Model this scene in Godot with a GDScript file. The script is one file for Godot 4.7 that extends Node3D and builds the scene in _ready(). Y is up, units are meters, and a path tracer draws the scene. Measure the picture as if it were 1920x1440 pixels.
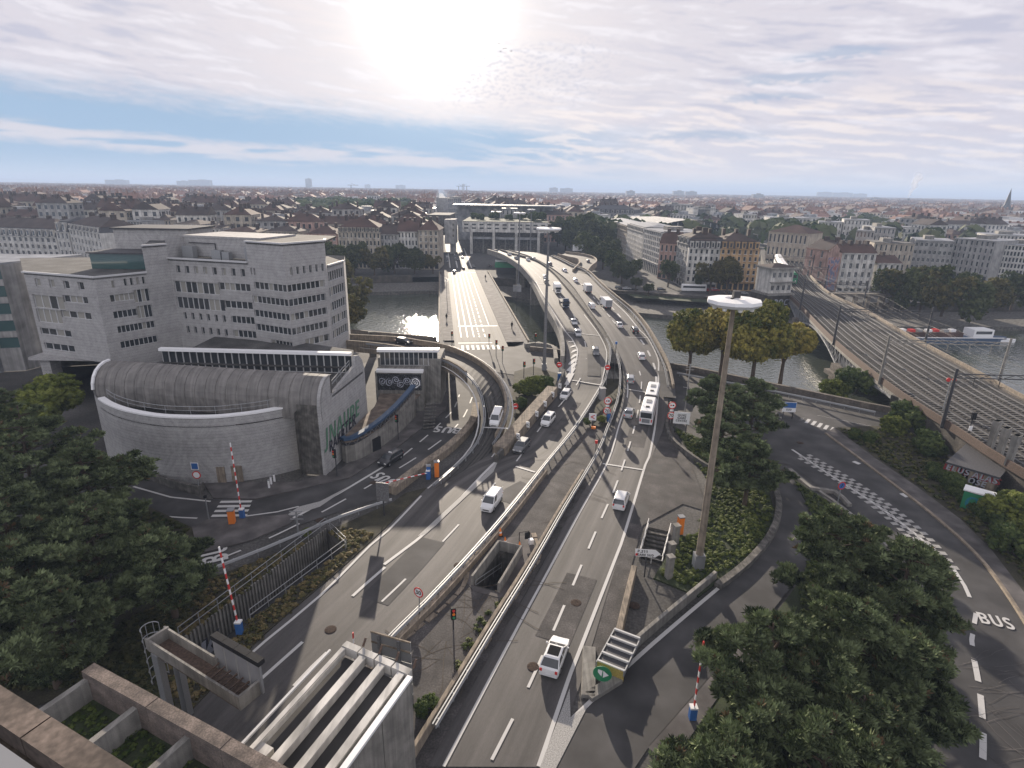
extends Node3D
var used := {}
var M := {}
var T := {}
var rng := RandomNumberGenerator.new()
class MB:
	var v := PackedVector3Array()
	var n := PackedVector3Array()
	var uv := PackedVector2Array()
	var c := PackedColorArray()
	var tint := Color(1,1,1)
	var use_c := false
	func tri(a: Vector3,b: Vector3,d: Vector3,ua := Vector2(),ub := Vector2(),ud := Vector2()) -> void:
		var nn := (b - a).cross(d - a).normalized()
		v.append(a); v.append(d); v.append(b)
		n.append(nn); n.append(nn); n.append(nn)
		uv.append(ua); uv.append(ud); uv.append(ub)
		if use_c:
			c.append(tint); c.append(tint); c.append(tint)
	func quad(a: Vector3,b: Vector3,d: Vector3,e: Vector3,ua := Vector2(0,0),ub := Vector2(1,0),ud := Vector2(1,1),ue := Vector2(0,1)) -> void:
		tri(a,b,d,ua,ub,ud)
		tri(a,d,e,ua,ud,ue)
	func ntri(a: Vector3,b: Vector3,d: Vector3,na: Vector3,nb: Vector3,nd: Vector3) -> void:
		v.append(a); v.append(d); v.append(b)
		n.append(na); n.append(nd); n.append(nb)
		uv.append(Vector2(a.x,a.z)); uv.append(Vector2(d.x,d.z)); uv.append(Vector2(b.x,b.z))
		if use_c:
			c.append(tint); c.append(tint); c.append(tint)
	func nquad(a: Vector3,b: Vector3,d: Vector3,e: Vector3,na: Vector3,nb: Vector3,nd: Vector3,ne: Vector3) -> void:
		ntri(a,b,d,na,nb,nd)
		ntri(a,d,e,na,nd,ne)
	func box(at: Vector3,s: Vector3,b := Basis()) -> void:
		var x := b.x * s.x * 0.5
		var y := b.y * s.y * 0.5
		var z := b.z * s.z * 0.5
		quad(at - x - y + z,at + x - y + z,at + x + y + z,at - x + y + z)
		quad(at + x - y - z,at - x - y - z,at - x + y - z,at + x + y - z)
		quad(at + x - y + z,at + x - y - z,at + x + y - z,at + x + y + z)
		quad(at - x - y - z,at - x - y + z,at - x + y + z,at - x + y - z)
		quad(at - x + y + z,at + x + y + z,at + x + y - z,at - x + y - z)
		quad(at - x - y - z,at + x - y - z,at + x - y + z,at - x - y + z)
	func bar(a: Vector3,b: Vector3,w: float,h: float) -> void:
		var d := b - a
		var l := d.length()
		if l < 0.0001:
			return
		var zz := d / l
		var up := Vector3.UP if absf(zz.y) < 0.95 else Vector3.RIGHT
		var xx := up.cross(zz).normalized()
		box((a + b) * 0.5,Vector3(w,h,l),Basis(xx,zz.cross(xx),zz))
	func tube(path: Array,r0: float,r1: float,k := 8,caps := true) -> void:
		var rings := []
		var cnt := path.size()
		for i in cnt:
			var p: Vector3 = path[i]
			var d: Vector3 = (path[mini(i + 1,cnt - 1)] - path[maxi(i - 1,0)]).normalized()
			var up := Vector3.UP if absf(d.y) < 0.9 else Vector3.RIGHT
			var xx := up.cross(d).normalized()
			var yy := d.cross(xx)
			var r := lerpf(r0,r1,float(i) / maxf(1.0,cnt - 1.0))
			var ring := []
			for j in k:
				var t := TAU * j / k
				var dir := xx * cos(t) + yy * sin(t)
				ring.append([p + dir * r,dir])
			rings.append(ring)
		for i in cnt - 1:
			for j in k:
				var a = rings[i][j]
				var b = rings[i][(j + 1) % k]
				var d = rings[i + 1][(j + 1) % k]
				var e = rings[i + 1][j]
				nquad(a[0],b[0],d[0],e[0],a[1],b[1],d[1],e[1])
		if caps:
			for i in [0,cnt - 1]:
				for j in range(1,k - 1):
					if i == 0:
						tri(rings[i][0][0],rings[i][j + 1][0],rings[i][j][0])
					else:
						tri(rings[i][0][0],rings[i][j][0],rings[i][j + 1][0])
	func lathe(at: Vector3,prof: Array,k := 12) -> void:
		for i in prof.size() - 1:
			for j in k:
				var t0 := TAU * j / k
				var t1 := TAU * (j + 1) / k
				var a := Vector3(cos(t0),0,-sin(t0))
				var b := Vector3(cos(t1),0,-sin(t1))
				var y0 := Vector3(0,prof[i][1],0)
				var y1 := Vector3(0,prof[i + 1][1],0)
				var ra: float = prof[i][0]
				var rb: float = prof[i + 1][0]
				if ra > 0.0:
					tri(at + a * ra + y0,at + b * ra + y0,at + b * rb + y1)
				if rb > 0.0:
					tri(at + a * ra + y0,at + b * rb + y1,at + a * rb + y1)
	func prism(poly: PackedVector2Array,y0: float,y1: float,bottom := false) -> void:
		var p := poly
		if Geometry2D.is_polygon_clockwise(p):
			p = p.duplicate()
			p.reverse()
		var idx := Geometry2D.triangulate_polygon(p)
		for i in range(0,idx.size(),3):
			var a := p[idx[i]]
			var b := p[idx[i + 1]]
			var d := p[idx[i + 2]]
			if (b - a).cross(d - a) > 0:
				var t := b
				b = d
				d = t
			tri(Vector3(a.x,y1,a.y),Vector3(b.x,y1,b.y),Vector3(d.x,y1,d.y),a,b,d)
			if bottom:
				tri(Vector3(a.x,y0,a.y),Vector3(d.x,y0,d.y),Vector3(b.x,y0,b.y))
		if y1 - y0 > 0.0005:
			for i in p.size():
				var a := p[i]
				var b := p[(i + 1) % p.size()]
				quad(Vector3(b.x,y0,b.y),Vector3(a.x,y0,a.y),Vector3(a.x,y1,a.y),Vector3(b.x,y1,b.y))
	func ribbon(l: Array,r: Array,us := 1.0,vs := 1.0) -> void:
		var run := 0.0
		for i in l.size() - 1:
			var a: Vector3 = l[i]
			var b: Vector3 = r[i]
			var d: Vector3 = r[i + 1]
			var e: Vector3 = l[i + 1]
			var step := ((d + e) - (a + b)).length() * 0.5
			var w0 := a.distance_to(b) * us
			var w1 := d.distance_to(e) * us
			quad(a,b,d,e,Vector2(0,run * vs),Vector2(w0,run * vs),Vector2(w1,(run + step) * vs),Vector2(0,(run + step) * vs))
			run += step
	func sweep(prof: Array,path: Array,closed := true,caps := true) -> void:
		var cnt := path.size()
		var rows := []
		for i in cnt:
			var d: Vector3 = path[mini(i + 1,cnt - 1)] - path[maxi(i - 1,0)]
			var side := Vector3(-d.z,0,d.x).normalized()
			var row := PackedVector3Array()
			for q in prof:
				row.append(path[i] + side * q.x + Vector3(0,q.y,0))
			rows.append(row)
		var m := prof.size()
		for i in cnt - 1:
			for j in (m if closed else m - 1):
				var k := (j + 1) % m
				quad(rows[i][j],rows[i + 1][j],rows[i + 1][k],rows[i][k])
		if caps and closed:
			var pl := PackedVector2Array(prof)
			var idx := Geometry2D.triangulate_polygon(pl)
			for i in range(0,idx.size(),3):
				tri(rows[0][idx[i]],rows[0][idx[i + 1]],rows[0][idx[i + 2]])
				tri(rows[cnt - 1][idx[i]],rows[cnt - 1][idx[i + 2]],rows[cnt - 1][idx[i + 1]])
	func wall(o: Vector3,u: Vector3,w: float,h: float,holes: Array,depth: float) -> void:
		var out := u.cross(Vector3.UP)
		var xs := [0.0,w]
		var ys := [0.0,h]
		for q in holes:
			for k in 2:
				if not xs.has(q[k]):
					xs.append(q[k])
				if not ys.has(q[k + 2]):
					ys.append(q[k + 2])
		xs.sort()
		ys.sort()
		for j in ys.size() - 1:
			var run := -1
			for i in xs.size():
				var solid := false
				if i < xs.size() - 1:
					solid = true
					var cx: float = (xs[i] + xs[i + 1]) * 0.5
					var cy: float = (ys[j] + ys[j + 1]) * 0.5
					for q in holes:
						if cx > q[0] and cx < q[1] and cy > q[2] and cy < q[3]:
							solid = false
							break
				if solid and run < 0:
					run = i
				elif not solid and run >= 0:
					quad(o + u * xs[run] + Vector3(0,ys[j],0),o + u * xs[i] + Vector3(0,ys[j],0),o + u * xs[i] + Vector3(0,ys[j + 1],0),o + u * xs[run] + Vector3(0,ys[j + 1],0))
					run = -1
		for q in holes:
			var a: Vector3 = o + u * q[0] + Vector3(0,q[2],0)
			var b: Vector3 = o + u * q[1] + Vector3(0,q[2],0)
			var d: Vector3 = o + u * q[1] + Vector3(0,q[3],0)
			var e: Vector3 = o + u * q[0] + Vector3(0,q[3],0)
			var i := -out * depth
			quad(a,b,b + i,a + i)
			quad(b,d,d + i,b + i)
			quad(d,e,e + i,d + i)
			quad(e,a,a + i,e + i)
	func append(o: MB,t: Transform3D) -> void:
		for i in o.v.size():
			v.append(t * o.v[i])
			n.append((t.basis * o.n[i]).normalized())
			uv.append(o.uv[i])
			if use_c:
				c.append(tint)
	func mesh() -> ArrayMesh:
		var a := []
		a.resize(Mesh.ARRAY_MAX)
		a[Mesh.ARRAY_VERTEX] = v
		a[Mesh.ARRAY_NORMAL] = n
		a[Mesh.ARRAY_TEX_UV] = uv
		if use_c:
			a[Mesh.ARRAY_COLOR] = c
		var m := ArrayMesh.new()
		if v.size():
			m.add_surface_from_arrays(Mesh.PRIMITIVE_TRIANGLES,a)
		return m
func V(x: float,y: float,z: float) -> Vector3:
	return Vector3(x,y,z)
func numbered(s: String) -> String:
	if not used.has(s):
		used[s] = 0
		return s
	used[s] += 1
	return "%s_%03d" % [s,used[s]]
func tag(o: Node,label: String,category := "",group := "",kind := "") -> Node:
	if label:
		o.set_meta("label",label)
	if category:
		o.set_meta("category",category)
	if group:
		o.set_meta("group",group)
	if kind:
		o.set_meta("kind",kind)
	return o
func thing(called: String,label: String,category: String,at := Vector3.ZERO,turn := 0.0,group := "") -> Node3D:
	var o := Node3D.new()
	o.name = numbered(called)
	add_child(o)
	o.position = at
	o.rotation.y = turn
	tag(o,label,category,group)
	return o
func part(called: String,mesh,m: Material,parent: Node = null) -> MeshInstance3D:
	var o := MeshInstance3D.new()
	var me: Mesh = mesh.mesh() if mesh is MB else mesh
	o.mesh = me
	o.material_override = m
	if parent == null:
		o.name = numbered(called)
		add_child(o)
	else:
		o.name = called
		parent.add_child(o,true)
	return o
func one(called: String,label: String,category: String,mesh,m: Material,at := Vector3.ZERO,turn := 0.0,group := "") -> MeshInstance3D:
	var o := part(called,mesh,m)
	o.position = at
	o.rotation.y = turn
	tag(o,label,category,group)
	return o
func struct(called: String,mesh,m: Material,label := "") -> MeshInstance3D:
	var o := part(called,mesh,m)
	tag(o,label,"","","structure")
	return o
func stuff(o: Node) -> Node:
	o.set_meta("kind","stuff")
	return o
func dup(o: Node3D,at: Vector3,turn: float,label := "",group := "") -> Node3D:
	var c: Node3D = o.duplicate()
	var s := String(o.name)
	var rx := RegEx.create_from_string("_\\d{3}$")
	c.name = numbered(rx.sub(s,""))
	add_child(c)
	c.position = at
	c.rotation.y = turn
	if label:
		c.set_meta("label",label)
	if group:
		c.set_meta("group",group)
	return c
func paint(o: Node,part_names: Array,m: Material) -> void:
	for ch in o.get_children():
		for p in part_names:
			if String(ch.name).begins_with(p) and ch is MeshInstance3D:
				ch.material_override = m
func multi(called: String,me: Mesh,m: Material,xf: Array,cols: Array,parent: Node = null) -> MultiMeshInstance3D:
	var mm := MultiMesh.new()
	mm.transform_format = MultiMesh.TRANSFORM_3D
	mm.use_colors = cols.size() > 0
	mm.mesh = me
	mm.instance_count = xf.size()
	for i in xf.size():
		mm.set_instance_transform(i,xf[i])
		if cols.size():
			mm.set_instance_color(i,cols[i])
	var o := MultiMeshInstance3D.new()
	o.multimesh = mm
	o.material_override = m
	if parent:
		o.name = called
		parent.add_child(o,true)
	else:
		o.name = numbered(called)
		add_child(o)
	o.set_meta("kind","stuff")
	return o
func lin(r: float,g: float,b: float) -> Color:
	return Color(r,g,b).linear_to_srgb()
func smooth(pts: Array,step := 3.0) -> Array:
	var out := []
	var n := pts.size()
	for i in n - 1:
		var p0: Vector3 = pts[maxi(i - 1,0)]
		var p1: Vector3 = pts[i]
		var p2: Vector3 = pts[i + 1]
		var p3: Vector3 = pts[mini(i + 2,n - 1)]
		var k := maxi(1,int(ceil(p1.distance_to(p2) / step)))
		for j in k:
			out.append(p1.cubic_interpolate(p2,p0,p3,float(j) / k))
	out.append(pts[n - 1])
	return out
func resample(path: Array,count: int) -> Array:
	var acc := [0.0]
	for i in range(1,path.size()):
		acc.append(acc[i - 1] + path[i - 1].distance_to(path[i]))
	var out := []
	var k := 0
	for i in count:
		var s: float = acc[-1] * i / (count - 1.0)
		while k < path.size() - 2 and acc[k + 1] < s:
			k += 1
		var t: float = clampf((s - acc[k]) / maxf(1e-6,acc[k + 1] - acc[k]),0.0,1.0)
		out.append(path[k].lerp(path[k + 1],t))
	return out
func shift(path: Array,side: float,up := 0.0) -> Array:
	var out := []
	var n := path.size()
	for i in n:
		var d: Vector3 = path[mini(i + 1,n - 1)] - path[maxi(i - 1,0)]
		out.append(path[i] + Vector3(-d.z,0,d.x).normalized() * side + Vector3(0,up,0))
	return out
func length_of(path: Array) -> float:
	var s := 0.0
	for i in path.size() - 1:
		s += path[i].distance_to(path[i + 1])
	return s
func cut(path: Array,s0: float,s1: float) -> Array:
	var out := []
	var s := 0.0
	for i in path.size() - 1:
		var a: Vector3 = path[i]
		var b: Vector3 = path[i + 1]
		var l := a.distance_to(b)
		if s + l >= s0 and s <= s1 and l > 0.0:
			var t0 := clampf((s0 - s) / l,0.0,1.0)
			var t1 := clampf((s1 - s) / l,0.0,1.0)
			if out.is_empty():
				out.append(a.lerp(b,t0))
			if t1 > t0:
				out.append(a.lerp(b,t1))
		s += l
	return out
func cutz(path: Array,z0: float,z1: float) -> Array:
	var out := []
	for p in path:
		if -p.z >= z0 and -p.z <= z1:
			out.append(p)
	return out
func dashes(mb: MB,path: Array,w: float,on: float,off: float,start := 0.0) -> void:
	var total := length_of(path)
	var s := start
	while s < total:
		var c := cut(path,s,minf(s + on,total))
		if c.size() > 1:
			mb.ribbon(shift(c,-w * 0.5),shift(c,w * 0.5))
		s += on + off
func line(mb: MB,path: Array,w: float) -> void:
	mb.ribbon(shift(path,-w * 0.5),shift(path,w * 0.5))
func flat(pts: Array) -> PackedVector2Array:
	var o := PackedVector2Array()
	for p in pts:
		o.append(Vector2(p.x,p.z))
	return o
func heading(d: Vector3) -> float:
	return atan2(d.x,d.z)
func img_tex(im: Image) -> ImageTexture:
	return ImageTexture.create_from_image(im)
func noise(seed_: int,freq: float,oct := 4,kind := FastNoiseLite.TYPE_SIMPLEX_SMOOTH) -> FastNoiseLite:
	var n := FastNoiseLite.new()
	n.seed = seed_
	n.frequency = freq
	n.noise_type = kind
	n.fractal_octaves = oct
	return n
func noise_tex(seed_: int,freq: float,oct: int,lo: float,hi: float,size := 512,kind := FastNoiseLite.TYPE_SIMPLEX_SMOOTH,normal := false) -> NoiseTexture2D:
	var t := NoiseTexture2D.new()
	t.width = size
	t.height = size
	t.seamless = true
	t.noise = noise(seed_,freq,oct,kind)
	if normal:
		t.as_normal_map = true
		t.bump_strength = hi
	else:
		var g := Gradient.new()
		g.set_color(0,Color(lo,lo,lo))
		g.set_color(1,Color(hi,hi,hi))
		t.color_ramp = g
	return t
func mat(name_: String,col: Color,rough := 0.85,tex: Texture2D = null,scale := 0.2,detail: Texture2D = null,dscale := 1.0) -> StandardMaterial3D:
	var m := StandardMaterial3D.new()
	m.resource_name = name_
	m.albedo_color = lin(col.r,col.g,col.b)
	m.roughness = rough
	if tex:
		m.albedo_texture = tex
		m.uv1_triplanar = true
		m.uv1_world_triplanar = true
		m.uv1_scale = Vector3.ONE * scale
	if detail:
		m.detail_enabled = true
		m.detail_blend_mode = BaseMaterial3D.BLEND_MODE_MUL
		m.detail_albedo = detail
		m.detail_uv_layer = BaseMaterial3D.DETAIL_UV_2
		m.uv2_triplanar = true
		m.uv2_world_triplanar = true
		m.uv2_scale = Vector3.ONE * dscale
	M[name_] = m
	return m
var sky_n := []
func sky_color(ad: float,ed: float,d: Vector3,sd: Vector3) -> Color:
	var n1: FastNoiseLite = sky_n[0]
	var n2: FastNoiseLite = sky_n[1]
	var n3: FastNoiseLite = sky_n[2]
	var ang := rad_to_deg(acos(clampf(d.dot(sd),-1.0,1.0)))
	var blue := Color(0.27,0.40,0.56).lerp(Color(0.15,0.22,0.34),clampf(ed / 60.0,0.0,1.0))
	var wx := ad + 2.5 * n1.get_noise_2d(ad * 0.03,ed * 0.08)
	var wy := ed + 0.10 * ad + 0.5 * n1.get_noise_2d(ad * 0.05 + 50.0,ed * 0.15)
	var s1 := n1.get_noise_2d(wx * 0.055,wy * 0.33)
	var s2 := n2.get_noise_2d(wx * 0.11,wy * 0.95)
	var s3 := n3.get_noise_2d(wx * 0.6,wy * 2.6)
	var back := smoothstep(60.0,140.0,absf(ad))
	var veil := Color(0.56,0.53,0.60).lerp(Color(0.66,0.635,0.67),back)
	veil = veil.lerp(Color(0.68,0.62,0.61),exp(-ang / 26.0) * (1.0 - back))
	var edge := 5.3 + 0.6 * s1 + 0.5 * s3 - 0.045 * ad
	var cover := smoothstep(edge - 1.3,edge + 1.2,ed)
	if ad > 0.0:
		cover = maxf(cover,smoothstep(-2.0,16.0,ad) * 0.92)
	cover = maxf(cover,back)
	var c := blue.lerp(veil,clampf(cover * (0.92 + 0.15 * s2),0.0,1.0))
	var far := smoothstep(10.0,26.0,ang)
	c = c.lerp(Color(0.38,0.40,0.51),smoothstep(0.02,0.5,s2 + 0.3 * s1 + 0.15 * s3) * cover * far * 0.62 * smoothstep(3.0,7.0,ed))
	c = c.lerp(Color(0.78,0.74,0.77),smoothstep(0.0,0.5,-s2 - 0.05 + 0.25 * s3) * cover * 0.5)
	var flock := smoothstep(11.0,4.0,absf(ad - 1.0)) * smoothstep(3.4,1.4,absf(ed - 9.4 - 0.05 * ad))
	var m := n3.get_noise_2d(ad * 1.25 + 3.0 * s1,ed * 2.9)
	c = c.lerp(Color(0.50,0.50,0.58),flock * smoothstep(0.04,0.36,m) * 0.6)
	var low := smoothstep(1.1,0.2,absf(ed - 2.0 + 0.035 * ad - 0.5 * n1.get_noise_2d(ad * 0.06,2.0) - 0.25 * s3)) * smoothstep(-0.3,0.2,n1.get_noise_2d(ad * 0.10 + 7.0,ed * 1.1) + 0.1)
	c = c.lerp(Color(0.70,0.62,0.62),low * 0.7 * (1.0 - back))
	var low2 := smoothstep(0.0,0.45,n2.get_noise_2d(wx * 0.13 - 40.0,wy * 1.5) + 0.08 + 0.2 * s3) * smoothstep(1.3,2.6,ed) * smoothstep(10.0,6.0,ed) * smoothstep(-8.0,6.0,ad) * (1.0 - back)
	c = c.lerp(Color(0.76,0.68,0.65),low2 * 0.75)
	for q in [[16.8,4.7,6.5,0.55],[21.5,7.5,4.5,0.45],[23.0,8.9,6.0,0.5],[26.0,10.4,5.0,0.45]]:
		var rr := Vector2((ad - q[0]) / q[2],(ed - q[1] - 0.35 * s2 - 0.25 * s3) / q[3]).length()
		c = c.lerp(Color(0.30,0.38,0.51),smoothstep(1.1,0.3,rr + 0.3 * s3) * 0.62)
	var glow := exp(-ang * ang / 20.0) * 0.9 + exp(-ang / 9.0) * 0.28
	c += Color(1.0,0.94,0.80) * glow * (1.0 - 0.5 * flock * smoothstep(0.05,0.35,m)) * smoothstep(-1.0,6.0,ed)
	c = c.lerp(Color(0.58,0.66,0.72),exp(-maxf(ed,0.0) / 1.0) * (0.85 - 0.3 * back))
	return c * lerpf(1.0,0.6,smoothstep(22.0,60.0,ed)) * lerpf(0.70,1.0,back)  # unseen sky behind kept bright and zenith dimmed, shaped for the fill light
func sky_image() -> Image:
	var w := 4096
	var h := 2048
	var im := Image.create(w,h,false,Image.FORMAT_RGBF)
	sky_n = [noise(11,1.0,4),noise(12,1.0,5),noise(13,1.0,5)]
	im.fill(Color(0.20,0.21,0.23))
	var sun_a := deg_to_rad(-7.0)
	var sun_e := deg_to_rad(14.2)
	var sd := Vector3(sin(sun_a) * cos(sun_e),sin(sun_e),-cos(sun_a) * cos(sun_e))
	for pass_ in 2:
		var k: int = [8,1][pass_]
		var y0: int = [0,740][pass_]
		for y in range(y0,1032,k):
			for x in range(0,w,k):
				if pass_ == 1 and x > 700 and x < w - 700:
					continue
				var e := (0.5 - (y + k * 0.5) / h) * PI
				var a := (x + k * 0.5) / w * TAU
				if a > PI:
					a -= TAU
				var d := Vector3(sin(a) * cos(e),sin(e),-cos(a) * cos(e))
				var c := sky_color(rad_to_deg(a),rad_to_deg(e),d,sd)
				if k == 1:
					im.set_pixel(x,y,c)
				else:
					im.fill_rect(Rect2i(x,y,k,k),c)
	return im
func make_world() -> void:
	var cam := Camera3D.new()
	cam.name = "camera"
	add_child(cam)
	cam.position = Vector3(0,31,0)
	cam.rotation = Vector3(deg_to_rad(-18.45),0,deg_to_rad(0.95))
	cam.fov = 66.7
	cam.near = 0.2
	cam.far = 30000
	cam.current = true
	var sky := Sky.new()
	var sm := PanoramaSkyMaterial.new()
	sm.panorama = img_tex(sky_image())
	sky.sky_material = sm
	var env := Environment.new()
	env.background_mode = Environment.BG_SKY
	env.sky = sky
	env.background_energy_multiplier = 1.0
	env.tonemap_mode = Environment.TONE_MAPPER_LINEAR
	env.tonemap_exposure = 1.85
	env.sdfgi_enabled = true
	env.ssao_enabled = true
	env.ssil_enabled = true
	env.fog_enabled = true
	env.fog_density = 0.00030
	env.fog_light_color = Color(0.72,0.80,0.92)
	var we := WorldEnvironment.new()
	we.name = "world_environment"
	we.environment = env
	add_child(we)
	var sun := DirectionalLight3D.new()
	sun.name = "sun"
	add_child(sun)
	sun.rotation = Vector3(deg_to_rad(-14.2),deg_to_rad(180.0 + 7.0),0)
	sun.light_energy = 1.6
	sun.light_color = Color(1.0,0.94,0.86)
	sun.light_angular_distance = 0.5
	sun.shadow_enabled = true
func road_image(seed_: int,lanes: float,dark: float) -> Image:
	var w := 512
	var h := 512
	var im := Image.create(w,h,false,Image.FORMAT_RGB8)
	var a := noise(seed_,1.0,3)
	var b := noise(seed_ + 1,1.0,4)
	var g := noise(seed_ + 2,0.9,2)
	for y in h:
		var t := TAU * y / h
		for x in w:
			var u := float(x) / w
			var su := TAU * u
			var lane := fposmod(u * lanes,1.0)
			var track := exp(-pow((lane - 0.27) / 0.10,2.0)) + exp(-pow((lane - 0.73) / 0.10,2.0))
			var oil := exp(-pow((lane - 0.5) / 0.13,2.0))
			var s := a.get_noise_3d(cos(su) * 3.2 + 5.0,sin(su) * 3.2,cos(t) * 0.35 + sin(t) * 0.3)
			var p := b.get_noise_3d(cos(su) * 1.2 + cos(t) * 2.0,sin(su) * 1.2 + sin(t) * 2.0,cos(t) * 1.5)
			var q := g.get_noise_2d(x * 1.7,y * 1.7)
			var k := 0.80 + 0.10 * track - dark * oil + 0.20 * s + 0.10 * p + 0.10 * q
			k = clampf(k,0.25,1.0)
			im.set_pixel(x,y,Color(k,k * 0.985,k * 0.97))
	return im
func concrete_image(seed_: int) -> Image:
	var w := 512
	var h := 512
	var im := Image.create(w,h,false,Image.FORMAT_RGB8)
	var a := noise(seed_,1.0,4)
	var b := noise(seed_ + 1,1.0,5)
	for y in h:
		var t := TAU * y / h
		for x in w:
			var su := TAU * x / w
			var s := a.get_noise_3d(cos(su) * 9.0,sin(su) * 9.0,cos(t) * 0.5)
			var p := b.get_noise_3d(cos(su) * 2.2 + cos(t) * 2.2,sin(su) * 2.2,sin(t) * 2.2)
			var k := clampf(0.84 + 0.22 * s + 0.22 * p,0.3,1.0)
			im.set_pixel(x,y,Color(k,k,k * 0.985))
	return im
func board_image(seed_: int,boards: int) -> Image:
	var w := 256
	var h := 512
	var im := Image.create(w,h,false,Image.FORMAT_RGB8)
	var a := noise(seed_,1.0,4)
	for y in h:
		var t := TAU * y / h
		var f := fposmod(float(y) * boards / h,1.0)
		var tone := 0.025 * sin(float(int(float(y) * boards / h)) * 12.9898)
		for x in w:
			var su := TAU * x / w
			var p := a.get_noise_3d(cos(su) * 2.0 + cos(t) * 1.5,sin(su) * 2.0,sin(t) * 1.5)
			var k := 0.92 + tone + 0.12 * p - (0.11 if f < 0.10 else 0.0)
			im.set_pixel(x,y,Color(k,k,k))
	return im
func make_materials() -> void:
	T.grain = noise_tex(1,0.03,5,0.62,1.0)
	T.fine = noise_tex(2,0.12,4,0.70,1.0)
	T.blotch = noise_tex(3,0.008,5,0.55,1.0)
	T.cell = noise_tex(4,0.03,3,0.55,1.0,512,FastNoiseLite.TYPE_CELLULAR)
	T.wave = noise_tex(5,0.02,5,0.0,1.0)
	T.road = img_tex(road_image(21,4.0,0.10))
	T.road2 = img_tex(road_image(31,2.0,0.26))
	T.stain = img_tex(concrete_image(41))
	T.board = img_tex(board_image(51,24))
	for q in [["road",T.road,1.0 / 14.0],["road_dark",T.road2,1.0 / 7.0]]:
		var m := StandardMaterial3D.new()
		m.resource_name = q[0]
		m.albedo_color = lin(0.15,0.143,0.143) if q[0] == "road" else lin(0.125,0.12,0.115)
		m.albedo_texture = q[1]
		m.roughness = 0.74 if q[0] == "road" else 0.8
		m.uv1_scale = Vector3(q[2],1.0 / 64.0,1)
		m.detail_enabled = true
		m.detail_blend_mode = BaseMaterial3D.BLEND_MODE_MUL
		m.detail_albedo = T.fine
		m.detail_uv_layer = BaseMaterial3D.DETAIL_UV_2
		m.uv2_triplanar = true
		m.uv2_world_triplanar = true
		m.uv2_scale = Vector3.ONE * 0.4
		M[q[0]] = m
	mat("asphalt",Color(0.12,0.115,0.115),0.85,T.blotch,0.05,T.fine,0.5)
	mat("asphalt_old",Color(0.16,0.145,0.14),0.9,T.blotch,0.09,T.grain,0.35)
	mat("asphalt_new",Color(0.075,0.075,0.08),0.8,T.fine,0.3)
	mat("pavement",Color(0.22,0.20,0.195),0.9,T.blotch,0.08,T.fine,0.5)
	mat("ground",Color(0.19,0.18,0.17),0.95,T.blotch,0.02,T.grain,0.2)
	mat("city_ground",Color(0.17,0.165,0.16),0.95,T.blotch,0.004,T.grain,0.03)
	mat("paint",Color(0.72,0.71,0.69),0.7,T.fine,0.6)
	mat("paint_worn",Color(0.50,0.49,0.47),0.75,T.grain,0.7)
	mat("paint_yellow",Color(0.62,0.45,0.12),0.75,T.grain,0.7)
	mat("concrete",Color(0.42,0.40,0.375),0.9,T.stain,0.06,T.fine,0.4)
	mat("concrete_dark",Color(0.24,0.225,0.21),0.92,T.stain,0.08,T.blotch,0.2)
	mat("concrete_tan",Color(0.46,0.38,0.30),0.9,T.stain,0.08,T.fine,0.4)
	mat("board",Color(0.58,0.57,0.56),0.85,T.board,0.115,T.fine,0.15)
	mat("panel",Color(0.60,0.585,0.575),0.8,T.board,0.10,T.fine,0.12)
	mat("white_metal",Color(0.72,0.72,0.72),0.5,T.fine,0.5)
	mat("vault",Color(0.34,0.32,0.31),0.7,T.stain,0.05,T.fine,0.3)
	mat("roof_gravel",Color(0.20,0.195,0.19),0.95,T.grain,0.2,T.blotch,0.05)
	mat("terrace",Color(0.40,0.31,0.24),0.9,T.blotch,0.12,T.fine,0.6)
	mat("steel",Color(0.30,0.30,0.31),0.55,T.grain,0.3).metallic = 0.4
	mat("galvanised",Color(0.45,0.46,0.47),0.5,T.fine,0.4).metallic = 0.5
	mat("dark_metal",Color(0.035,0.035,0.04),0.5)
	mat("blue_metal",Color(0.05,0.10,0.19),0.5,T.fine,0.4)
	mat("rust",Color(0.15,0.10,0.075),0.9,T.grain,0.3)
	mat("stone",Color(0.36,0.31,0.26),0.9,T.cell,0.25,T.blotch,0.1)
	mat("stone_dark",Color(0.20,0.175,0.15),0.95,T.cell,0.3,T.blotch,0.1)
	mat("brick_ledge",Color(0.34,0.27,0.23),0.9,T.grain,0.5,T.blotch,0.2)
	mat("ballast",Color(0.10,0.09,0.085),0.95,T.grain,0.6,T.blotch,0.08)
	mat("grass",Color(0.07,0.10,0.03),0.95,T.grain,0.4,T.blotch,0.1)
	mat("scrub",Color(0.10,0.09,0.05),0.95,T.grain,0.4,T.blotch,0.1)
	mat("soil",Color(0.10,0.08,0.06),0.95,T.grain,0.5)
	mat("tile",Color(0.21,0.115,0.09),0.9,T.grain,0.25,T.blotch,0.03)
	mat("tile_brown",Color(0.155,0.11,0.095),0.9,T.grain,0.25,T.blotch,0.03)
	mat("slate",Color(0.085,0.085,0.095),0.7,T.grain,0.3)
	mat("zinc",Color(0.40,0.41,0.43),0.45,T.blotch,0.05)
	mat("stucco",Color(0.50,0.44,0.37),0.9,T.stain,0.03)
	mat("stucco_white",Color(0.66,0.64,0.62),0.9,T.stain,0.03)
	mat("stucco_pink",Color(0.55,0.36,0.31),0.9,T.stain,0.03)
	mat("stucco_ochre",Color(0.56,0.37,0.20),0.9,T.stain,0.03)
	mat("stucco_grey",Color(0.40,0.39,0.39),0.9,T.stain,0.03)
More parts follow.
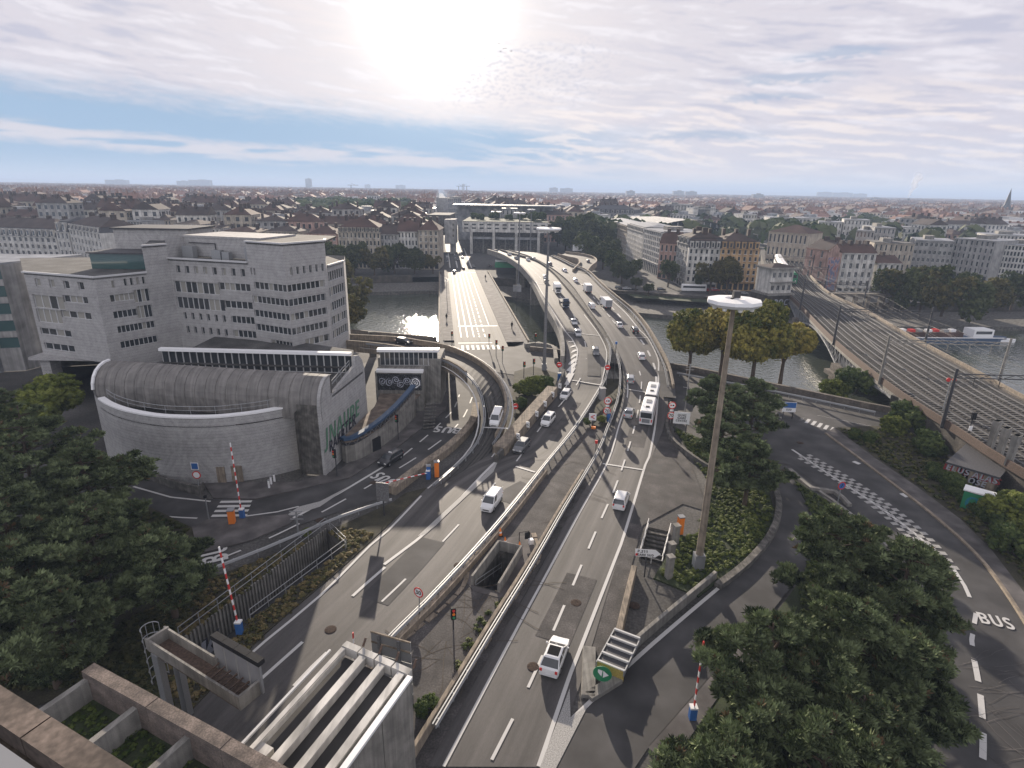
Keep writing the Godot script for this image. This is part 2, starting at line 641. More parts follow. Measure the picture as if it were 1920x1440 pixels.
	mat("bark",Color(0.12,0.085,0.06),0.95,T.grain,0.8)
	mat("black",Color(0.02,0.02,0.022),0.6).metallic_specular = 0.2
	mat("rubber",Color(0.02,0.02,0.02),0.85).metallic_specular = 0.1
	mat("red",Color(0.55,0.03,0.025),0.5)
	mat("orange",Color(0.75,0.20,0.02),0.5)
	mat("blue",Color(0.03,0.12,0.35),0.5)
	mat("green",Color(0.02,0.20,0.09),0.5)
	mat("white",Color(0.78,0.78,0.78),0.5)
	mat("lamp_glass",Color(0.75,0.75,0.72),0.3)
	var gl := mat("glass",Color(0.035,0.04,0.045),0.06)
	gl.metallic_specular = 0.8
	var gl2 := mat("glass_curtain",Color(0.30,0.29,0.26),0.12)
	gl2.metallic_specular = 0.7
	var gt := mat("glass_teal",Color(0.05,0.10,0.10),0.08)
	gt.metallic_specular = 0.8
	var wt := mat("water",Color(0.06,0.07,0.055),0.07)
	wt.metallic_specular = 1.0
	wt.normal_enabled = true
	wt.normal_texture = noise_tex(61,0.02,5,0.0,6.0,512,FastNoiseLite.TYPE_SIMPLEX_SMOOTH,true)
	wt.normal_scale = 0.34
	wt.uv1_triplanar = true
	wt.uv1_world_triplanar = true
	wt.uv1_scale = Vector3.ONE * 0.07
func make_ground() -> void:
	var near_edge := [V(-320,0,-215),V(-160,0,-172),V(-70,0,-137),V(-15,0,-121),V(12,0,-112),V(32,0,-103),V(55,0,-84),V(95,0,-58),V(170,0,-22),V(330,0,30)]
	var far_edge := [V(-420,0,-262),V(-160,0,-224),V(-61,0,-208),V(-28,0,-217),V(7,0,-206),V(31,0,-188),V(55,0,-179),V(74,0,-174),V(110,0,-172),V(150,0,-176),V(260,0,-190),V(500,0,-200)]
	var p := flat(near_edge)
	p.append_array(PackedVector2Array([Vector2(330,60),Vector2(-320,60)]))
	var g := MB.new()
	for q in punch(p):
		g.prism(q,-0.06,-0.06)
	struct("ground",g,M.ground,"bare grey ground of the near river bank")
	var fe := flat(far_edge)
	fe.append_array(PackedVector2Array([Vector2(9000,-200),Vector2(14000,-15000),Vector2(-14000,-15000),Vector2(-9000,-262)]))
	var f := MB.new()
	f.prism(fe,-0.06,-0.06)
	struct("ground",f,M.city_ground,"flat city ground beyond the river")
	var w := MB.new()
	w.quad(V(-900,-3,100),V(900,-3,100),V(900,-3,-420),V(-900,-3,-420))
	struct("river",w,M.water,"dark green river water between the two banks")
	var qw := MB.new()
	for e in [near_edge.slice(0,3) + [V(-16.2,0,-121.3)],[V(3.6,0,-114.8)] + near_edge.slice(4)]:
		qw.sweep([Vector2(0,-9),Vector2(0.6,-9),Vector2(0.6,0.9),Vector2(0,0.9)],e)
	one("quay_wall","stone quay wall with parapet along the near river bank","wall",qw,M.stone)
	var fw := MB.new()
	for e in [far_edge.slice(0,3) + [V(-37,0,-214)],[V(-8,0,-211)] + far_edge.slice(4)]:
		fw.sweep([Vector2(-0.6,-5.2),Vector2(0,-5.2),Vector2(0,0.8),Vector2(-0.6,0.8)],e)
	one("quay_wall","long stone upper quay wall on the far river bank","wall",fw,M.stone_dark)
	var lq := MB.new()
	lq.sweep([Vector2(0,-6),Vector2(20,-6),Vector2(20,-1.9),Vector2(0,-1.9)],far_edge)
	struct("lower_quay",lq,M.concrete_dark,"lower stone quay at the water of the far bank")
func deck_heights(path: Array,knots: Array) -> Array:
	var out := []
	for p in path:
		var d: float = -p.z
		var y: float = knots[-1][1]
		for i in knots.size() - 1:
			if d <= knots[i + 1][0]:
				y = lerpf(knots[i][1],knots[i + 1][1],smoothstep(knots[i][0],knots[i + 1][0],maxf(d,knots[i][0])))
				break
		out.append(Vector3(p.x,y,p.z))
	return out
var a_l := []
var a_r := []
var b_l := []
var b_r := []
var ramp_o := []
var ramp_i := []
const BO := Vector3(-15.5,0,-121)      # south-west corner of the straight road bridge
const BU := Vector3(0.9925,0,-0.122)   # across it
const BV := Vector3(-0.122,0,-0.9925)  # along it
func bp(u: float,v: float,y := 0.0) -> Vector3:
	return BO + BU * u + BV * v + Vector3(0,y,0)
func patch(called: String,pts: Array,y: float,m: Material,label: String,thick := 0.0) -> MeshInstance3D:
	var mb := MB.new()
	for q in punch(flat(pts)):
		mb.prism(q,y - thick,y)
	return struct(called,mb,m,label)
func guard_rail(path: Array,label: String,double := true,group := "") -> void:
	var t := thing("guard_rail",label,"guard rail",Vector3.ZERO,0.0,group)
	var mb := MB.new()
	mb.sweep([Vector2(-0.04,0.45),Vector2(0.04,0.45),Vector2(0.09,0.53),Vector2(0.03,0.60),Vector2(0.09,0.67),Vector2(0.04,0.75),Vector2(-0.04,0.75)],path)
	part("rail",mb,M.galvanised,t)
	if double:
		mb = MB.new()
		mb.sweep([Vector2(-0.24,0.66),Vector2(-0.16,0.66),Vector2(-0.16,0.76),Vector2(-0.24,0.76)],path)
		part("top_rail",mb,M.galvanised,t)
	var pm := MB.new()
	pm.box(Vector3(0,0.36,0),Vector3(0.12,0.72,0.08))
	var xf := []
	var l := length_of(path)
	var s := 0.5
	while s < l:
		var c := cut(path,s,s + 0.3)
		if c.size() > 1:
			var d: Vector3 = c[1] - c[0]
			xf.append(Transform3D(Basis(Vector3.UP,heading(d)),c[0] + Vector3(d.z,0,-d.x).normalized() * 0.1))
		s += 2.0
	multi("post",pm.mesh(),M.galvanised,xf,[],t)
func parapet(path: Array,label: String,h := 0.85,w := 0.3,m: Material = null,low := -1.2,called := "parapet_wall") -> MeshInstance3D:
	var mb := MB.new()
	mb.sweep([Vector2(-w * 0.5 - 0.04,low),Vector2(w * 0.5 + 0.04,low),Vector2(w * 0.5,h - 0.03),Vector2(w * 0.5 - 0.03,h),Vector2(-w * 0.5 + 0.03,h),Vector2(-w * 0.5,h - 0.03)],path)
	return one(called,label,"wall",mb,m if m else M.concrete)
func deck(called: String,l: Array,r: Array,label: String,thick := 1.3,under: Material = null,n := 70) -> void:
	var a := resample(l,n)
	var b := resample(r,n)
	var mb := MB.new()
	for i in n - 1:
		if a[i].y < 0.8 and a[i + 1].y < 0.8:
			continue
		var dn := Vector3(0,-thick,0)
		var e := Vector3(0,-0.03,0)
		var ia: Vector3 = a[i].lerp(b[i],0.18) + dn
		var ib: Vector3 = b[i].lerp(a[i],0.18) + dn
		var ja: Vector3 = a[i + 1].lerp(b[i + 1],0.18) + dn
		var jb: Vector3 = b[i + 1].lerp(a[i + 1],0.18) + dn
		mb.quad(a[i] + e,a[i + 1] + e,ja,ia)
		mb.quad(b[i + 1] + e,b[i] + e,ib,jb)
		mb.quad(ia,ja,jb,ib)
	one(called,label,"bridge",mb,under if under else M.concrete)
func pier(at: Vector3,top: float,bottom: float,w: float,d: float,turn: float,label: String) -> void:
	var mb := MB.new()
	mb.box(Vector3(0,(top + bottom) * 0.5,0),Vector3(w,top - bottom,d))
	mb.box(Vector3(0,top - 0.3,0),Vector3(w + 0.5,0.6,d + 0.4))
	one("bridge_pier",label,"pier",mb,M.concrete,Vector3(at.x,0,at.z),turn)
func make_roads() -> void:
	a_l = smooth([V(-20.12,0,-27.1),V(-17.7,0,-34.3),V(-14.32,0,-42.2),V(-11.8,0,-48.7),V(-8.62,0,-58.2),V(-4.35,0,-63.9),V(-0.86,0,-66.4),V(2.3,0.18,-74.6),V(6.7,0.6,-85.4),V(8.7,1.5,-93.7),V(10,2.8,-106.4),V(9.9,3.7,-116.9),V(8.7,4.6,-128.8),V(7.6,5.3,-140.8),V(5.6,6.3,-168),V(2.2,6.8,-195.3),V(-3.8,7,-223.5),V(-10.2,6.9,-242.7)],4.0)
	a_r = smooth([V(-12.82,0,-24.2),V(-9.62,0,-32.1),V(-6.78,0,-37.6),V(-3.13,0,-45.3),V(0.21,0,-53.1),V(3.96,0,-62.6),V(8.63,0.15,-73.8),V(13.9,0.9,-88.2),V(15.4,1.5,-93.1),V(17.3,2.4,-102),V(17.8,2.9,-107.7),V(17.4,3.7,-116.2),V(16.3,4.6,-129.2),V(13.9,6,-156.8),V(11.3,6.7,-185),V(6.9,6.9,-211.8),V(-0.8,7,-229.3),V(-6,6.9,-245.8)],4.0)
	b_l = smooth([V(-4.46,0,-24.4),V(-0.84,0,-33.8),V(2.65,0,-42.6),V(6.16,0,-52),V(11.1,0,-64.8),V(13.32,0.08,-72),V(16.3,0.5,-81.8),V(17.9,1,-88.8),V(19,1.8,-95.9),V(19.4,2.6,-104.3),V(18.9,3.8,-117.3),V(17.9,4.6,-129.3),V(16.3,6,-157.7),V(14,6.7,-178.6),V(10.6,6.8,-201.9),V(5.3,7,-224.8),V(-2,6.9,-246.5)],4.0)
	b_r = smooth([V(2.48,0,-24.5),V(4.75,0,-30.1),V(9.35,0,-43.4),V(16.48,0,-63.2),V(21.12,0.19,-74.8),V(24.3,0.6,-85.3),V(25.6,1.3,-91.8),V(26.6,2.2,-100.3),V(27.1,3.8,-117.8),V(26.6,4.7,-130.8),V(25,5.5,-143.1),V(23.8,6,-156.2),V(22.3,6.7,-182.8),V(19.2,6.8,-196.1),V(15,6.9,-219.4),V(8.2,6.9,-241.4)],4.0)
	var n := 110
	var m := MB.new()
	m.ribbon(resample(a_l,n),resample(a_r,n))
	struct("road",m,M.road,"left motorway carriageway of worn asphalt")
	m = MB.new()
	m.ribbon(resample(b_l,n),resample(b_r,n))
	struct("road",m,M.road,"right motorway carriageway of worn asphalt")
	var vm0 := cutz(a_r,96.0,400.0)
	var vm1 := cutz(b_l,96.0,400.0)
	m = MB.new()
	m.ribbon(shift(resample(vm0,60),0,0.08),shift(resample(vm1,60),0,0.08))
	struct("median_strip",m,M.concrete_dark,"narrow strip between the carriageways on the viaduct")
	parapet(shift(vm0,0.2),"dark low wall between the two carriageways along the viaduct",0.7,0.25,M.concrete_dark,-0.4)
	parapet(shift(vm1,-0.2),"pale kerb wall beside the outbound viaduct lanes",0.5,0.25,M.concrete,-0.4)
	deck("viaduct_deck",shift(a_l,-0.9),shift(b_r,0.9),"broad concrete motorway viaduct crossing the river",1.5)
	var vl := cutz(a_l,97.0,420.0)
	parapet(shift(vl,-0.55),"pale concrete parapet on the outer left edge of the viaduct",0.9,0.7,M.concrete,-1.0)
	var vr := cutz(b_r,86.0,226.0)
	parapet(shift(vr,0.75),"pale concrete parapet on the right edge of the viaduct",0.95,0.35,M.concrete_tan,-1.0)
	guard_rail(cutz(b_r,86.0,226.0),"steel guard rail inside the right parapet of the viaduct")
	for q in [[-8.0,145.0],[-16.0,178.0],[-22.0,208.0]]:
		var best: Vector3 = a_l[0]
		for p in a_l:
			if absf(-p.z - q[1]) < absf(-best.z - q[1]):
				best = p
		var br: Vector3 = b_r[0]
		for p in b_r:
			if absf(-p.z - q[1] - 4.0) < absf(-br.z - q[1] - 4.0):
				br = p
		for k in [0.14,0.5,0.86]:
			var c: Vector3 = best.lerp(br,k)
			pier(c,c.y - 1.4,-9.5,3.2,1.6,0.2,"viaduct pier of the %s row, %s" % [["nearest","middle","farthest"][[145.0,178.0,208.0].find(q[1])],["on the side of the straight bridge","under the median","on the side away from the straight bridge"][[0.14,0.5,0.86].find(k)]])
	ramp_o = smooth([V(-46.2,6,-102.2),V(-35.7,6,-99.7),V(-26.4,6,-98),V(-19.6,6,-97),V(-15.3,6,-94.8),V(-10.6,5.8,-92.7),V(-5.9,5.2,-88.2),V(-2.6,4.4,-83.1),V(-1.1,3.5,-79.2),V(-0.5,2.4,-75.2),V(-0.9,1.3,-71.75),V(-1.84,0.4,-68.04),V(-2.98,0,-64.77)],3.0)
	ramp_i = shift(smooth([V(-44.2,6.9,-97.8),V(-34.2,6.9,-95.4),V(-28.3,6.9,-93.6),V(-24.4,6.9,-92.8),V(-18.3,6.9,-90.4),V(-14.1,6.9,-86.8),V(-9.6,6.7,-83.4),V(-6.6,6.2,-79.3),V(-4.7,5.4,-75.6),V(-3.86,4.2,-72.74),V(-3.58,2.7,-70.05),V(-4.3,1.4,-66.19),V(-6.06,0.9,-61.62),V(-8.32,0.9,-56.2)],3.0),0.0,-0.9)
	m = MB.new()
	m.ribbon(resample(ramp_i,60),resample(ramp_o,60))
	var ro := struct("ramp_road",m,M.road_dark,"curved slip ramp joining the motorway")
	ro.position.y = 0.02
	deck("ramp_deck",shift(ramp_i,-0.6),shift(ramp_o,0.6),"curved concrete ramp bridge above the street junction",1.1)
	parapet(shift(cut(ramp_o,0.0,length_of(ramp_o) - 4.0),0.25),"pale outer parapet of the curved ramp",0.9,0.35,M.concrete_tan,-1.0)
	var ri := cut(ramp_i,0.0,length_of(ramp_i) - 26.0)
	parapet(shift(ri,-0.3),"pale inner parapet of the curved ramp",0.9,0.35,M.concrete_tan,-1.0)
	guard_rail(cut(ramp_i,length_of(ramp_i) - 48.0,length_of(ramp_i) + 1.0),"steel guard rail along the inside of the curved ramp")
	guard_rail(cut(ramp_o,length_of(ramp_o) - 45.0,length_of(ramp_o) - 2.0),"steel guard rail inside the outer parapet of the curved ramp")
	var rw := MB.new()
	var wp := smooth([V(-12.6,0,-55.24),V(-10.28,0,-60.53),V(-7.53,0,-66.59),V(-5.39,0,-74.12),V(-5.3,0,-81.3)],2.0)
	rw.sweep([Vector2(-0.5,-0.3),Vector2(0.5,-0.3),Vector2(0.5,0.9),Vector2(-0.5,0.9)],wp)
	one("retaining_wall","sunlit concrete retaining wall at the foot of the curved ramp","wall",rw,M.concrete_tan)
	for q in [[1,V(-26.9,0,-108.4)],[2,V(-11.4,0,-94.6)],[3,V(-10.3,0,-95.9)]]:
		var mb := MB.new()
		mb.box(Vector3(0,2.4,0),Vector3(1.3 if q[0] == 1 else 0.9,5.0,0.9))
		one("ramp_column",["","grey column under the ramp beside the office block","dark column under the ramp beside the curved terrace","slim dark column under the ramp nearest the junction"][q[0]],"column",mb,M.concrete_dark,q[1],0.3)
	m = MB.new()
	m.ribbon([bp(3.0,-6,0.02),bp(3.0,40,0.02),bp(3.0,118,0.02),bp(3,330,0.02),bp(3,1600,0.02)],[bp(14,-6,0.02),bp(14,40,0.02),bp(14,118,0.02),bp(17,330,0.02),bp(17,1600,0.02)])
	struct("bridge_road",m,M.road_dark,"straight road running over the bridge into the city")
	m = MB.new()
	m.prism(PackedVector2Array([Vector2(bp(0,0).x,bp(0,0).z),Vector2(bp(3,0).x,bp(3,0).z),Vector2(bp(3,112).x,bp(3,112).z),Vector2(bp(0,112).x,bp(0,112).z)]),0.0,0.15)
	struct("bridge_pavement",m,M.pavement,"left pavement of the straight bridge")
	m = MB.new()
	m.prism(PackedVector2Array([Vector2(bp(14,-2).x,bp(14,-2).z),Vector2(bp(18.3,-2).x,bp(18.3,-2).z),Vector2(bp(18.3,112).x,bp(18.3,112).z),Vector2(bp(14,112).x,bp(14,112).z)]),0.0,0.15)
	struct("bridge_pavement",m,M.pavement,"wide right pavement of the straight bridge")
	deck("bridge_deck",[bp(-0.4,-4,0.9),bp(-0.4,50,0.9),bp(-0.4,100,0.9)],[bp(18.8,-4,0.9),bp(18.8,50,0.9),bp(18.8,100,0.9)],"straight concrete road bridge over the river",2.6,M.concrete,20)
	parapet([bp(-0.2,-4),bp(-0.2,105)],"pale parapet on the left side of the straight bridge",1.0,0.3,M.concrete_tan,-1.4)
	parapet([bp(18.5,-4),bp(18.5,105)],"pale parapet on the right side of the straight bridge",1.0,0.3,M.concrete_tan,-1.4)
	for v in [34.0,68.0]:
		pier(bp(9,v),-1.0,-9.5,17.0,1.8,0.122,"wide pier under the straight bridge, %s" % ["nearer bank" if v < 50 else "farther bank"])
	patch("road",[V(-38.25,0,-37.97),V(-32.56,0,-42.23),V(-27.44,0,-44.71),V(-20.31,0,-48.86),V(-12.6,0,-55.24),V(-7.53,0,-66.59),V(-5.2,0,-80.2),V(-6.8,0,-88.5),V(-10.2,0,-96.8),V(-7.8,0,-101.7),V(7.7,0,-94.8),V(9.5,0,-99.4),V(12.8,0,-114),V(5.6,0,-122.3),V(0.4,0,-117.5),V(-15.5,0,-116.4),V(-30.8,0,-100.4),V(-31.7,0,-81.2),V(-18.82,0,-58.15),V(-26.39,0,-53.55),V(-31.95,0,-53.58),V(-43.66,0,-59.85),V(-50.08,0,-57.05),V(-52.05,0,-46.54),V(-44.31,0,-36)],0.0,M.asphalt,"dark asphalt of the street and junction below the ramp")
	patch("road",[V(-12.65,0,-46.83),V(-6.17,0,-46.58),V(3.28,0,-61.56),V(3.9,0,-78.5),V(-2.1,0,-74.26),V(-7.89,0,-61.16)],-0.012,M.asphalt,"asphalt wedge where the ramp meets the motorway")
	patch("pavement",[V(-26.39,0,-53.55),V(-18.04,0,-58.56),V(-14.76,0,-65.38),V(-12.08,0,-73.27),V(-9.7,0,-80),V(-9.8,0,-85.8),V(-12.6,0,-93.7),V(-14.6,0,-98.1),V(-12.8,0,-82.1),V(-19.55,0,-60.73),V(-23.3,0,-57.37),V(-33.69,0,-57.01),V(-30.86,0,-53.62)],0.13,M.pavement,"pavement below the pale curved buildings",0.16)
	patch("traffic_island",[V(-27.41,0,-43.91),V(-23.73,0,-46.07),V(-21.32,0,-48.83),V(-21,0,-49.8),V(-21.99,0,-50.65),V(-25.4,0,-49.95),V(-29.37,0,-49.54),V(-30.17,0,-48.1)],0.12,M.pavement,"triangular traffic island with coloured meters",0.15)
	patch("road",[V(28,0,-96.7),V(42.3,0,-89.1),V(52.9,0,-78.2),V(56.14,0,-70.41),V(49.54,0,-67.71),V(43.97,0,-73.97),V(42.79,0,-73.37),V(43.26,0,-62.74),V(43.33,0,-52.59),V(42.63,0,-45.7),V(40.79,0,-39.61),V(38.15,0,-33.07),V(32.51,0,-24.96),V(28.34,0,-20.36),V(20,0,-20.23),V(23.58,0,-24.81),V(26.84,0,-28.44),V(30.13,0,-32.41),V(33.32,0,-37.26),V(35.38,0,-42.94),V(35.83,0,-49.15),V(34.9,0,-56.36),V(33.72,0,-63.8),V(28.27,0,-66.89),V(23.6,0,-79.4)],0.0,M.asphalt,"riverside road and the road curving down on the right")
	patch("slip_road",[V(1.51,0,-22.6),V(3.96,0,-27.61),V(8.43,0,-32.18),V(12.46,0,-36.08),V(17.2,0,-40.35),V(21.5,0,-44.08),V(25.19,0,-48.38),V(27.71,0,-52.83),V(29.21,0,-57.95),V(29.86,0,-62.53),V(33.72,0,-63.8),V(34.6,0,-55.78),V(34.55,0,-51.51),V(24.92,0,-42.3),V(18.7,0,-35.77),V(13.63,0,-31.13),V(8.56,0,-26.05),V(5.81,0,-22.67)],0.01,M.asphalt,"slip road leaving beside the grass island")
	patch("paved_zone",[V(16.22,0,-63.16),V(24,0,-83.9),V(21.51,0,-72.48),V(21.56,0,-62.23),V(20.41,0,-52.6),V(18.09,0,-54.12),V(13.02,0,-49.87),V(10.3,0,-42.27),V(8.41,0,-35.26),V(5.09,0,-28.81),V(4.7,0,-29.63),V(9.34,0,-43.37)],0.015,M.asphalt_old,"worn asphalt apron beside the outbound carriageway")
	patch("paved_zone",[V(4.97,0,-27.82),V(10.69,0,-41.92),V(14.17,0,-42.75),V(16.1,0,-39.65),V(8.87,0,-32.53),V(5.27,0,-28.9),V(4.15,0,-27.8),V(4.49,0,-29.63)],0.02,M.asphalt_old,"dark wedge-shaped apron at the nose between the roads")
	patch("grass_island",[V(22.5,0,-75.3),V(22.4,0,-65.14),V(22.62,0,-59.6),V(18.13,0,-48.63),V(15.83,0,-47.66),V(12.21,0,-41.6),V(15.35,0,-39.31),V(24.12,0,-47.02),V(27.16,0,-52.81),V(28.6,0,-57.93),V(28.58,0,-62.49),V(25.91,0,-70.05)],0.1,M.grass,"grass island under the pines beside the motorway",0.2)
	patch("grass_island",[V(32.48,0,-59.95),V(34.01,0,-54.64),V(34.76,0,-48.21),V(34.2,0,-42.18),V(32.29,0,-36.66),V(29.52,0,-32.4),V(26.49,0,-28.83),V(22.91,0,-24.79),V(20,0,-20.23),V(6.18,0,-20.02),V(9.15,0,-25.89),V(14.28,0,-30.92),V(18.99,0,-35.5),V(24.58,0,-41.57),V(30.07,0,-48.98)],0.1,M.grass,"grass slope under the pines between the two right roads",0.2)
	patch("pavement",[V(8.32,0,-25.7),V(14.37,0,-31.74),V(19.01,0,-36.06),V(19.16,0,-34.96),V(14.41,0,-30.26),V(9.29,0,-24.55)],0.14,M.pavement,"pale kerb strip along the slip road",0.2)
	patch("pavement",[V(42.98,0,-73.74),V(45.2,0,-75.7),V(45.16,0,-66),V(45.56,0,-58.51),V(45.52,0,-51.85),V(44.48,0,-46.33),V(42.39,0,-39.98),V(38.61,0,-32.12),V(37.59,0,-32),V(40.79,0,-39.61),V(42.63,0,-45.7),V(43.33,0,-52.59),V(43.26,0,-62.74)],0.13,M.pavement,"pavement along the right edge of the curving road",0.16)
	patch("scrub_bank",[V(45.2,0,-75.7),V(51.3,0,-76.6),V(55.3,0,-75.8),V(54.41,0,-67.9),V(55.15,0,-60.1),V(55.76,0,-53.71),V(51.59,0,-41.57),V(40.57,0,-30.36),V(38.61,0,-32.12),V(42.39,0,-39.98),V(44.48,0,-46.33),V(45.52,0,-51.85),V(45.56,0,-58.51),V(45.16,0,-66)],0.12,M.scrub,"overgrown verge beside the railway wall",0.2)
	patch("median",[V(-9.58,0,-31.94),V(-6.74,0,-37.38),V(-3.11,0,-45.07),V(0.32,0,-53.01),V(4.08,0,-62.57),V(8.89,0,-74.16),V(11.8,0,-79.9),V(13.7,0,-76.9),V(11.04,0,-64.41),V(6.02,0,-51.63),V(2.55,0,-42.44),V(-0.91,0,-33.61),V(-4.44,0,-24.25),V(-12.78,0,-24.1)],0.03,M.asphalt_old,"wide cracked asphalt median between the carriageways",0.1)
	patch("median_grass",[V(11.1,0.2,-75.3),V(13.7,0.8,-87.2),V(15.5,1.5,-93.3),V(17.3,2.4,-102),V(19.3,2.5,-103.8),V(18.7,1.6,-94.8),V(17.7,1,-88.3),V(14.6,0.3,-78.2),V(12.38,0.16,-74)],0.25,M.scrub,"grassy tip of the median")
	patch("verge",[V(-19.77,0,-27.08),V(-17.73,0,-34.39),V(-14.34,0,-42.28),V(-11.83,0,-48.84),V(-9.1,0,-56.65),V(-11.21,0,-55.4),V(-12.22,0,-53.35),V(-16.23,0,-48.99),V(-21.29,0,-43.69),V(-25.18,0,-40.28),V(-29.9,0,-35.48),V(-36.14,0,-33.44),V(-30.69,0,-26.94),V(-26.85,0,-29.84)],0.05,M.scrub,"scrubby verge between the street and the motorway",0.1)
	patch("verge",[V(-44.31,0,-36),V(-38.15,0,-37.84),V(-32.47,0,-42.09),V(-27.41,0,-43.91),V(-30.17,0,-48.1),V(-34.8,0,-50.85),V(-39.55,0,-53.33),V(-44.79,0,-53.71),V(-47.24,0,-46.69)],0.06,M.scrub,"planted ground under the pines on the left",0.1)
	patch("ramp_bank",[V(-0.86,0,-66.54),V(0.26,0,-68.68),V(3.1,0,-76.4),V(7,0,-88.4),V(8.4,0,-97.8),V(3.9,0,-102.4),V(0.4,0,-98.9),V(-0.1,0,-82.7),V(-0.64,0,-74.32)],0.35,M.scrub,"shrubby bank between ramp and viaduct",0.5)
	var kb := MB.new()
	for q in [smooth([V(-8.91,0.05,-32.58),V(-6.13,0.05,-35.98),V(-3.75,0.05,-40.08),V(-3.49,0.05,-43.72),V(-2.41,0.05,-45.35)],1.2),smooth([V(2.26,0.05,-48.08),V(2.73,0.05,-44.68),V(1.39,0.05,-41.25),V(-0.89,0.05,-35.54),V(-2.93,0.05,-30.51)],1.2)]:
		for i in q.size() - 1:
			var w := rng.randf_range(0.12,0.24)
			kb.sweep([Vector2(-w,-0.02),Vector2(w,-0.02),Vector2(w,0.05),Vector2(-w,0.05)],[q[i],q[i].lerp(q[i + 1],rng.randf_range(0.75,0.97))])
	stuff(struct("broken_kerb",kb,M.concrete_tan,"broken pale kerb stones in the median"))
	patch("road",[V(28.1,0,-196.3),V(78.2,0,-182.7),V(74.8,0,-174.2),V(30.3,0,-187)],0.0,M.pavement,"pale quay road on the far bank before the hotel")
	patch("lawn",[V(36,0,-185.5),V(61.4,0,-177.4),V(60.2,0,-171.2),V(37.3,0,-178.9)],0.03,M.grass,"lawn strip on the far quay")
	make_markings()
	make_rails()
func sign_paint(mb: MB,pts: Array) -> void:
	mb.prism(flat(pts),pts[0].y,pts[0].y)
func make_markings() -> void:
	var mb := MB.new()
	var up := 0.035
	line(mb,shift(smooth([V(-19.07,0,-29.6),V(-17.38,0,-33.7),V(-15.03,0,-38.7),V(-12.68,0,-45.7),V(-11.58,0,-48.1),V(-9.42,0,-54.9)],3.0),0,up),0.22)
	line(mb,shift(smooth([V(-10.82,0,-42.9),V(-7.27,0,-49.3),V(-3.18,0,-60),V(-1.76,0,-63.4)],3.0),0,up),0.3)
	line(mb,shift(smooth([V(8.6,1,-88.6),V(10.5,1.7,-95.6),V(12,2.6,-104),V(12,2.9,-107.4),V(11.6,3.3,-112),V(10.7,3.7,-116.2),V(9.3,4.6,-128.8),V(8,5.4,-141.9),V(6.2,6.3,-167.2)],3.0),0,up),0.22)
	line(mb,shift(smooth([V(-9.72,0,-32.5),V(-6.82,0,-37.9),V(-3.15,0,-45.7),V(0.21,0,-53.7),V(5.08,0,-65.6),V(8.69,0.18,-74.4),V(13.8,0.9,-88.2),V(15.2,1.5,-93.1),V(17.1,2.4,-102),V(17.6,2.9,-107.7),V(17.2,3.7,-116.2),V(15.9,4.6,-129.2)],3.0),0,up),0.2)
	dashes(mb,shift(smooth([V(-14.31,0,-28.9),V(-13.29,0,-31.5),V(-11.78,0,-34.6),V(-8.88,0,-40.4),V(-5.16,0,-48.9),V(-1.04,0,-59.7),V(0.48,0,-62.9),V(3.96,0.15,-73.7),V(11,1.3,-91.2),V(13.7,2.6,-104.6),V(13.8,4,-119.9),V(12.7,5.2,-138.6),V(10,6,-158.7),V(6.5,6.7,-180.9)],3.0),0,up),0.18,3.2,6.0,1.0)
	dashes(mb,shift(smooth([V(-16.9,0,-29),V(-13.95,0,-35.3),V(-11.78,0,-40.2),V(-8.27,0,-47.4),V(-4.43,0,-56.3)],3.0),0,up),0.26,4.2,5.5,1.0)
	line(mb,shift(cut(ramp_o,20,999),-0.7,up + 0.02),0.18)
	line(mb,shift(cut(ramp_i,20,999),0.7,up + 0.02),0.18)
	line(mb,shift(smooth([V(1.87,0,-24.5),V(4.3,0,-31.3),V(5.02,0,-33.1),V(9.55,0,-44.6),V(11.09,0,-48.7),V(16.1,0,-63.2),V(17.03,0,-65.4),V(19.48,0.14,-73.4),V(21.4,0.4,-80.4),V(23.1,0.8,-87.2),V(25.2,1.8,-96.2),V(26.4,2.4,-102.4),V(26.8,3.4,-112.8),V(26.2,3.8,-117.7),V(25.6,4.7,-130.7),V(24.1,5.5,-143)],3.0),0,up),0.26)
	line(mb,shift(smooth([V(-3.5,0,-24.4),V(-0.07,0,-33.5),V(3.49,0,-42.7),V(6.94,0,-51.7),V(11.76,0,-64),V(14.82,0.18,-74.6),V(17.7,0.6,-84.4),V(19,1.3,-91.5),V(19.8,2.1,-99.5),V(19.9,3,-109.3)],3.0),0,up),0.2)
	dashes(mb,shift(smooth([V(-1,0,-24.4),V(1.38,0,-30),V(3.98,0,-36.9),V(8.51,0,-49.3),V(12.33,0,-59.7),V(17.04,0.19,-74.7),V(20.2,0.8,-86.5),V(21.7,1.6,-94.4),V(22.4,3.1,-110.3),V(22,3.9,-119.2),V(21.2,4.7,-130.4),V(19.6,5.9,-154.3),V(18.1,6.4,-170.8)],3.0),0,up),0.2,3.0,2.6,0.5)
	dashes(mb,shift(smooth([V(23.6,1.2,-90.6),V(24.8,1.9,-97.3),V(25.3,2.8,-106.6),V(25,3.5,-114.3),V(24,4.3,-125.3),V(23.3,4.9,-134.3),V(22,5.7,-147.6)],3.0),0,up),0.35,3.0,3.2,0.0)
	for q in [[V(11.1,3.6,-115.6),V(17.3,3.5,-113.9)],[V(19.3,3.4,-113.7),V(26.8,3.4,-113.1)],[V(9,1.3,-91.9),V(14.4,1.1,-89.8)],[V(18.1,1,-88.4),V(22.8,0.8,-86.6)],[V(4.3,6.2,-163.7),V(9.9,6.2,-162.6)],[V(1.86,0,-70.1),V(6.48,0,-69.3)],[V(0.6,0,-62.2),V(2.82,0,-60.8)],[V(11.01,0,-63.3),V(15.68,0,-61.8)]]:
		line(mb,shift(q,0,up),0.3)
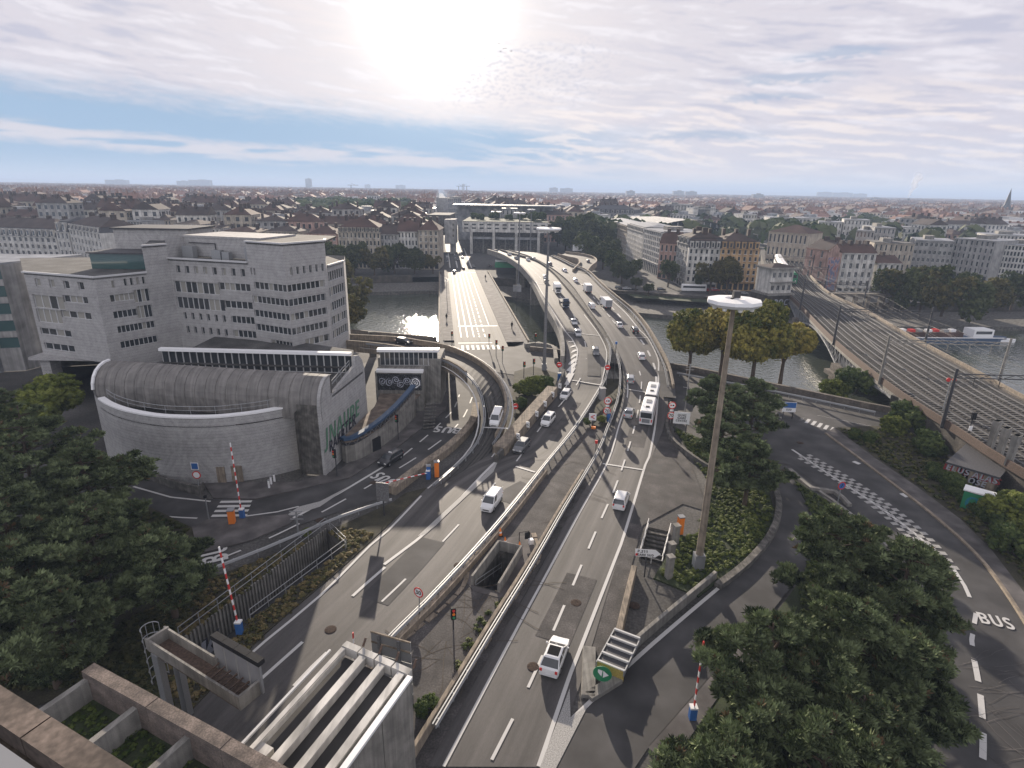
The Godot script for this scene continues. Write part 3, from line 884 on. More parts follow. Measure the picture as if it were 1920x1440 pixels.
	line(mb,[V(-3.75,1.9,-69.46),V(-0.45,1.9,-69.24)],0.3)
	line(mb,[V(-40.57,0.03,-55.87),V(-35.36,0.03,-53.75),V(-30.83,0.03,-53.02)],0.22)
	line(mb,shift(smooth([V(-38.31,0,-50.94),V(-34.35,0,-50.07),V(-30.54,0,-49.79)],3.0),0,0.03),0.2)
	line(mb,shift(smooth([V(-26.02,0,-46.26),V(-22.34,0,-48.8),V(-19.53,0,-52.9),V(-17.29,0,-56.85),V(-14.9,0,-61.45)],3.0),0,0.03),0.3)
	line(mb,shift(smooth([V(-25.98,0,-50.33),V(-23.27,0,-51.22),V(-21.52,0,-52.31)],3.0),0,0.03),0.2)
	dashes(mb,shift(smooth([V(-26.26,0,-42.4),V(-23.37,0,-45.24),V(-20.02,0,-49.54),V(-17.11,0,-54.07),V(-14.24,0,-58.95),V(-10.97,0,-65.07),V(-8.38,0,-71.24),V(-6.8,0,-78),V(-6.2,0,-86)],3.0),0,0.03),0.2,3.2,2.6,0.0)
	dashes(mb,shift(smooth([V(-13.16,0,-64.53),V(-11.11,0,-70.6),V(-9.4,0,-76.9),V(-8.5,0,-81.2),V(-8.3,0,-87.1)],3.0),0,0.03),0.2,2.4,2.0,0.0)
	dashes(mb,[V(-38.85,0.03,-36.68),V(-36.68,0.03,-37.04),V(-34.84,0.03,-37.89),V(-32.06,0.03,-40.06)],0.25,3.5,2.0)
	for k in 4:
		var a: Vector3 = V(-29.81,0.03,-52.95).lerp(V(-29.37,0.03,-50.27),k / 3.0)
		var b: Vector3 = V(-26.66,0.03,-53.16).lerp(V(-25.99,0.03,-50.48),k / 3.0)
		line(mb,[a,b],0.42)
	for u in [4.6,6.0,7.4]:
		line(mb,[bp(u,3,0.035),bp(u,112,0.035)],0.28)
	dashes(mb,[bp(8.6,3,0.035),bp(8.6,112,0.035)],0.3,1.4,1.0)
	dashes(mb,[bp(9.9,3,0.035),bp(9.9,112,0.035)],0.3,3.0,2.0)
	line(mb,[bp(11.6,14,0.035),bp(11.6,112,0.035)],0.18)
	line(mb,[bp(4.2,14,0.035),bp(13.6,14,0.035)],0.8)
	line(mb,[bp(3.8,-2,0.035),bp(11.0,-2,0.035)],0.6)
	line(mb,[bp(3.8,107,0.035),bp(13.8,107,0.035)],0.6)
	for k in 8:
		line(mb,[bp(4.6 + k * 1.05,-4,0.035),bp(4.6 + k * 1.05,-7.5,0.035)],0.5)
	for k in 9:
		line(mb,[bp(-6.5,-30 - k * 0.9,0.035),bp(-2.5,-30 - k * 0.9,0.035)],0.4)
	var ob := MB.new()
	for u in [5.3,6.7,8.0,9.25,10.75,12.6]:
		line(ob,[bp(u,-1,0.03),bp(u,60,0.03),bp(u,210,0.03)],0.55)
	struct("tyre_track",ob,M.asphalt_new,"dark tyre tracks along the lanes of the straight bridge")
	for u in [4.2,7.2,10.4,13.0]:
		line(mb,[bp(u,122,0.035),bp(u,205,0.035)],0.5)
	line(mb,shift(smooth([V(35.93,0,-68.3),V(37.31,0,-61.04),V(38.61,0,-54.79),V(39.21,0,-48.79),V(38.95,0,-43.41),V(37.63,0,-39.86)],3.0),0,0.03),0.3)
	dashes(mb,shift(smooth([V(33.01,0,-33.2),V(31.17,0,-30.17),V(29.49,0,-27.72),V(27.29,0,-24.87),V(25.32,0,-22.42)],3.0),0,0.03),0.35,2.2,1.3,0.2)
	dashes(mb,[V(36.68,0.03,-37.91),V(34.19,0.03,-35),V(32.98,0.03,-33.17)],0.3,1.5,1.5)
	line(mb,[V(45.3,0,-80.7),V(51.6,0,-76.3)],0.35)
	line(mb,[V(28.7,0,-92.9),V(38.6,0,-86.4)],0.3)
	line(mb,[V(27.6,0,-87.6),V(30.5,0,-86)],0.3)
	for k in 6:
		var a: Vector3 = V(41.6,0,-78.3).lerp(V(44.07,0.03,-74.46),k / 5.0)
		line(mb,[a,a + V(1.2,0,-1.5)],0.45)
	for q in [[V(38.5,0,-80.2),V(39.6,0,-79.4)],[V(41.99,0.03,-65.07),V(42.38,0.03,-64.35)],[V(42.92,0.03,-57.16),V(43.1,0.03,-56.35)]]:
		line(mb,q,0.6)
	line(mb,shift(smooth([V(4.14,0,-27.73),V(8.41,0,-32.09),V(12.41,0,-35.91),V(17.2,0,-40.35),V(18.15,0,-41.19)],3.0),0,0.04),0.3)
	var w := struct("road_marking",mb,M.paint,"white lane lines and crossings on all the roads")
	var wm := MB.new()
	sign_paint(wm,[V(1.86,0.04,-24.23),V(4.11,0.04,-30),V(3.97,0.04,-27.76),V(5.26,0.04,-28.85),V(2.76,0.04,-24.25)])
	sign_paint(wm,[V(-8.61,0.04,-47.32),V(-3.16,0.04,-59.51),V(-1.46,0.04,-63.85),V(-1.98,0.04,-60.61),V(-4.37,0.04,-55.55),V(-7.83,0.04,-47.79)])
	sign_paint(wm,[V(-22.34,0.04,-49.89),V(-21.49,0.04,-52.25),V(-19.68,0.04,-53.38),V(-17.34,0.04,-57.02),V(-19.35,0.04,-52.32)])
	struct("road_marking",wm,M.paint_worn,"worn white gore markings where roads part")
	var hm := MB.new()
	var l0 := smooth([V(8.8,1.1,-89.6),V(9.7,1.8,-96.7),V(10.7,2.7,-105.9),V(10.6,3.4,-112.9)],1.0)
	var l1 := smooth([V(10.2,1.6,-94.4),V(11.7,2.4,-102.3),V(12,2.9,-107.4),V(11.4,3.3,-112.3)],1.0)
	var ra := resample(l0,9)
	var rb := resample(l1,9)
	for i in 8:
		line(hm,[ra[i] + Vector3(0,up,0),rb[i] + Vector3(0,up,0)],0.7)
	struct("road_marking",hm,M.paint,"white hatching beside the left viaduct parapet")
	var cm := MB.new()
	var p0 := smooth([V(37.41,0.04,-66.84),V(39.27,0.04,-60.11),V(40.17,0.04,-53.68),V(40.15,0.04,-48.31),V(39.25,0.04,-43.51)],1.0)
	var q0 := resample(p0,44)
	for i in 43:
		for j in 4:
			if (i + j) % 2 == 0:
				var s0 := shift(q0,-0.2 + j * 0.62)
				var s1 := shift(q0,0.42 + j * 0.62)
				cm.quad(s0[i],s1[i],s1[i + 1],s0[i + 1])
	struct("road_marking",cm,M.paint_worn,"white chequered band along the right road")
	var km := MB.new()
	var dk := MB.new()
	rng.seed = 31
	for i in 30:
		var at: Vector3 = V(31.01,0.03,-33.37).lerp(V(27.82,0.03,-24.86),rng.randf()) + V(rng.randf_range(-0.5,4.0),0,0)
		var dir := V(1,0,rng.randf_range(-0.5,0.1)) if i % 3 else V(0.15,0,1)
		crack(km,at,dir,9,0.035)
	for i in 26:
		crack(dk,V(-6.95,0.04,-31.57).lerp(V(-1.08,0.04,-41.55),rng.randf()) + V(rng.randf_range(0,2.2),0,rng.randf_range(-1,1)),V(rng.randf_range(-1,1),0,rng.randf_range(-1,1)).normalized(),10,0.06)
	for i in 14:
		crack(dk,V(2.26,0.04,-48.08).lerp(V(9.79,0.04,-69.3),rng.randf()),V(rng.randf_range(-1,1),0,rng.randf_range(-1,1)).normalized(),12,0.05)
	struct("crack_sealing",km,M.pavement,"pale sealed cracks in the curving right road")
	struct("crack",dk,M.soil,"dark cracks across the median asphalt")
	for q in [[a_l,14.0,9.0,5.0,2.6],[a_l,34.0,6.0,9.0,2.8],[a_l,52.0,12.0,4.0,1.0],[b_l,12.0,8.0,3.6,2.6],[b_l,30.0,14.0,6.6,1.2],[b_l,48.0,7.0,3.4,2.4],[b_l,66.0,10.0,7.0,2.2],[a_l,74.0,10.0,5.0,2.2]]:
		var pb := MB.new()
		line(pb,shift(cut(q[0],q[1],q[1] + q[2]),q[3],0.018),q[4])
		struct("road_patch",pb,M.asphalt if int(q[1]) % 4 else M.asphalt_old,"resurfaced patch in a motorway lane")
	for q in [V(-4.36,0.02,-42.97),V(5.36,0.02,-38.39),V(1.78,0.02,-31.78),V(-13.07,0.02,-35.01),V(-15.14,0.02,-57.62),V(-18.56,0.02,-49.84),V(9.96,0.05,-38.16),V(37.97,0.02,-70.49)]:
		var cb := MB.new()
		cb.lathe(q,[[0.0,0.03],[0.38,0.02],[0.44,0.0]],12)
		cb.lathe(q,[[0.44,0.0],[0.38,0.02],[0.0,0.03]],12)
		struct("manhole_cover",cb,M.rust,"round iron manhole cover in the road")
	letters("BUS",V(37.54,0.04,-37.08),-0.35,0.9,1.5,"white BUS lettering on the curving right road")
	letters("BUS",V(-26.2,0.04,-44.45),2.05,1.5,1.4,"white BUS lettering on the street at left, near the pines")
	letters("BUS",V(-8.54,0.04,-72.77),PI - 0.15,1.5,1.3,"white BUS lettering in shade under the ramp")
	letters("BUS",V(-14.14,0.04,-58.49),2.4,1.3,1.3,"white BUS lettering on the street before the drum building")
func crack(mb: MB,at: Vector3,dir: Vector3,n: int,w: float) -> void:
	var path := [at]
	var d := dir
	for i in n:
		d = d.rotated(Vector3.UP,rng.randf_range(-0.22,0.22))
		path.append(path[-1] + d * rng.randf_range(0.3,0.6))
	line(mb,path,w)
func letters(s: String,at: Vector3,turn: float,size: float,long: float,label: String) -> void:
	var tm := TextMesh.new()
	var f := SystemFont.new()
	f.font_names = PackedStringArray(["Droid Sans"])
	f.font_weight = 700
	tm.font = f
	tm.text = s
	tm.font_size = 64
	tm.pixel_size = size / 46.0
	tm.depth = 0.005
	var o := struct("road_lettering",tm,M.paint,label)
	o.transform = Transform3D(Basis(Vector3.UP,turn) * Basis(Vector3.RIGHT,-PI / 2) * Basis.from_scale(Vector3(1,long,1)),at)
func make_rails() -> void:
	guard_rail(shift(cut(a_r,8.0,92.0),0.5),"twin-beam guard rail on the inbound side of the median")
	guard_rail(shift(cut(b_l,2.0,82.0),-0.5),"twin-beam guard rail on the outbound side of the median")
	parapet(shift(cut(a_r,0.0,40.0),0.9),"low pale wall on the inbound side of the median",0.55,0.3,M.concrete_tan,-0.1)
	parapet(shift(cut(b_l,0.0,38.0),-1.0),"low pale wall on the outbound side of the median",0.75,0.28,M.concrete_tan,-0.1)
	guard_rail(smooth([V(-32.79,0,-34.04),V(-29.02,0,-37.26),V(-25.36,0,-40.62),V(-21.52,0,-44.23),V(-16.42,0,-49.65),V(-12.16,0,-53.03)],3.0),"dark guard rail between the street and the scrubby verge",false)
	parapet(smooth([V(-1.75,0,-63.1),V(-0.01,0,-68.1),V(2.3,0.18,-74.5),V(6.6,0.6,-85.2),V(8.7,1.5,-93.7)],2.0),"dark retaining wall with white chevrons beside the inbound lanes",1.0,0.4,M.concrete_dark,-0.5)
	parapet(smooth([V(-1.5,0.2,-65.31),V(0.12,0.5,-69.23),V(3.1,1,-77),V(6.2,1.6,-84.6)],2.0),"broad tan ledge behind the chevron wall",0.9,1.6,M.concrete_tan,-0.5)
	parapet(smooth([V(2.6,0,-116.7),V(4.3,0,-117.7),V(8.1,0,-115.8),V(8.3,0,-106.1)],2.0),"short pale block wall at the corner of the junction",0.9,0.7,M.concrete,-0.2)
	guard_rail(smooth([V(29.2,0,-98.9),V(42.5,0,-89.7),V(53.8,0,-80.8)],3.0),"riverside railing along the right quay",false)
	parapet(smooth([V(7.75,0,-32.51),V(12.79,0,-37.37),V(17.43,0,-41.74)],2.0),"low white wall between the apron and the slip road",0.75,0.3,M.concrete,-0.1)
	parapet(smooth([V(17.24,0,-40.48),V(20.87,0,-43.68),V(24.93,0,-48.37),V(27.83,0,-53.36),V(29.21,0,-57.95),V(29.45,0,-61.83)],2.0),"low kerb wall round the grass island",0.45,0.6,M.concrete_dark,-0.1)
	parapet(smooth([V(7.38,0,-32.5),V(8.96,0,-37.28),V(10.67,0,-42.28)],2.0),"pale wall between apron and stairs, running to the crash cushion",0.8,0.45,M.concrete_tan,-0.1)
	parapet([V(5.82,0,-33.46),V(5.24,0,-29.22)],"short white kerb wall beside the crash cushion",0.3,0.9,M.concrete,-0.1)
	parapet([V(5.24,0,-29.22),V(7.46,0,-30.78)],"short white kerb wall at the nose of the apron",0.3,0.7,M.concrete,-0.1)
	parapet(smooth([V(24.4,0,-83.9),V(21.6,0,-75.3),V(21.12,0,-69.85),V(22.31,0,-64.84),V(23.34,0,-62.3)],2.0),"low wall curving off beside the grass island",0.6,0.4,M.concrete_dark,-0.1)
	parapet(smooth([V(32.89,0,-62.23),V(33.11,0,-59.33),V(33.24,0,-57.73),V(35.5,0,-56.97),V(35.55,0,-54.14)],2.0),"white kerb wall at the wedge island",0.35,0.5,M.concrete,-0.1)
	parapet(smooth([V(42.98,0,-73.74),V(43.26,0,-62.74),V(43.33,0,-52.59),V(42.63,0,-45.7),V(40.79,0,-39.61),V(38.15,0,-33.07)],2.0),"pale kerb along the curving right road",0.16,0.3,M.concrete_tan,-0.1)
	parapet(smooth([V(32.9,0,-60.88),V(34.42,0,-55.43),V(35.14,0,-48.85),V(34.86,0,-42.71),V(32.98,0,-37.26),V(29.82,0,-32.4),V(26.57,0,-28.43),V(23.37,0,-24.8),V(20.66,0,-21.26)],2.0),"kerb along the inner side of the curving right road",0.16,0.35,M.concrete,-0.1)
	parapet(smooth([V(-46.42,0,-62.24),V(-41.83,0,-58.87),V(-36.66,0,-56.06),V(-32.78,0,-54.68),V(-32.8,0,-55.48)],2.0),"curving low wall with pale rail before the drum building",0.9,0.3,M.concrete_dark,-0.1)
var win_cache := {}
func window_mesh(w: float,h: float,frame: Material,pane: Material,bars: int,sill := 0.0,rail := false) -> ArrayMesh:
	var key := "%.2f %.2f %d %d %d %.2f %s" % [w,h,frame.get_instance_id(),pane.get_instance_id(),bars,sill,rail]
	if win_cache.has(key):
		return win_cache[key]
	var f := MB.new()
	var t := minf(0.07,w * 0.065)
	f.box(Vector3(-w * 0.5 + t * 0.5,h * 0.5,0),Vector3(t,h,0.08))
	f.box(Vector3(w * 0.5 - t * 0.5,h * 0.5,0),Vector3(t,h,0.08))
	f.box(Vector3(0,t * 0.5,0.004),Vector3(w - t * 2,t,0.08))
	f.box(Vector3(0,h - t * 0.5,0.004),Vector3(w - t * 2,t,0.08))
	for i in bars:
		var x := -w * 0.5 + w * (i + 1) / (bars + 1.0)
		f.box(Vector3(x,h * 0.5,-0.004),Vector3(t * 0.7,h - t * 2,0.06))
	if rail:
		f.box(Vector3(0,h * 0.62,-0.002),Vector3(w - t * 2,t * 0.7,0.05))
	if sill > 0.0:
		f.box(Vector3(0,-0.05,0.12),Vector3(w + sill,0.1,0.24))
	var p := MB.new()
	p.quad(Vector3(-w * 0.5,0,-0.03),Vector3(w * 0.5,0,-0.03),Vector3(w * 0.5,h,-0.03),Vector3(-w * 0.5,h,-0.03))
	var me := f.mesh()
	var a := []
	a.resize(Mesh.ARRAY_MAX)
	a[Mesh.ARRAY_VERTEX] = p.v
	a[Mesh.ARRAY_NORMAL] = p.n
	a[Mesh.ARRAY_TEX_UV] = p.uv
	me.add_surface_from_arrays(Mesh.PRIMITIVE_TRIANGLES,a)
	me.surface_set_material(0,frame)
	me.surface_set_material(1,pane)
	win_cache[key] = me
	return me
func put_window(parent: Node3D,me: Mesh,at: Vector3,u: Vector3,called := "window") -> void:
	var o := MeshInstance3D.new()
	o.mesh = me
	o.name = called
	parent.add_child(o,true)
	o.transform = Transform3D(Basis(u,Vector3.UP,u.cross(Vector3.UP)),at)
func facade(parent: Node3D,mb: MB,a: Vector3,b: Vector3,h: float,rows: Array,frame: Material,y0 := 0.0) -> void:
	var w := a.distance_to(b)
	var u := (b - a) / w
	var out := u.cross(Vector3.UP)
	var holes := []
	for r in rows:
		var u0: float = r[0] * w
		var u1: float = r[1] * w
		var n: int = r[4]
		var cell := (u1 - u0) / n
		var ww: float = cell * (1.0 - r[5])
		if r[5] == 0.0:
			holes.append([u0,u1,r[2] - y0,r[3] - y0])
		for i in n:
			var c := u0 + cell * (i + 0.5)
			if r[5] > 0.0:
				holes.append([c - ww * 0.5,c + ww * 0.5,r[2] - y0,r[3] - y0])
			var pane: Material = M.glass_curtain if rng.randf() < r[6] else M.glass
			put_window(parent,window_mesh(ww,r[3] - r[2],frame,pane,0),a + u * c + Vector3(0,r[2] - a.y,0) - out * 0.22,u)
	mb.wall(Vector3(a.x,y0,a.z),u,w,h - y0,holes,0.26)
func roof_cap(mb: MB,pts: Array,y: float) -> void:
	mb.prism(flat(pts),y - 0.25,y)
func make_office() -> void:
	var t := thing("office_building","grey panelled office block with stepped wings and ribbon windows","office building")
	var A := V(-27.4,23.3,-86)
	var Vv := V(-31.1,23.7,-80)
	var C := V(-37.4,23.4,-83)
	var D := V(-50.6,22.1,-86.5)
	var I := V(-52.3,19.8,-83.5)
	var W := V(-56,19.6,-78)
	var L := V(-68.6,18.6,-82)
	var A2 := V(-27.4,19,-95)
	var A3 := V(-28.1,20.3,-88.5)
	for p in [A,Vv,C,D,I,W,L,A2,A3]:
		pass
	var g := func(p: Vector3) -> Vector3: return Vector3(p.x,0,p.z)
	var wf: Material = M.white_metal
	var mb := MB.new()
	facade(t,mb,g.call(Vv),g.call(A),23.5,[[0.06,0.99,19.3,20.35,6,0.62,0.2],[0.02,0.93,17.0,18.05,8,0.0,0.1],[0.02,0.93,15.0,16.05,8,0.0,0.05],[0.02,0.93,12.95,14.0,8,0.0,0.05],[0.02,0.93,10.9,11.95,8,0.0,0.1],[0.3,0.93,8.9,9.95,5,0.0,0.7],[0.05,0.95,5.5,6.6,6,0.5,0.2],[0.05,0.95,2.5,3.6,6,0.5,0.2]],wf)
	facade(t,mb,g.call(C),g.call(Vv),23.5,[[0.02,0.2,19.0,19.95,2,0.5,0.0],[0.1,0.98,17.0,18.05,7,0.0,0.2],[0.0,0.98,15.0,16.05,8,0.0,0.1],[0.0,0.98,12.95,14.0,8,0.0,0.05],[0.0,0.98,10.9,11.95,8,0.0,0.05],[0.4,0.98,8.9,9.9,6,0.0,0.4]],wf)
	facade(t,mb,g.call(D),g.call(C),20.6,[[0.05,0.98,18.6,19.7,8,0.55,0.35],[0.02,0.60,15.7,17.4,8,0.0,0.35],[0.60,0.99,16.5,17.6,6,0.0,0.2],[0.02,0.64,13.3,15.05,9,0.0,0.3],[0.64,0.99,13.9,15.0,5,0.0,0.1],[0.05,0.66,11.7,12.75,6,0.6,0.0],[0.70,0.99,11.7,12.8,5,0.0,0.05],[0.06,0.66,9.6,10.65,6,0.6,0.0],[0.70,0.99,9.6,10.7,5,0.0,0.05]],wf)
	facade(t,mb,g.call(I),g.call(D),22.6,[],wf)
	facade(t,mb,g.call(W),g.call(I),18.9,[[0.28,0.36,17.3,18.3,1,0.3,1.0],[0.5,0.98,17.4,18.4,4,0.55,0.1],[0.22,0.68,15.4,16.4,5,0.0,0.45],[0.68,0.99,14.9,16.7,4,0.0,0.3],[0.22,0.68,13.1,14.1,5,0.0,0.2],[0.68,0.99,12.6,14.4,4,0.0,0.2],[0.24,0.99,11.0,12.0,9,0.0,0.15],[0.24,0.99,8.8,9.8,8,0.0,0.05]],wf)
	facade(t,mb,g.call(L),g.call(W),18.9,[[0.08,0.9,17.1,18.2,4,0.6,0.45],[0.05,0.50,14.0,15.9,4,0.0,0.8],[0.50,0.85,15.2,16.2,4,0.0,0.3],[0.05,0.42,11.9,13.9,4,0.0,0.7],[0.42,0.85,13.0,14.0,4,0.0,0.3],[0.04,0.5,10.1,11.1,4,0.0,0.4],[0.05,0.5,7.9,8.9,4,0.0,0.1]],wf,7.0)
	var leg := MB.new()
	leg.box(g.call(L) + V(0.9,3.5,0.2),Vector3(1.4,7.0,2.0))
	leg.box(g.call(W) + V(-0.4,3.5,-0.6),Vector3(1.6,7.0,1.2))
	leg.box((g.call(L) + g.call(W)) * 0.5 + V(0,6.9,-9),Vector3(14,0.4,18))
	part("leg",leg,M.panel,t)
	facade(t,mb,g.call(A3),g.call(A2),19.6,[[0.05,0.97,17.2,18.7,7,0.0,0.1],[0.05,0.97,14.9,16.3,7,0.0,0.1],[0.05,0.97,12.6,14.0,7,0.0,0.1],[0.05,0.97,10.4,11.8,7,0.0,0.1],[0.05,0.97,8.2,9.6,7,0.0,0.1]],wf)
	mb.wall(g.call(A),(g.call(A3) - g.call(A)).normalized(),g.call(A).distance_to(g.call(A3)),23.5,[],0.1)
	var back := [g.call(A2),g.call(A2) + V(-2,0,-8),V(-50,0,-107),V(-82,0,-98),g.call(L)]
	for i in back.size() - 1:
		var d: Vector3 = back[i + 1] - back[i]
		mb.wall(back[i],d.normalized(),d.length(),18.9 if i > 1 else 19.6,[],0.1)
	part("wall",mb,M.panel,t)
	var rf := MB.new()
	var roofs := [[[g.call(A),g.call(Vv),g.call(C),V(-36.5,0,-98),V(-28.5,0,-96)],23.5],[[g.call(C),g.call(D),V(-50,0,-107),V(-36.5,0,-99)],20.6],[[g.call(I),g.call(D),V(-50,0,-106),V(-62,0,-104)],22.6],[[g.call(L),g.call(W),g.call(I),V(-62,0,-104),V(-82,0,-98)],18.9],[[g.call(A3),g.call(A2),V(-32,0,-102),V(-37,0,-98)],19.6]]
	for q in roofs:
		roof_cap(rf,q[0],q[1] - 0.02)
	part("roof",rf,M.roof_gravel,t)
	for q in [[[g.call(C),g.call(Vv),g.call(A),g.call(A3)],23.5],[[g.call(D),g.call(C)],20.6],[[g.call(I),g.call(D)],22.6],[[g.call(L),g.call(W),g.call(I)],18.9],[[g.call(A3),g.call(A2)],19.6]]:
		var pth := []
		for p in q[0]:
			pth.append(p + V(0,q[1],0))
		var cop := MB.new()
		cop.sweep([Vector2(-0.12,0),Vector2(0.3,0),Vector2(0.3,0.22),Vector2(-0.12,0.22)],pth)
		part("coping",cop,M.white_metal,t)
	var pl := MB.new()
	var d0 := g.call(D) as Vector3
	var c0 := g.call(C) as Vector3
	var ud := (c0 - d0).normalized()
	var inn := -ud.cross(Vector3.UP)
	pl.wall(d0 + inn * 3.4 + V(0,20.6,0),ud,d0.distance_to(c0),3.1,[],0.1)
	pl.box((d0 + c0) * 0.5 + inn * 7.5 + V(0,23.6,0),Vector3(d0.distance_to(c0),0.3,8.4),Basis(ud,Vector3.UP,-inn))
	pl.wall(d0 + V(0,20.6,0),inn,3.4,3.0,[],0.1)
	part("plant_storey",pl,M.panel,t)
	var boxes := [[0.14,1.9,1.7,0.9],[0.5,1.6,1.3,0.8],[0.62,1.2,1.1,0.8],[0.93,1.6,1.9,1.0]]
	for q in boxes:
		var bm := MB.new()
		bm.box(d0.lerp(c0,q[0]) + inn * 2.2 + V(0,20.6 + q[2] * 0.5,0),Vector3(q[1],q[2],q[3]),Basis(ud,Vector3.UP,-inn))
		part("air_unit",bm,M.galvanised,t)
	var ap := MB.new()
	var pp := d0.lerp(c0,0.08) + inn * 3.2
	var pq := d0.lerp(c0,0.42) + inn * 3.2
	ap.bar(pp + V(0,22.7,0),pq + V(0,22.7,0),0.12,0.12)
	ap.bar(pq + V(0,22.7,0),pq + V(0,20.6,0),0.12,0.12)
	ap.bar(pp + V(0,20.7,0),pq + V(0,20.7,0),0.1,0.1)
	part("duct",ap,M.dark_metal,t)
	var ph := MB.new()
	var p0 := V(-62.3,20.8,-86)
	ph.box(V(p0.x + 4.2,20.0,-89.5),Vector3(8.6,2.2,5.0))
	part("glazed_penthouse",ph,M.glass_teal,t)
	var pr := MB.new()
	pr.box(V(p0.x + 4.2,21.2,-89.5),Vector3(9.2,0.2,5.6))
	part("penthouse_roof",pr,M.slate,t)
	var ub := MB.new()
	ub.box(V(-56.5,21.6,-97.0),Vector3(11.5,5.2,8.0))
	part("rear_block",ub,M.panel,t)
	var ur := MB.new()
	ur.box(V(-56.5,24.33,-97.0),Vector3(12.2,0.22,8.6))
	part("rear_roof",ur,M.slate,t)
	var nb := thing("office_building","low office block with teal glass bands at the left edge","office building")
	var nm := MB.new()
	var na := V(-118,0,-86)
	var nc := V(-84,0,-96)
	var nu := (nc - na).normalized()
	var rows := []
	for k in 5:
		rows.append([0.0,1.0,4.0 + k * 2.9,5.9 + k * 2.9,12,0.0,0.0])
	var keep: Material = M.glass
	M.glass = M.glass_teal
	facade(nb,nm,na,nc,18.0,rows,M.steel)
	M.glass = keep
	nm.wall(nc,V(0.3,0,-0.954),14.0,18.0,[],0.1)
	part("wall",nm,M.stucco_grey,nb)
	var nr := MB.new()
	nr.prism(flat([na,nc,nc + V(4,0,-14),na + V(-4,0,-18)]),17.8,18.3)
	part("roof",nr,M.zinc,nb)
	var fin := MB.new()
	for k in 5:
		fin.box(na.lerp(nc,0.1 + 0.2 * k) + V(0,9,0.3),Vector3(0.7,18.2,0.7))
	part("pillar",fin,M.zinc,nb)
	make_drum()
func make_drum() -> void:
	var t := thing("drum_building","hall with a curved board-marked concrete wall and ribbed barrel roof","hall")
	var top := smooth([V(-46.87,7.7,-62.03),V(-44.88,7.7,-60.39),V(-42.41,7.7,-58.85),V(-39.8,7.7,-57.71),V(-36.96,7.7,-56.91),V(-34.06,7.7,-56.74),V(-31.36,7.7,-56.94),V(-29.4,7.7,-57.56),V(-27.49,7.7,-58.42),V(-25.67,7.7,-59.63),V(-24,7.7,-60.87)],0.8)
	var mb := MB.new()
	var n := top.size()
	for i in n - 1:
		var a: Vector3 = top[i]
		var b: Vector3 = top[i + 1]
		var da: Vector3 = (top[mini(i + 1,n - 1)] - top[maxi(i - 1,0)]).normalized()
		var db: Vector3 = (top[mini(i + 2,n - 1)] - top[i]).normalized()
		var na := Vector3(-da.z,0,da.x)
		var nb := Vector3(-db.z,0,db.x)
		var a0 := Vector3(a.x,0,a.z)
		var b0 := Vector3(b.x,0,b.z)
		mb.nquad(a0,b0,b,a,na,nb,nb,na)
		mb.nquad(b - nb * 0.5 + V(0,-1.2,0),a - na * 0.5 + V(0,-1.2,0),a - na * 0.5,b - nb * 0.5,-nb,-na,-na,-nb)
	part("curved_wall",mb,M.board,t)
	var cp := MB.new()
	cp.sweep([Vector2(-0.6,-0.02),Vector2(0.1,-0.02),Vector2(0.1,0.16),Vector2(-0.6,0.16)],top)
	part("coping",cp,M.white,t)
	var rl := MB.new()
	var rp := shift(top,-0.9)
	rl.tube(shift(rp,0,0.95),0.035,0.035,5)
	rl.tube(shift(rp,0,0.5),0.025,0.025,5)
	part("handrail",rl,M.galvanised,t)
	for i in range(0,n,4):
		var pm := MB.new()
		pm.bar(rp[i] + V(0,-0.6,0),rp[i] + V(0,0.95,0),0.05,0.05)
		part("rail_post",pm,M.galvanised,t)
	var fr := MB.new()
	var poly := top.duplicate()
	poly.append(V(-20.8,0,-60.2))
	poly.append(V(-47,0,-64))
	fr.prism(flat(poly),6.6,6.75)
	part("flat_roof",fr,M.roof_gravel,t)
	var F := V(-20.74,0,-58.97)
	var gd := Vector3(0.123,0,-0.992)
	var ax := (V(-48.6,0,-63.4) - V(-21.0,0,-59.3)).normalized()
	var prof := [Vector2(0.0,6.6),Vector2(0.0,8.3),Vector2(0.12,9.0),Vector2(0.42,9.7),Vector2(0.9,10.3),Vector2(1.6,10.75),Vector2(2.3,10.98),Vector2(3.1,11.0)]
	var bays := 22
	var wv := 27.6 / bays
	for k in bays:
		var vb := MB.new()
		for i in prof.size() - 1:
			for s in [[0.03,wv - 0.05,0.0]]:
				var a: Vector3 = F + ax * (k * wv + s[0]) + gd * (prof[i].x + 0.25) + V(0,prof[i].y,0)
				var b: Vector3 = F + ax * (k * wv + s[1]) + gd * (prof[i].x + 0.25) + V(0,prof[i].y,0)
				var c: Vector3 = F + ax * (k * wv + s[1]) + gd * (prof[i + 1].x + 0.25) + V(0,prof[i + 1].y,0)
				var d: Vector3 = F + ax * (k * wv + s[0]) + gd * (prof[i + 1].x + 0.25) + V(0,prof[i + 1].y,0)
				vb.quad(b,a,d,c)
		var base := F + ax * (k * wv) + gd * 0.25
		for i in prof.size() - 1:
			vb.bar(base + gd * prof[i].x + V(0,prof[i].y,0),base + gd * prof[i + 1].x + V(0,prof[i + 1].y,0),0.05,0.05)
		vb.quad(base + gd * 3.1 + V(0,11.0,0),base + gd * 3.1 + V(0,8.6,0),base + gd * 3.1 + ax * wv + V(0,8.6,0),base + gd * 3.1 + ax * wv + V(0,11.0,0))
		part("roof_panel",vb,M.vault,t)
	var pw := MB.new()
	pw.quad(V(-23.5,0,-59.5),V(-20.8,0,-59.2),V(-20.8,8.4,-59.2),V(-23.5,8.4,-59.5))
	pw.quad(V(-23.5,0,-59.5),V(-23.5,7.7,-59.5),V(-23.5,7.7,-58.6),V(-23.5,0,-58.6))
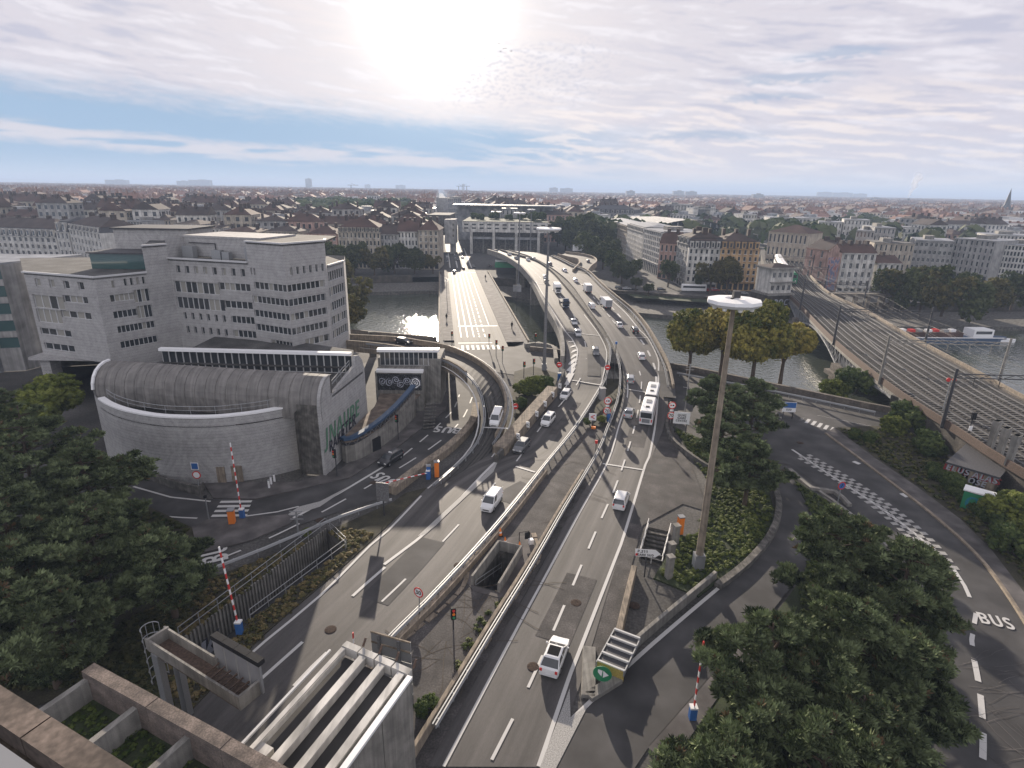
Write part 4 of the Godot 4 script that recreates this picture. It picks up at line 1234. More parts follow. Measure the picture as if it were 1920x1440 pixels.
	part("stained_wall",pw,M.concrete_dark,t)
	var lr := MB.new()
	var lb := F + ax * 27.7 + gd * 0.1
	for i in range(1,prof.size() - 1):
		lr.bar(lb + gd * prof[i].x + V(0,prof[i].y + 0.1,0),lb + gd * prof[i + 1].x + V(0,prof[i + 1].y + 0.1,0),0.3,0.2)
	part("rim",lr,M.white,t)
	var lw := MB.new()
	lw.quad(lb + gd * 12,lb,lb + V(0,8.3,0),lb + gd * 12 + V(0,8.3,0))
	lw.quad(lb + gd * 3.2 + V(0,8.0,0),lb + V(0,8.0,0),lb + gd * 1.0 + V(0,10.4,0),lb + gd * 3.2 + V(0,11.0,0))
	lw.quad(lb,V(top[0].x,0,top[0].z),V(top[0].x,7.7,top[0].z),lb + V(0,7.7,0))
	part("end_wall",lw,M.board,t)
	var gw := MB.new()
	var gp := [Vector2(0,0),Vector2(0,8.4),Vector2(0.2,9.3),Vector2(0.7,10.2),Vector2(1.4,10.8),Vector2(2.2,11.1),Vector2(3.0,11.12),Vector2(2.9,8.7),Vector2(10.2,10.0),Vector2(10.5,11.2),Vector2(11.6,10.95),Vector2(12.6,10.1),Vector2(13.2,8.8),Vector2(13.4,0)]
	var pv := PackedVector2Array(gp)
	var gi := Geometry2D.triangulate_polygon(pv)
	var gx := Vector3(0.992,0,0.123)
	for k in [0.0,-0.35]:
		for i in range(0,gi.size(),3):
			var q := []
			for j in 3:
				var s := pv[gi[i + j]]
				q.append(F + gd * s.x + V(0,s.y,0) + gx * k)
			if k == 0.0:
				gw.tri(q[0],q[1],q[2])
			else:
				gw.tri(q[0],q[2],q[1])
	for i in gp.size() - 1:
		var s0: Vector2 = gp[i]
		var s1: Vector2 = gp[i + 1]
		var a := F + gd * s0.x + V(0,s0.y,0)
		var b := F + gd * s1.x + V(0,s1.y,0)
		gw.quad(a,b,b - gx * 0.35,a - gx * 0.35)
	part("gable_wall",gw,M.board,t)
	var gr := MB.new()
	var r0 := F + gd * 3.2 + V(0,8.8,0) - gx * 0.6
	var r1 := F + gd * 10.0 + V(0,9.95,0) - gx * 0.6
	for yy in [0.35,0.75]:
		gr.bar(r0 + V(0,yy,0),r1 + V(0,yy,0),0.07,0.07)
	for k in 6:
		var p := r0.lerp(r1,k / 5.0)
		gr.bar(p + V(0,-0.2,0),p + V(0,0.75,0),0.05,0.05)
	part("handrail",gr,M.galvanised,t)
	var rb := MB.new()
	rb.prism(flat([F + gd * 3.2,F + gd * 12.6,F + gd * 12.6 + ax * 28,F + gd * 3.2 + ax * 27.6]),8.3,8.55)
	part("flat_roof",rb,M.roof_gravel,t)
	var sa := V(-44.6,8.55,-71.4)
	var sb := V(-20.2,8.55,-70.6)
	glazed_strip(t,sa,sb,2.3,27)
	var ur := MB.new()
	ur.prism(flat([sa + V(0,0,0.2),sb + V(-0.1,0,0.2),sb + V(-2,0,-8),V(-30,0,-82),sa + V(0,0,-14)]),9.2,9.4)
	part("upper_roof",ur,M.roof_gravel,t)
	var cw := MB.new()
	cw.bar(sa + V(0,2.6,0.25),sb + V(0,2.6,0.25),0.7,0.35)
	part("coping",cw,M.white,t)
	for q in [[V(-31.97,0,-57.07),2.6],[V(-30.23,0,-57.38),2.6]]:
		var dp := MB.new()
		dp.box(Vector3(0,1.0,0),Vector3(1.9,2.0,0.12))
		var o := part("door",dp,M.concrete_tan,t)
		o.position = q[0] + V(0,0,0.15)
	spray(t,"JNAUPE",F + gd * 5.6 + V(0,4.4,0) + gx * 0.06,gd,2.1,"green",0.10)
	spray(t,"RAKR",F + gd * 3.4 + V(0,3.0,0) + gx * 0.07,gd,1.3,"black",0.06)
	spray(t,"ETER",F + gd * 6.9 + V(0,3.4,0) + gx * 0.07,gd,1.5,"black",0.06)
	var b := thing("terrace_building","low curved concrete building with a tan terrace and blue trim","building")
	var wt := smooth([V(-20.01,3.1,-62.51),V(-18.54,3.2,-62.65),V(-16.54,3.6,-66.02),V(-15.01,4.1,-70.68),V(-14,4.6,-75.2),V(-13.6,4.8,-77.3)],1.0)
	wt[0] = V(-20.0,3.1,-62.9)
	var wm := MB.new()
	var tm := MB.new()
	var tr := MB.new()
	for i in wt.size() - 1:
		var a: Vector3 = wt[i]
		var c: Vector3 = wt[i + 1]
		wm.quad(V(a.x,0,a.z),V(c.x,0,c.z),c - V(0,0.95,0),a - V(0,0.95,0))
	part("curved_wall",wm,M.concrete,b)
	tm.sweep([Vector2(-0.35,-0.95),Vector2(-0.12,-0.95),Vector2(-0.12,-0.25),Vector2(-0.35,-0.25)],wt)
	part("lattice_backing",tm,M.dark_metal,b)
	tr.sweep([Vector2(-0.5,-0.25),Vector2(0.14,-0.25),Vector2(0.14,0.08),Vector2(-0.5,0.08)],wt)
	part("blue_coping",tr,M.blue_metal,b)
	var lt := MB.new()
	var wr := resample(wt,34)
	for i in 33:
		var o0 := V(0.05,-0.95 if i % 2 == 0 else -0.25,0.05)
		var o1 := V(0.05,-0.25 if i % 2 == 0 else -0.95,0.05)
		lt.bar(wr[i] + o0,wr[i + 1] + o1,0.06,0.06)
	part("lattice",lt,M.steel,b)
	var ter := MB.new()
	var tpoly := []
	for p in wt:
		tpoly.append(p)
	tpoly.append(V(-13.2,0,-79.4))
	tpoly.append(V(-19.0,0,-79.4))
	tpoly.append(V(-18.6,0,-74.0))
	var tp := flat(tpoly)
	ter.prism(tp,2.6,2.75)
	part("terrace",ter,M.terrace,b)
	var dd := MB.new()
	dd.box(V(-16.82,0,-65.76) + V(0.1,0.9,-0.1),Vector3(1.3,1.8,0.5),Basis(Vector3.UP,0.9))
	part("doorway",dd,M.black,b)
	var bk := MB.new()
	bk.box(V(-16.2,3.05,-80.9),Vector3(6.8,6.1,3.0))
	bk.box(V(-15.2,3.6,-85.5),Vector3(9.2,7.2,6.0))
	part("rear_block",bk,M.concrete,b)
	var mu := MB.new()
	mu.quad(V(-19.3,3.3,-79.36),V(-13.0,3.3,-79.36),V(-13.0,5.75,-79.36),V(-19.3,5.75,-79.36),Vector2(0,1),Vector2(1,1),Vector2(1,0),Vector2(0,0))
	var mm := StandardMaterial3D.new()
	mm.resource_name = "mural"
	mm.albedo_texture = img_tex(mural_image())
	mm.roughness = 0.85
	part("mural",mu,mm,b)
	var mc := MB.new()
	mc.bar(V(-19.4,6.15,-79.6),V(-12.7,6.15,-79.6),0.9,0.35)
	part("coping",mc,M.white,b)
	glazed_strip(b,V(-19.4,6.15,-82.2),V(-11.0,6.15,-82.6),2.0,12)
	var mc2 := MB.new()
	mc2.bar(V(-19.8,8.4,-82.6),V(-10.8,8.4,-83.0),1.2,0.4)
	part("coping",mc2,M.white,b)
	var st := MB.new()
	for k in 8:
		st.box(V(-11.3 + k * 0.02,2.3 - k * 0.3,-76.6 + k * 0.5),Vector3(1.6,0.12,0.45),Basis(Vector3.UP,0.25))
	part("stair",st,M.concrete_dark,b)
func glazed_strip(t: Node3D,a: Vector3,b: Vector3,h: float,n: int) -> void:
	var u := (b - a).normalized()
	var w := a.distance_to(b) / n
	var me := window_mesh(w * 0.985,h,M.white_metal,M.glass,0)
	for i in n:
		put_window(t,me,a + u * w * (i + 0.5),u)
func spray(t: Node3D,s: String,at: Vector3,u: Vector3,size: float,col: String,depth: float) -> void:
	var tm := TextMesh.new()
	var f := SystemFont.new()
	f.font_names = PackedStringArray(["Droid Sans"])
	f.font_weight = 800
	tm.font = f
	tm.text = s
	tm.font_size = 48
	tm.pixel_size = size / 36.0
	tm.depth = 0.01
	var key := "spray_" + col
	if not M.has(key):
		mat(key,Color(0.14,0.30,0.19) if col == "green" else Color(0.03,0.03,0.05) if col == "black" else Color(0.55,0.58,0.66) if col == "white" else Color(0.4,0.05,0.06) if col == "red" else Color(0.03,0.3,0.4),0.9,T.grain,0.8)
	var o := part("graffiti",tm,M[key],t)
	o.transform = Transform3D(Basis(u,Vector3(0.12 * u.x,1,0.12 * u.z),u.cross(Vector3.UP)),at)
func mural_image() -> Image:
	var w := 512
	var h := 192
	var im := Image.create(w,h,false,Image.FORMAT_RGB8)
	var n := noise(77,0.02,3)
	var c := [Vector2(60,90),Vector2(140,100),Vector2(215,70),Vector2(270,120),Vector2(345,80),Vector2(440,100)]
	for y in h:
		for x in w:
			var v := 0.04
			for i in c.size():
				var d: Vector2 = Vector2(x,y) - c[i]
				var r := d.length() + 10.0 * n.get_noise_2d(x,y)
				var R := 68.0 if i == 5 else 52.0
				if r < R:
					var s := sin(r * 0.28 + d.angle() * (1.0 if i % 2 == 0 else -1.0))
					v = maxf(v,0.75 * smoothstep(0.25,0.6,s) * smoothstep(R,R - 12.0,r) + (0.35 if i == 5 else 0.0))
			var e: float = n.get_noise_2d(x * 1.7 + 300.0,y * 1.7)
			if absf(e) < 0.05:
				v = maxf(v,0.55)
			im.set_pixel(x,y,Color(v * 0.92,v * 0.94,v))
	return im
var leaf_mesh: ArrayMesh
var fine_mesh: ArrayMesh
var tuft_mesh: ArrayMesh
var crowns := {}
func make_foliage_meshes() -> void:
	rng.seed = 99
	for pass_ in 2:
		var lm := MB.new()
		var cnt: int = [16,22][pass_]
		for i in cnt:
			var d := Vector3(rng.randf_range(-1,1),rng.randf_range(-0.8,1),rng.randf_range(-1,1)).normalized()
			var c := d * rng.randf_range(0.1,0.5)
			var a := Vector3(rng.randf_range(-1,1),rng.randf_range(-1,1),rng.randf_range(-1,1)).cross(d).normalized()
			var b := d.cross(a).normalized()
			var s := rng.randf_range(0.15,0.27)
			lm.tri(c - a * s,c + b * s * 0.5 - d * 0.05,c + a * s * 1.2)
			lm.tri(c - a * s,c + a * s * 1.2,c - b * s * 0.55 - d * 0.05)
		if pass_ == 0:
			leaf_mesh = lm.mesh()
		else:
			fine_mesh = lm.mesh()
	var tm := MB.new()
	for i in 12:
		var t := TAU * i / 12.0 + rng.randf_range(-0.2,0.2)
		var el := rng.randf_range(0.25,1.2)
		var d := Vector3(cos(t) * cos(el),sin(el),sin(t) * cos(el))
		var sd := d.cross(Vector3.UP).normalized().rotated(d,rng.randf_range(0,1.5)) * 0.045
		var l := rng.randf_range(0.28,0.46)
		var m := d * l * 0.55
		tm.tri(-sd * 0.3,m + sd,d * l)
		tm.tri(-sd * 0.3,d * l,m - sd)
	tuft_mesh = tm.mesh()
	for q in [["leaf",Color(0.35,0.5,0.12)],["needle",Color(0.10,0.16,0.06)]]:
		var m := StandardMaterial3D.new()
		m.resource_name = q[0]
		m.vertex_color_use_as_albedo = true
		m.albedo_color = Color.WHITE
		m.roughness = 0.8
		m.metallic_specular = 0.3
		m.backlight_enabled = true
		m.backlight = q[1]
		M[q[0]] = m
func crown(kind: String,n: int,size: float,lo: Color,hi: Color,seed_: int,flatness := 0.8) -> MultiMesh:
	rng.seed = seed_
	var lobes := []
	for i in 13:
		var d := Vector3(rng.randf_range(-1,1),rng.randf_range(-0.75,1),rng.randf_range(-1,1))
		d = d.normalized() * rng.randf_range(0.35,0.68)
		lobes.append([d * Vector3(1,flatness,1),rng.randf_range(0.26,0.46),rng.randf_range(-0.25,0.25)])
	var mm := MultiMesh.new()
	mm.transform_format = MultiMesh.TRANSFORM_3D
	mm.use_colors = true
	mm.mesh = fine_mesh if kind == "fine" else leaf_mesh
	mm.instance_count = n
	for i in n:
		var l = lobes[rng.randi() % lobes.size()]
		var d := Vector3(rng.randf_range(-1,1),rng.randf_range(-1,1),rng.randf_range(-1,1)).normalized()
		var p: Vector3 = l[0] + d * l[1] * pow(rng.randf(),0.35)
		var b := Basis(Vector3(rng.randf(),rng.randf(),rng.randf()).normalized(),rng.randf() * TAU)
		mm.set_instance_transform(i,Transform3D(b.scaled(Vector3.ONE * size * rng.randf_range(0.6,1.3)),p))
		var k: float = clampf(rng.randf() * 0.7 + 0.15 + l[2],0.0,1.0)
		mm.set_instance_color(i,lo.lerp(hi,k))
	return mm
func leafy_tree(called: String,label: String,at: Vector3,h: float,r: float,mm: MultiMesh,group := "",trunk_share := 0.35,turn := 0.0) -> Node3D:
	var t := thing(called,label,"tree",at,turn,group)
	var tk := MB.new()
	var base_r := 0.10 + h * 0.022
	var ty := h - r * 0.9
	tk.tube([V(0,-0.2,0),V(0.05,h * trunk_share * 0.6,0.03),V(0.1,ty,-0.05)],base_r,base_r * 0.55,8)
	for i in 6:
		var a := TAU * i / 6.0 + 0.4
		var p0 := V(0.07,h * trunk_share * (0.8 + 0.1 * (i % 3)),0)
		var p1 := V(cos(a) * r * 0.38,ty + r * 0.05 * (i % 3),sin(a) * r * 0.38)
		var p2 := V(cos(a) * r * 0.62,ty + r * (0.25 + 0.1 * (i % 2)),sin(a) * r * 0.62)
		tk.tube([p0,p1,p2],base_r * 0.5,base_r * 0.12,5)
	part("trunk",tk,M.bark,t)
	var o := MultiMeshInstance3D.new()
	o.name = "crown"
	o.multimesh = mm
	o.material_override = M.leaf
	t.add_child(o,true)
	o.position = V(0,ty,0)
	o.scale = Vector3(r,r * 1.02,r)
	o.set_meta("kind","stuff")
	return t
func pine(label: String,at: Vector3,h: float,spread: float,seed_: int,tufts: int,lo: Color,hi: Color,group := "") -> Node3D:
	rng.seed = seed_
	var t := thing("pine_tree",label,"tree",at,0.0,group)
	var tk := MB.new()
	var lean := V(rng.randf_range(-0.6,0.6),0,rng.randf_range(-0.6,0.6))
	var top := lean + V(0,h,0)
	var mid := lean * 0.2 + V(0,h * 0.5,0)
	tk.tube([V(0,-0.2,0),V(0,h * 0.25,0),mid,lean * 0.7 + V(0,h * 0.8,0),top],0.26,0.05,8)
	var limbs := []
	var nb := 34
	for i in nb:
		var f := 0.28 + 0.70 * i / nb
		var y := h * f
		var a := i * 2.399 + rng.randf_range(-0.4,0.4)
		var reach := spread * (1.0 - pow(maxf(0.0,(f - 0.42) / 0.60),1.6)) * rng.randf_range(0.6,1.1) * (0.65 + minf(0.35,f))
		reach = maxf(reach,0.7)
		var p0 := lean * f * f + V(0,y,0)
		var dir := V(cos(a),0,sin(a))
		var rise := reach * rng.randf_range(0.05,0.4)
		var p1 := p0 + dir * reach * 0.55 + V(0,rise * 0.3,0)
		var p2 := p0 + dir * reach + V(0,rise,0)
		tk.tube([p0,p1,p2],0.07,0.02,5)
		limbs.append([p0,p1,p2,reach,rng.randf_range(-0.22,0.22)])
		for s in 3:
			var q := p1.lerp(p2,rng.randf_range(0.0,0.8))
			var e := q + dir.rotated(Vector3.UP,rng.randf_range(-1.3,1.3)) * reach * rng.randf_range(0.2,0.42) + V(0,reach * 0.12,0)
			tk.tube([q,e],0.03,0.012,4)
			limbs.append([q,q.lerp(e,0.5),e,reach * 0.5,rng.randf_range(-0.22,0.22)])
	part("trunk",tk,M.bark,t)
	var xf := []
	var cols := []
	var total := 0.0
	for l in limbs:
		total += l[3]
	for l in limbs:
		var cnt := int(tufts * l[3] / total)
		for k in cnt:
			var f := pow(rng.randf(),0.6)
			var p: Vector3 = l[1].lerp(l[2],f) if f > 0.25 else l[0].lerp(l[1],0.6 + f)
			var rad: float = (0.11 + 0.085 * l[3]) * (1.1 - 0.3 * f)
			p += Vector3(rng.randfn() * rad,absf(rng.randfn()) * rad * 0.55,rng.randfn() * rad)
			var out := (p - V(lean.x * 0.5,h * 0.45,lean.z * 0.5)).normalized()
			var up := (out * 0.7 + Vector3.UP * 0.8 + Vector3(rng.randf_range(-0.5,0.5),0,rng.randf_range(-0.5,0.5))).normalized()
			var sx := up.cross(Vector3(rng.randf_range(-1,1),rng.randf_range(-0.3,0.3),rng.randf_range(-1,1))).normalized()
			var sc := rng.randf_range(0.75,1.35)
			xf.append(Transform3D(Basis(sx,up,sx.cross(up)).scaled(Vector3.ONE * sc),p))
			var c := lo.lerp(hi,clampf(rng.randf() * 0.6 + 0.15 + l[4] * 1.5,0.0,1.0))
			if rng.randf() < 0.02:
				c = Color(0.13,0.085,0.045)
			cols.append(c)
	multi("needles",tuft_mesh,M.needle,xf,cols,t)
	return t
func shrub(called: String,label: String,at: Vector3,r: float,mm: MultiMesh,group := "",tall := 0.8,cat := "shrub") -> Node3D:
	var t := thing(called,label,cat,at,rng.randf() * TAU,group)
	var st := MB.new()
	for i in 4:
		var a := TAU * i / 4.0
		st.tube([V(0,-0.1,0),V(cos(a) * r * 0.3,r * 0.5 * tall,sin(a) * r * 0.3)],0.05,0.02,4)
	part("stem",st,M.bark,t)
	var o := MultiMeshInstance3D.new()
	o.name = "foliage"
	o.multimesh = mm
	o.material_override = M.leaf
	t.add_child(o,true)
	o.position = V(0,r * 0.62 * tall,0)
	o.scale = Vector3(r,r * tall,r)
	o.set_meta("kind","stuff")
	return t
func make_trees() -> void:
	make_foliage_meshes()
	var gd := Color(0.024,0.036,0.015)
	var gl := Color(0.22,0.265,0.13)
	var R := [[V(23.97,0,-60.96),9.0,3.5,"pine on the grass island nearest the outbound lanes, below the tall lamp"],[V(29.93,0,-67.74),9.5,3.8,"broad pine at the far end of the grass island"],[V(24.4,0,-53.78),8.0,3.3,"dark pine on the grass island just right of the tall lamp post"],[V(27.6,0,-75.5),7.5,3.2,"thin pine with an open crown at the top of the grass island"]]
	var k := 0
	for q in R:
		pine(q[3],q[0],q[1],q[2],300 + k,5600,gd,gl)
		k += 1
	R = [[V(23.88,0,-35.89),10.0,3.9,"dense dark pine on the slope, its top below the wedge island"],[V(25.89,0,-32.08),10.0,3.7,"tall dark pine at the road bend, its crown over the curving road"],[V(20.59,0,-27.93),9.0,3.4,"pine with reddish bare twigs in the middle of the slope"],[V(14.73,0,-25.31),9.0,3.9,"large grey-green pine nearest the striped barrier arm"],[V(14.22,0,-19.2),9.0,4.0,"grey-green pine at the lower edge, right of the striped barrier"],[V(22.75,0,-26.14),8.0,2.6,"slim pine beside the inner kerb of the curving road"],[V(9.97,0,-19.13),7.5,3.6,"low pine at the bottom edge below the slip road"],[V(17.34,0,-21.74),8.0,3.2,"pine with yellowish tips on the lower slope"]]
	for q in R:
		pine(q[3],q[0],q[1],q[2],330 + k,6200,gd,gl)
		k += 1
	R = [[V(-44.39,0,-48.13),12.0,4.8,"dark pine at the left edge, in front of the tunnel under the offices"],[V(-37.45,0,-46.1),9.5,4.6,"dark pine left of the drum building's curved wall"],[V(-37.36,0,-37.36),9.5,4.4,"shadowed pine at the left edge by the street"],[V(-30.65,0,-36.92),9.0,4.3,"broad pine over the street, left of the zebra crossing"],[V(-24.95,0,-35.88),7.5,2.6,"slim pine between the street and the striped barrier"],[V(-34.79,0,-30.56),9.5,4.5,"grey-lit pine cut off by the left edge"],[V(-28.94,0,-29.37),8.0,3.8,"low dark pine above the planter walls"],[V(-60.64,0,-63.45),8.0,3.5,"pine half hidden at the left edge below the teal offices"]]
	for q in R:
		pine(q[3],q[0],q[1],q[2],360 + k,6200,gd,gl)
		k += 1
	var pl1 := crown("fine",4200,0.20,Color(0.055,0.075,0.018),Color(0.36,0.30,0.07),501)
	var pl2 := crown("fine",4200,0.20,Color(0.06,0.07,0.02),Color(0.40,0.31,0.07),502)
	R = [[V(31.3,0,-99.1),12.5,5.4,pl1,"yellowing plane tree on the quay nearest the viaduct"],[V(36.3,0,-97.2),14.5,6.4,pl2,"tall yellow-green plane tree on the quay behind the tall lamp"],[V(40.3,0,-93.3),15.0,6.6,pl1,"broad plane tree on the quay right of the tall lamp post"],[V(45.7,0,-94.7),12.5,5.0,pl2,"golden plane tree on the quay nearest the railway bridge"]]
	for q in R:
		leafy_tree("plane_tree",q[4],q[0],q[1],q[2],q[3],"",0.35,k)
		k += 1
	var f1 := crown("leaf",800,0.24,Color(0.035,0.05,0.016),Color(0.12,0.13,0.05),511)
	var f2 := crown("leaf",800,0.24,Color(0.03,0.042,0.018),Color(0.10,0.105,0.045),512)
	var f3 := crown("leaf",800,0.24,Color(0.05,0.052,0.018),Color(0.17,0.14,0.05),513)
	crowns.a = f1
	crowns.b = f2
	crowns.c = f3
	crowns.near = pl1
	crowns.near2 = pl2
	R = [[V(-64.8,0,-210.6),14.0,7.5,"left of the row, beside the office block"],[V(-59.1,0,-218.2),13.5,7.2,"second from the office block"],[V(-51.2,0,-216.3),12.0,6.5,"third from the office block"],[V(-45.2,0,-222.8),12.5,7.0,"tallest of the row"],[V(-37.6,0,-223.7),11.5,6.5,"next to the tallest towards the bridge"],[V(-30.8,0,-224.5),8.0,3.6,"dark, nearest the straight bridge"]]
	for q in R:
		leafy_tree("quay_tree","hazy green tree on the far quay, " + q[3],q[0],q[1],q[2],[f1,f2,f3][k % 3],"trees along the far quay before the red roofs",0.3,k)
		k += 1
	for q in [[V(-42,-2,-149.5),13.0,6.5,"golden-green tree at the river right of the office block"],[V(-36.7,-2,-127.3),12.0,5.0,"lower golden tree between office block and ramp"],[V(-53.4,-2,-179.8),13.0,5.0,"yellow-green tree showing above the office roof edge"]]:
		leafy_tree("river_tree",q[3],q[0],q[1],q[2],f3,"",0.3,k)
		k += 1
	R = [[V(27.6,0,-322.1),20.0,10.0],[V(33.5,0,-309.2),22.0,11.0],[V(39.5,0,-297.3),20.0,9.5],[V(32.3,0,-263.4),15.0,8.0],[V(36.9,0,-245.7),13.0,6.5],[V(37.7,0,-222.5),11.0,5.5],[V(38,0,-206.7),9.0,4.5],[V(42.3,0,-209.7),9.0,4.5],[V(42.3,0,-259),14.0,6.0],[V(25,0,-346.5),14.0,7.0],[V(45.3,0,-325.1),17.0,8.0]]
	var where := ["left of the big clump right of the station","largest, in the clump right of the station","right of the big clump by the station","front of the clump above the loop ramp","beside the loop ramp, below the long white facade","low, at the foot of the long white facade","small, on the far quay beside the viaduct","small, on the far quay left of the arcade","dark, between the loop ramp and the long facade","behind the loop ramp at the station corner","back row against the long facade"]
	for i in R.size():
		var q = R[i]
		leafy_tree("park_tree","dark leafy tree, " + where[i],q[0],q[1],q[2],[f2,f1][i % 2],"",0.25,k)
		k += 1
	for q in [[V(53,0,-201.2),10.0,4.6,f1,"round green tree before the small pink house"],[V(62.9,0,-187.1),12.0,5.5,f3,"olive tree in front of the white hotel front"],[V(67.1,0,-183.6),13.5,6.5,f3,"large olive tree in front of the ochre hotel front"],[V(61.9,0,-194.3),7.0,3.0,f1,"small tree at the left foot of the hotel"],[V(40.2,0,-192.1),5.0,2.2,f2,"small young tree on the far quay by the white barge"],[V(42.1,0,-182.2),4.5,2.0,f2,"young tree on the far quay lawn"]]:
		leafy_tree("street_tree",q[4],q[0],q[1],q[2],q[3],"",0.3,k)
		k += 1
	R = [[V(108.5,0,-170.4),12.0,6.0,"left end, over the arcade"],[V(111.7,0,-166.7),14.0,7.5,"broad, above the barge"],[V(114.7,0,-163.1),14.5,8.0,"tallest, in the middle of the line"],[V(117.3,0,-158.2),14.0,8.0,"right of the tallest"],[V(120.8,0,-155),13.0,7.5,"above the stern of the barge"],[V(134.8,0,-164.8),11.5,6.5,"near the right edge"],[V(145.5,0,-169.6),12.0,6.5,"cut by the right edge"],[V(149.5,0,-166),12.0,6.5,"beyond the right edge"]]
	for q in R:
		leafy_tree("quay_tree","autumn-tinted tree beyond the railway bridge, " + q[3],q[0],q[1],q[2],[f1,f3][k % 2],"trees on the far quay beyond the railway bridge",0.3,k)
		k += 1
	var sb := crown("fine",900,0.26,Color(0.05,0.075,0.015),Color(0.20,0.22,0.05),521)
	var sg := crown("fine",900,0.26,Color(0.03,0.055,0.015),Color(0.12,0.15,0.045),522)
	crowns.shrub = sb
	crowns.green = sg
	for q in [[V(2.1,0.5,-86.8),2.0,sb,"yellow-green bush on the bank between ramp and viaduct, left end"],[V(3.6,0.8,-86.7),2.3,sb,"largest bush on the bank between ramp and viaduct"],[V(5.3,1,-88),2.0,sg,"green bush against the chevron wall"],[V(1.2,0.5,-80.3),1.5,sg,"low brownish bush beside the ramp parapet"],[V(56,0,-76.8),3.4,sg,"tall leafy bush hiding the corner of the graffiti hut"],[V(52.37,0,-74.32),2.2,sb,"yellowing bush left of the graffiti hut"],[V(52.67,0,-67.83),2.8,sg,"dark bush in front of the graffiti hut's left wall"],[V(57.7,-1,-93.2),4.4,sg,"green thicket on the river bank by the stone bridge pier"],[V(53.7,-1.5,-92.3),3.0,sb,"light green thicket on the river bank left of the pier"],[V(45.94,0,-72.24),1.3,sg,"low clipped bush at the tip of the planted island"],[V(47.32,0,-70.91),1.5,sg,"rounded bush on the planted island"],[V(50.23,0,-51),3.2,sb,"yellow-green bush at the right edge by the shelter"],[V(45.9,0,-45.96),2.6,sg,"bush at the right edge above the pavement"],[V(-4.98,0,-28.02),1.0,sg,"bright green weed clump beside the beamed roof"],[V(-18.99,0,-47.26),0.6,sb,"small bush beside the aerial mast"],[V(10.4,0.3,-75),0.8,sg,"small green tuft at the grassy tip of the median"],[V(12.7,0.3,-76.1),0.8,sb,"second green tuft at the grassy tip of the median"],[V(-56.96,4,-67.47),4.2,sb,"pale creeper mound over the tunnel wall at the left edge"],[V(-57.67,3,-64.68),4.0,sb,"lower pale creeper mound at the left edge"]]:
		shrub("bush",q[3],q[0],q[1],q[2])
	for i in 12:
		var p: Vector3 = V(49.6,0,-62.56).lerp(V(47.92,0,-48.15),i / 11.0)
		shrub("hedge_bush","%s dark shrub of the overgrown strip, counted from the graffiti hut" % ["first","second","third","fourth","fifth","sixth","seventh","eighth","ninth","tenth","eleventh","twelfth"][i],p + V(rng.randf_range(-0.5,0.5),0,rng.randf_range(-0.5,0.5)),rng.randf_range(1.0,1.8),sg,"shrubs between the curving pavement and the railway")
	weeds("verge_weeds","brown and green weeds covering the verge by the sunken wall",[V(-19.75,0,-27.34),V(-17.77,0,-34.49),V(-14.46,0,-42.72),V(-12.85,0,-47.71),V(-16.1,0,-48.52),V(-21.2,0,-43.46),V(-25.01,0,-39.94),V(-28.11,0,-35.81)],900,0.0,Color(0.06,0.065,0.02),Color(0.20,0.15,0.07))
	weeds("slope_grass","rough grass and weeds on the right slope",[V(32.19,0,-59.3),V(33.73,0,-54.08),V(34.5,0,-47.76),V(33.74,0,-41.81),V(31.49,0,-36.07),V(28.72,0,-31.91),V(25.21,0,-28.41),V(18.42,0,-28.28),V(24.58,0,-41.57),V(30.07,0,-48.98)],1600,0.1,Color(0.03,0.05,0.012),Color(0.12,0.14,0.04))
	weeds("island_grass","rough grass on the island below the pines",[V(22.5,0,-74.37),V(22.42,0,-58.96),V(18.13,0,-48.63),V(15.71,0,-47.21),V(12.97,0,-41.98),V(15.55,0,-39.97),V(23.62,0,-47.01),V(26.93,0,-52.8),V(28,0,-57.91),V(27.68,0,-61.77),V(25.65,0,-69.2)],1600,0.1,Color(0.035,0.055,0.012),Color(0.14,0.16,0.04))
	weeds("bank_weeds","tangled weeds on the railway verge",[V(45.3,0,-75.1),V(55,0,-75.2),V(54.19,0,-67.57),V(54.85,0,-59.71),V(54.72,0,-53.16),V(43.51,0,-40.01),V(44.81,0,-46.76),V(45.89,0,-52.37),V(45.98,0,-59.15),V(45.52,0,-66.62)],1300,0.12,Color(0.03,0.045,0.015),Color(0.14,0.13,0.05))
	weeds("left_undergrowth","dark undergrowth below the left pines",[V(-41.82,0,-35.48),V(-37.96,0,-37.6),V(-32.29,0,-41.79),V(-27.96,0,-43.89),V(-30.67,0,-48.08),V(-39.21,0,-52.8),V(-44.41,0,-53.17),V(-47.24,0,-46.69)],1500,0.06,Color(0.02,0.035,0.012),Color(0.08,0.08,0.03))
	weeds("left_undergrowth","dark undergrowth above the planter walls",[V(-20.24,0,-27.33),V(-23.76,0,-31.73),V(-24.51,0,-38.95),V(-29.35,0,-34.66),V(-37.7,0,-32.64),V(-34.33,0,-28.84),V(-27.58,0,-29.4)],1500,0.06,Color(0.02,0.03,0.012),Color(0.08,0.075,0.03))
	weeds("median_weeds","thin weeds along cracks of the median",[V(-3.41,0,-32.65),V(-1.97,0,-37.01),V(-0.14,0,-38.92),V(-0.53,0,-37.05),V(-2.3,0,-32.68),V(-3.51,0,-29.89)],38,0.03,Color(0.05,0.07,0.02),Color(0.14,0.15,0.05))
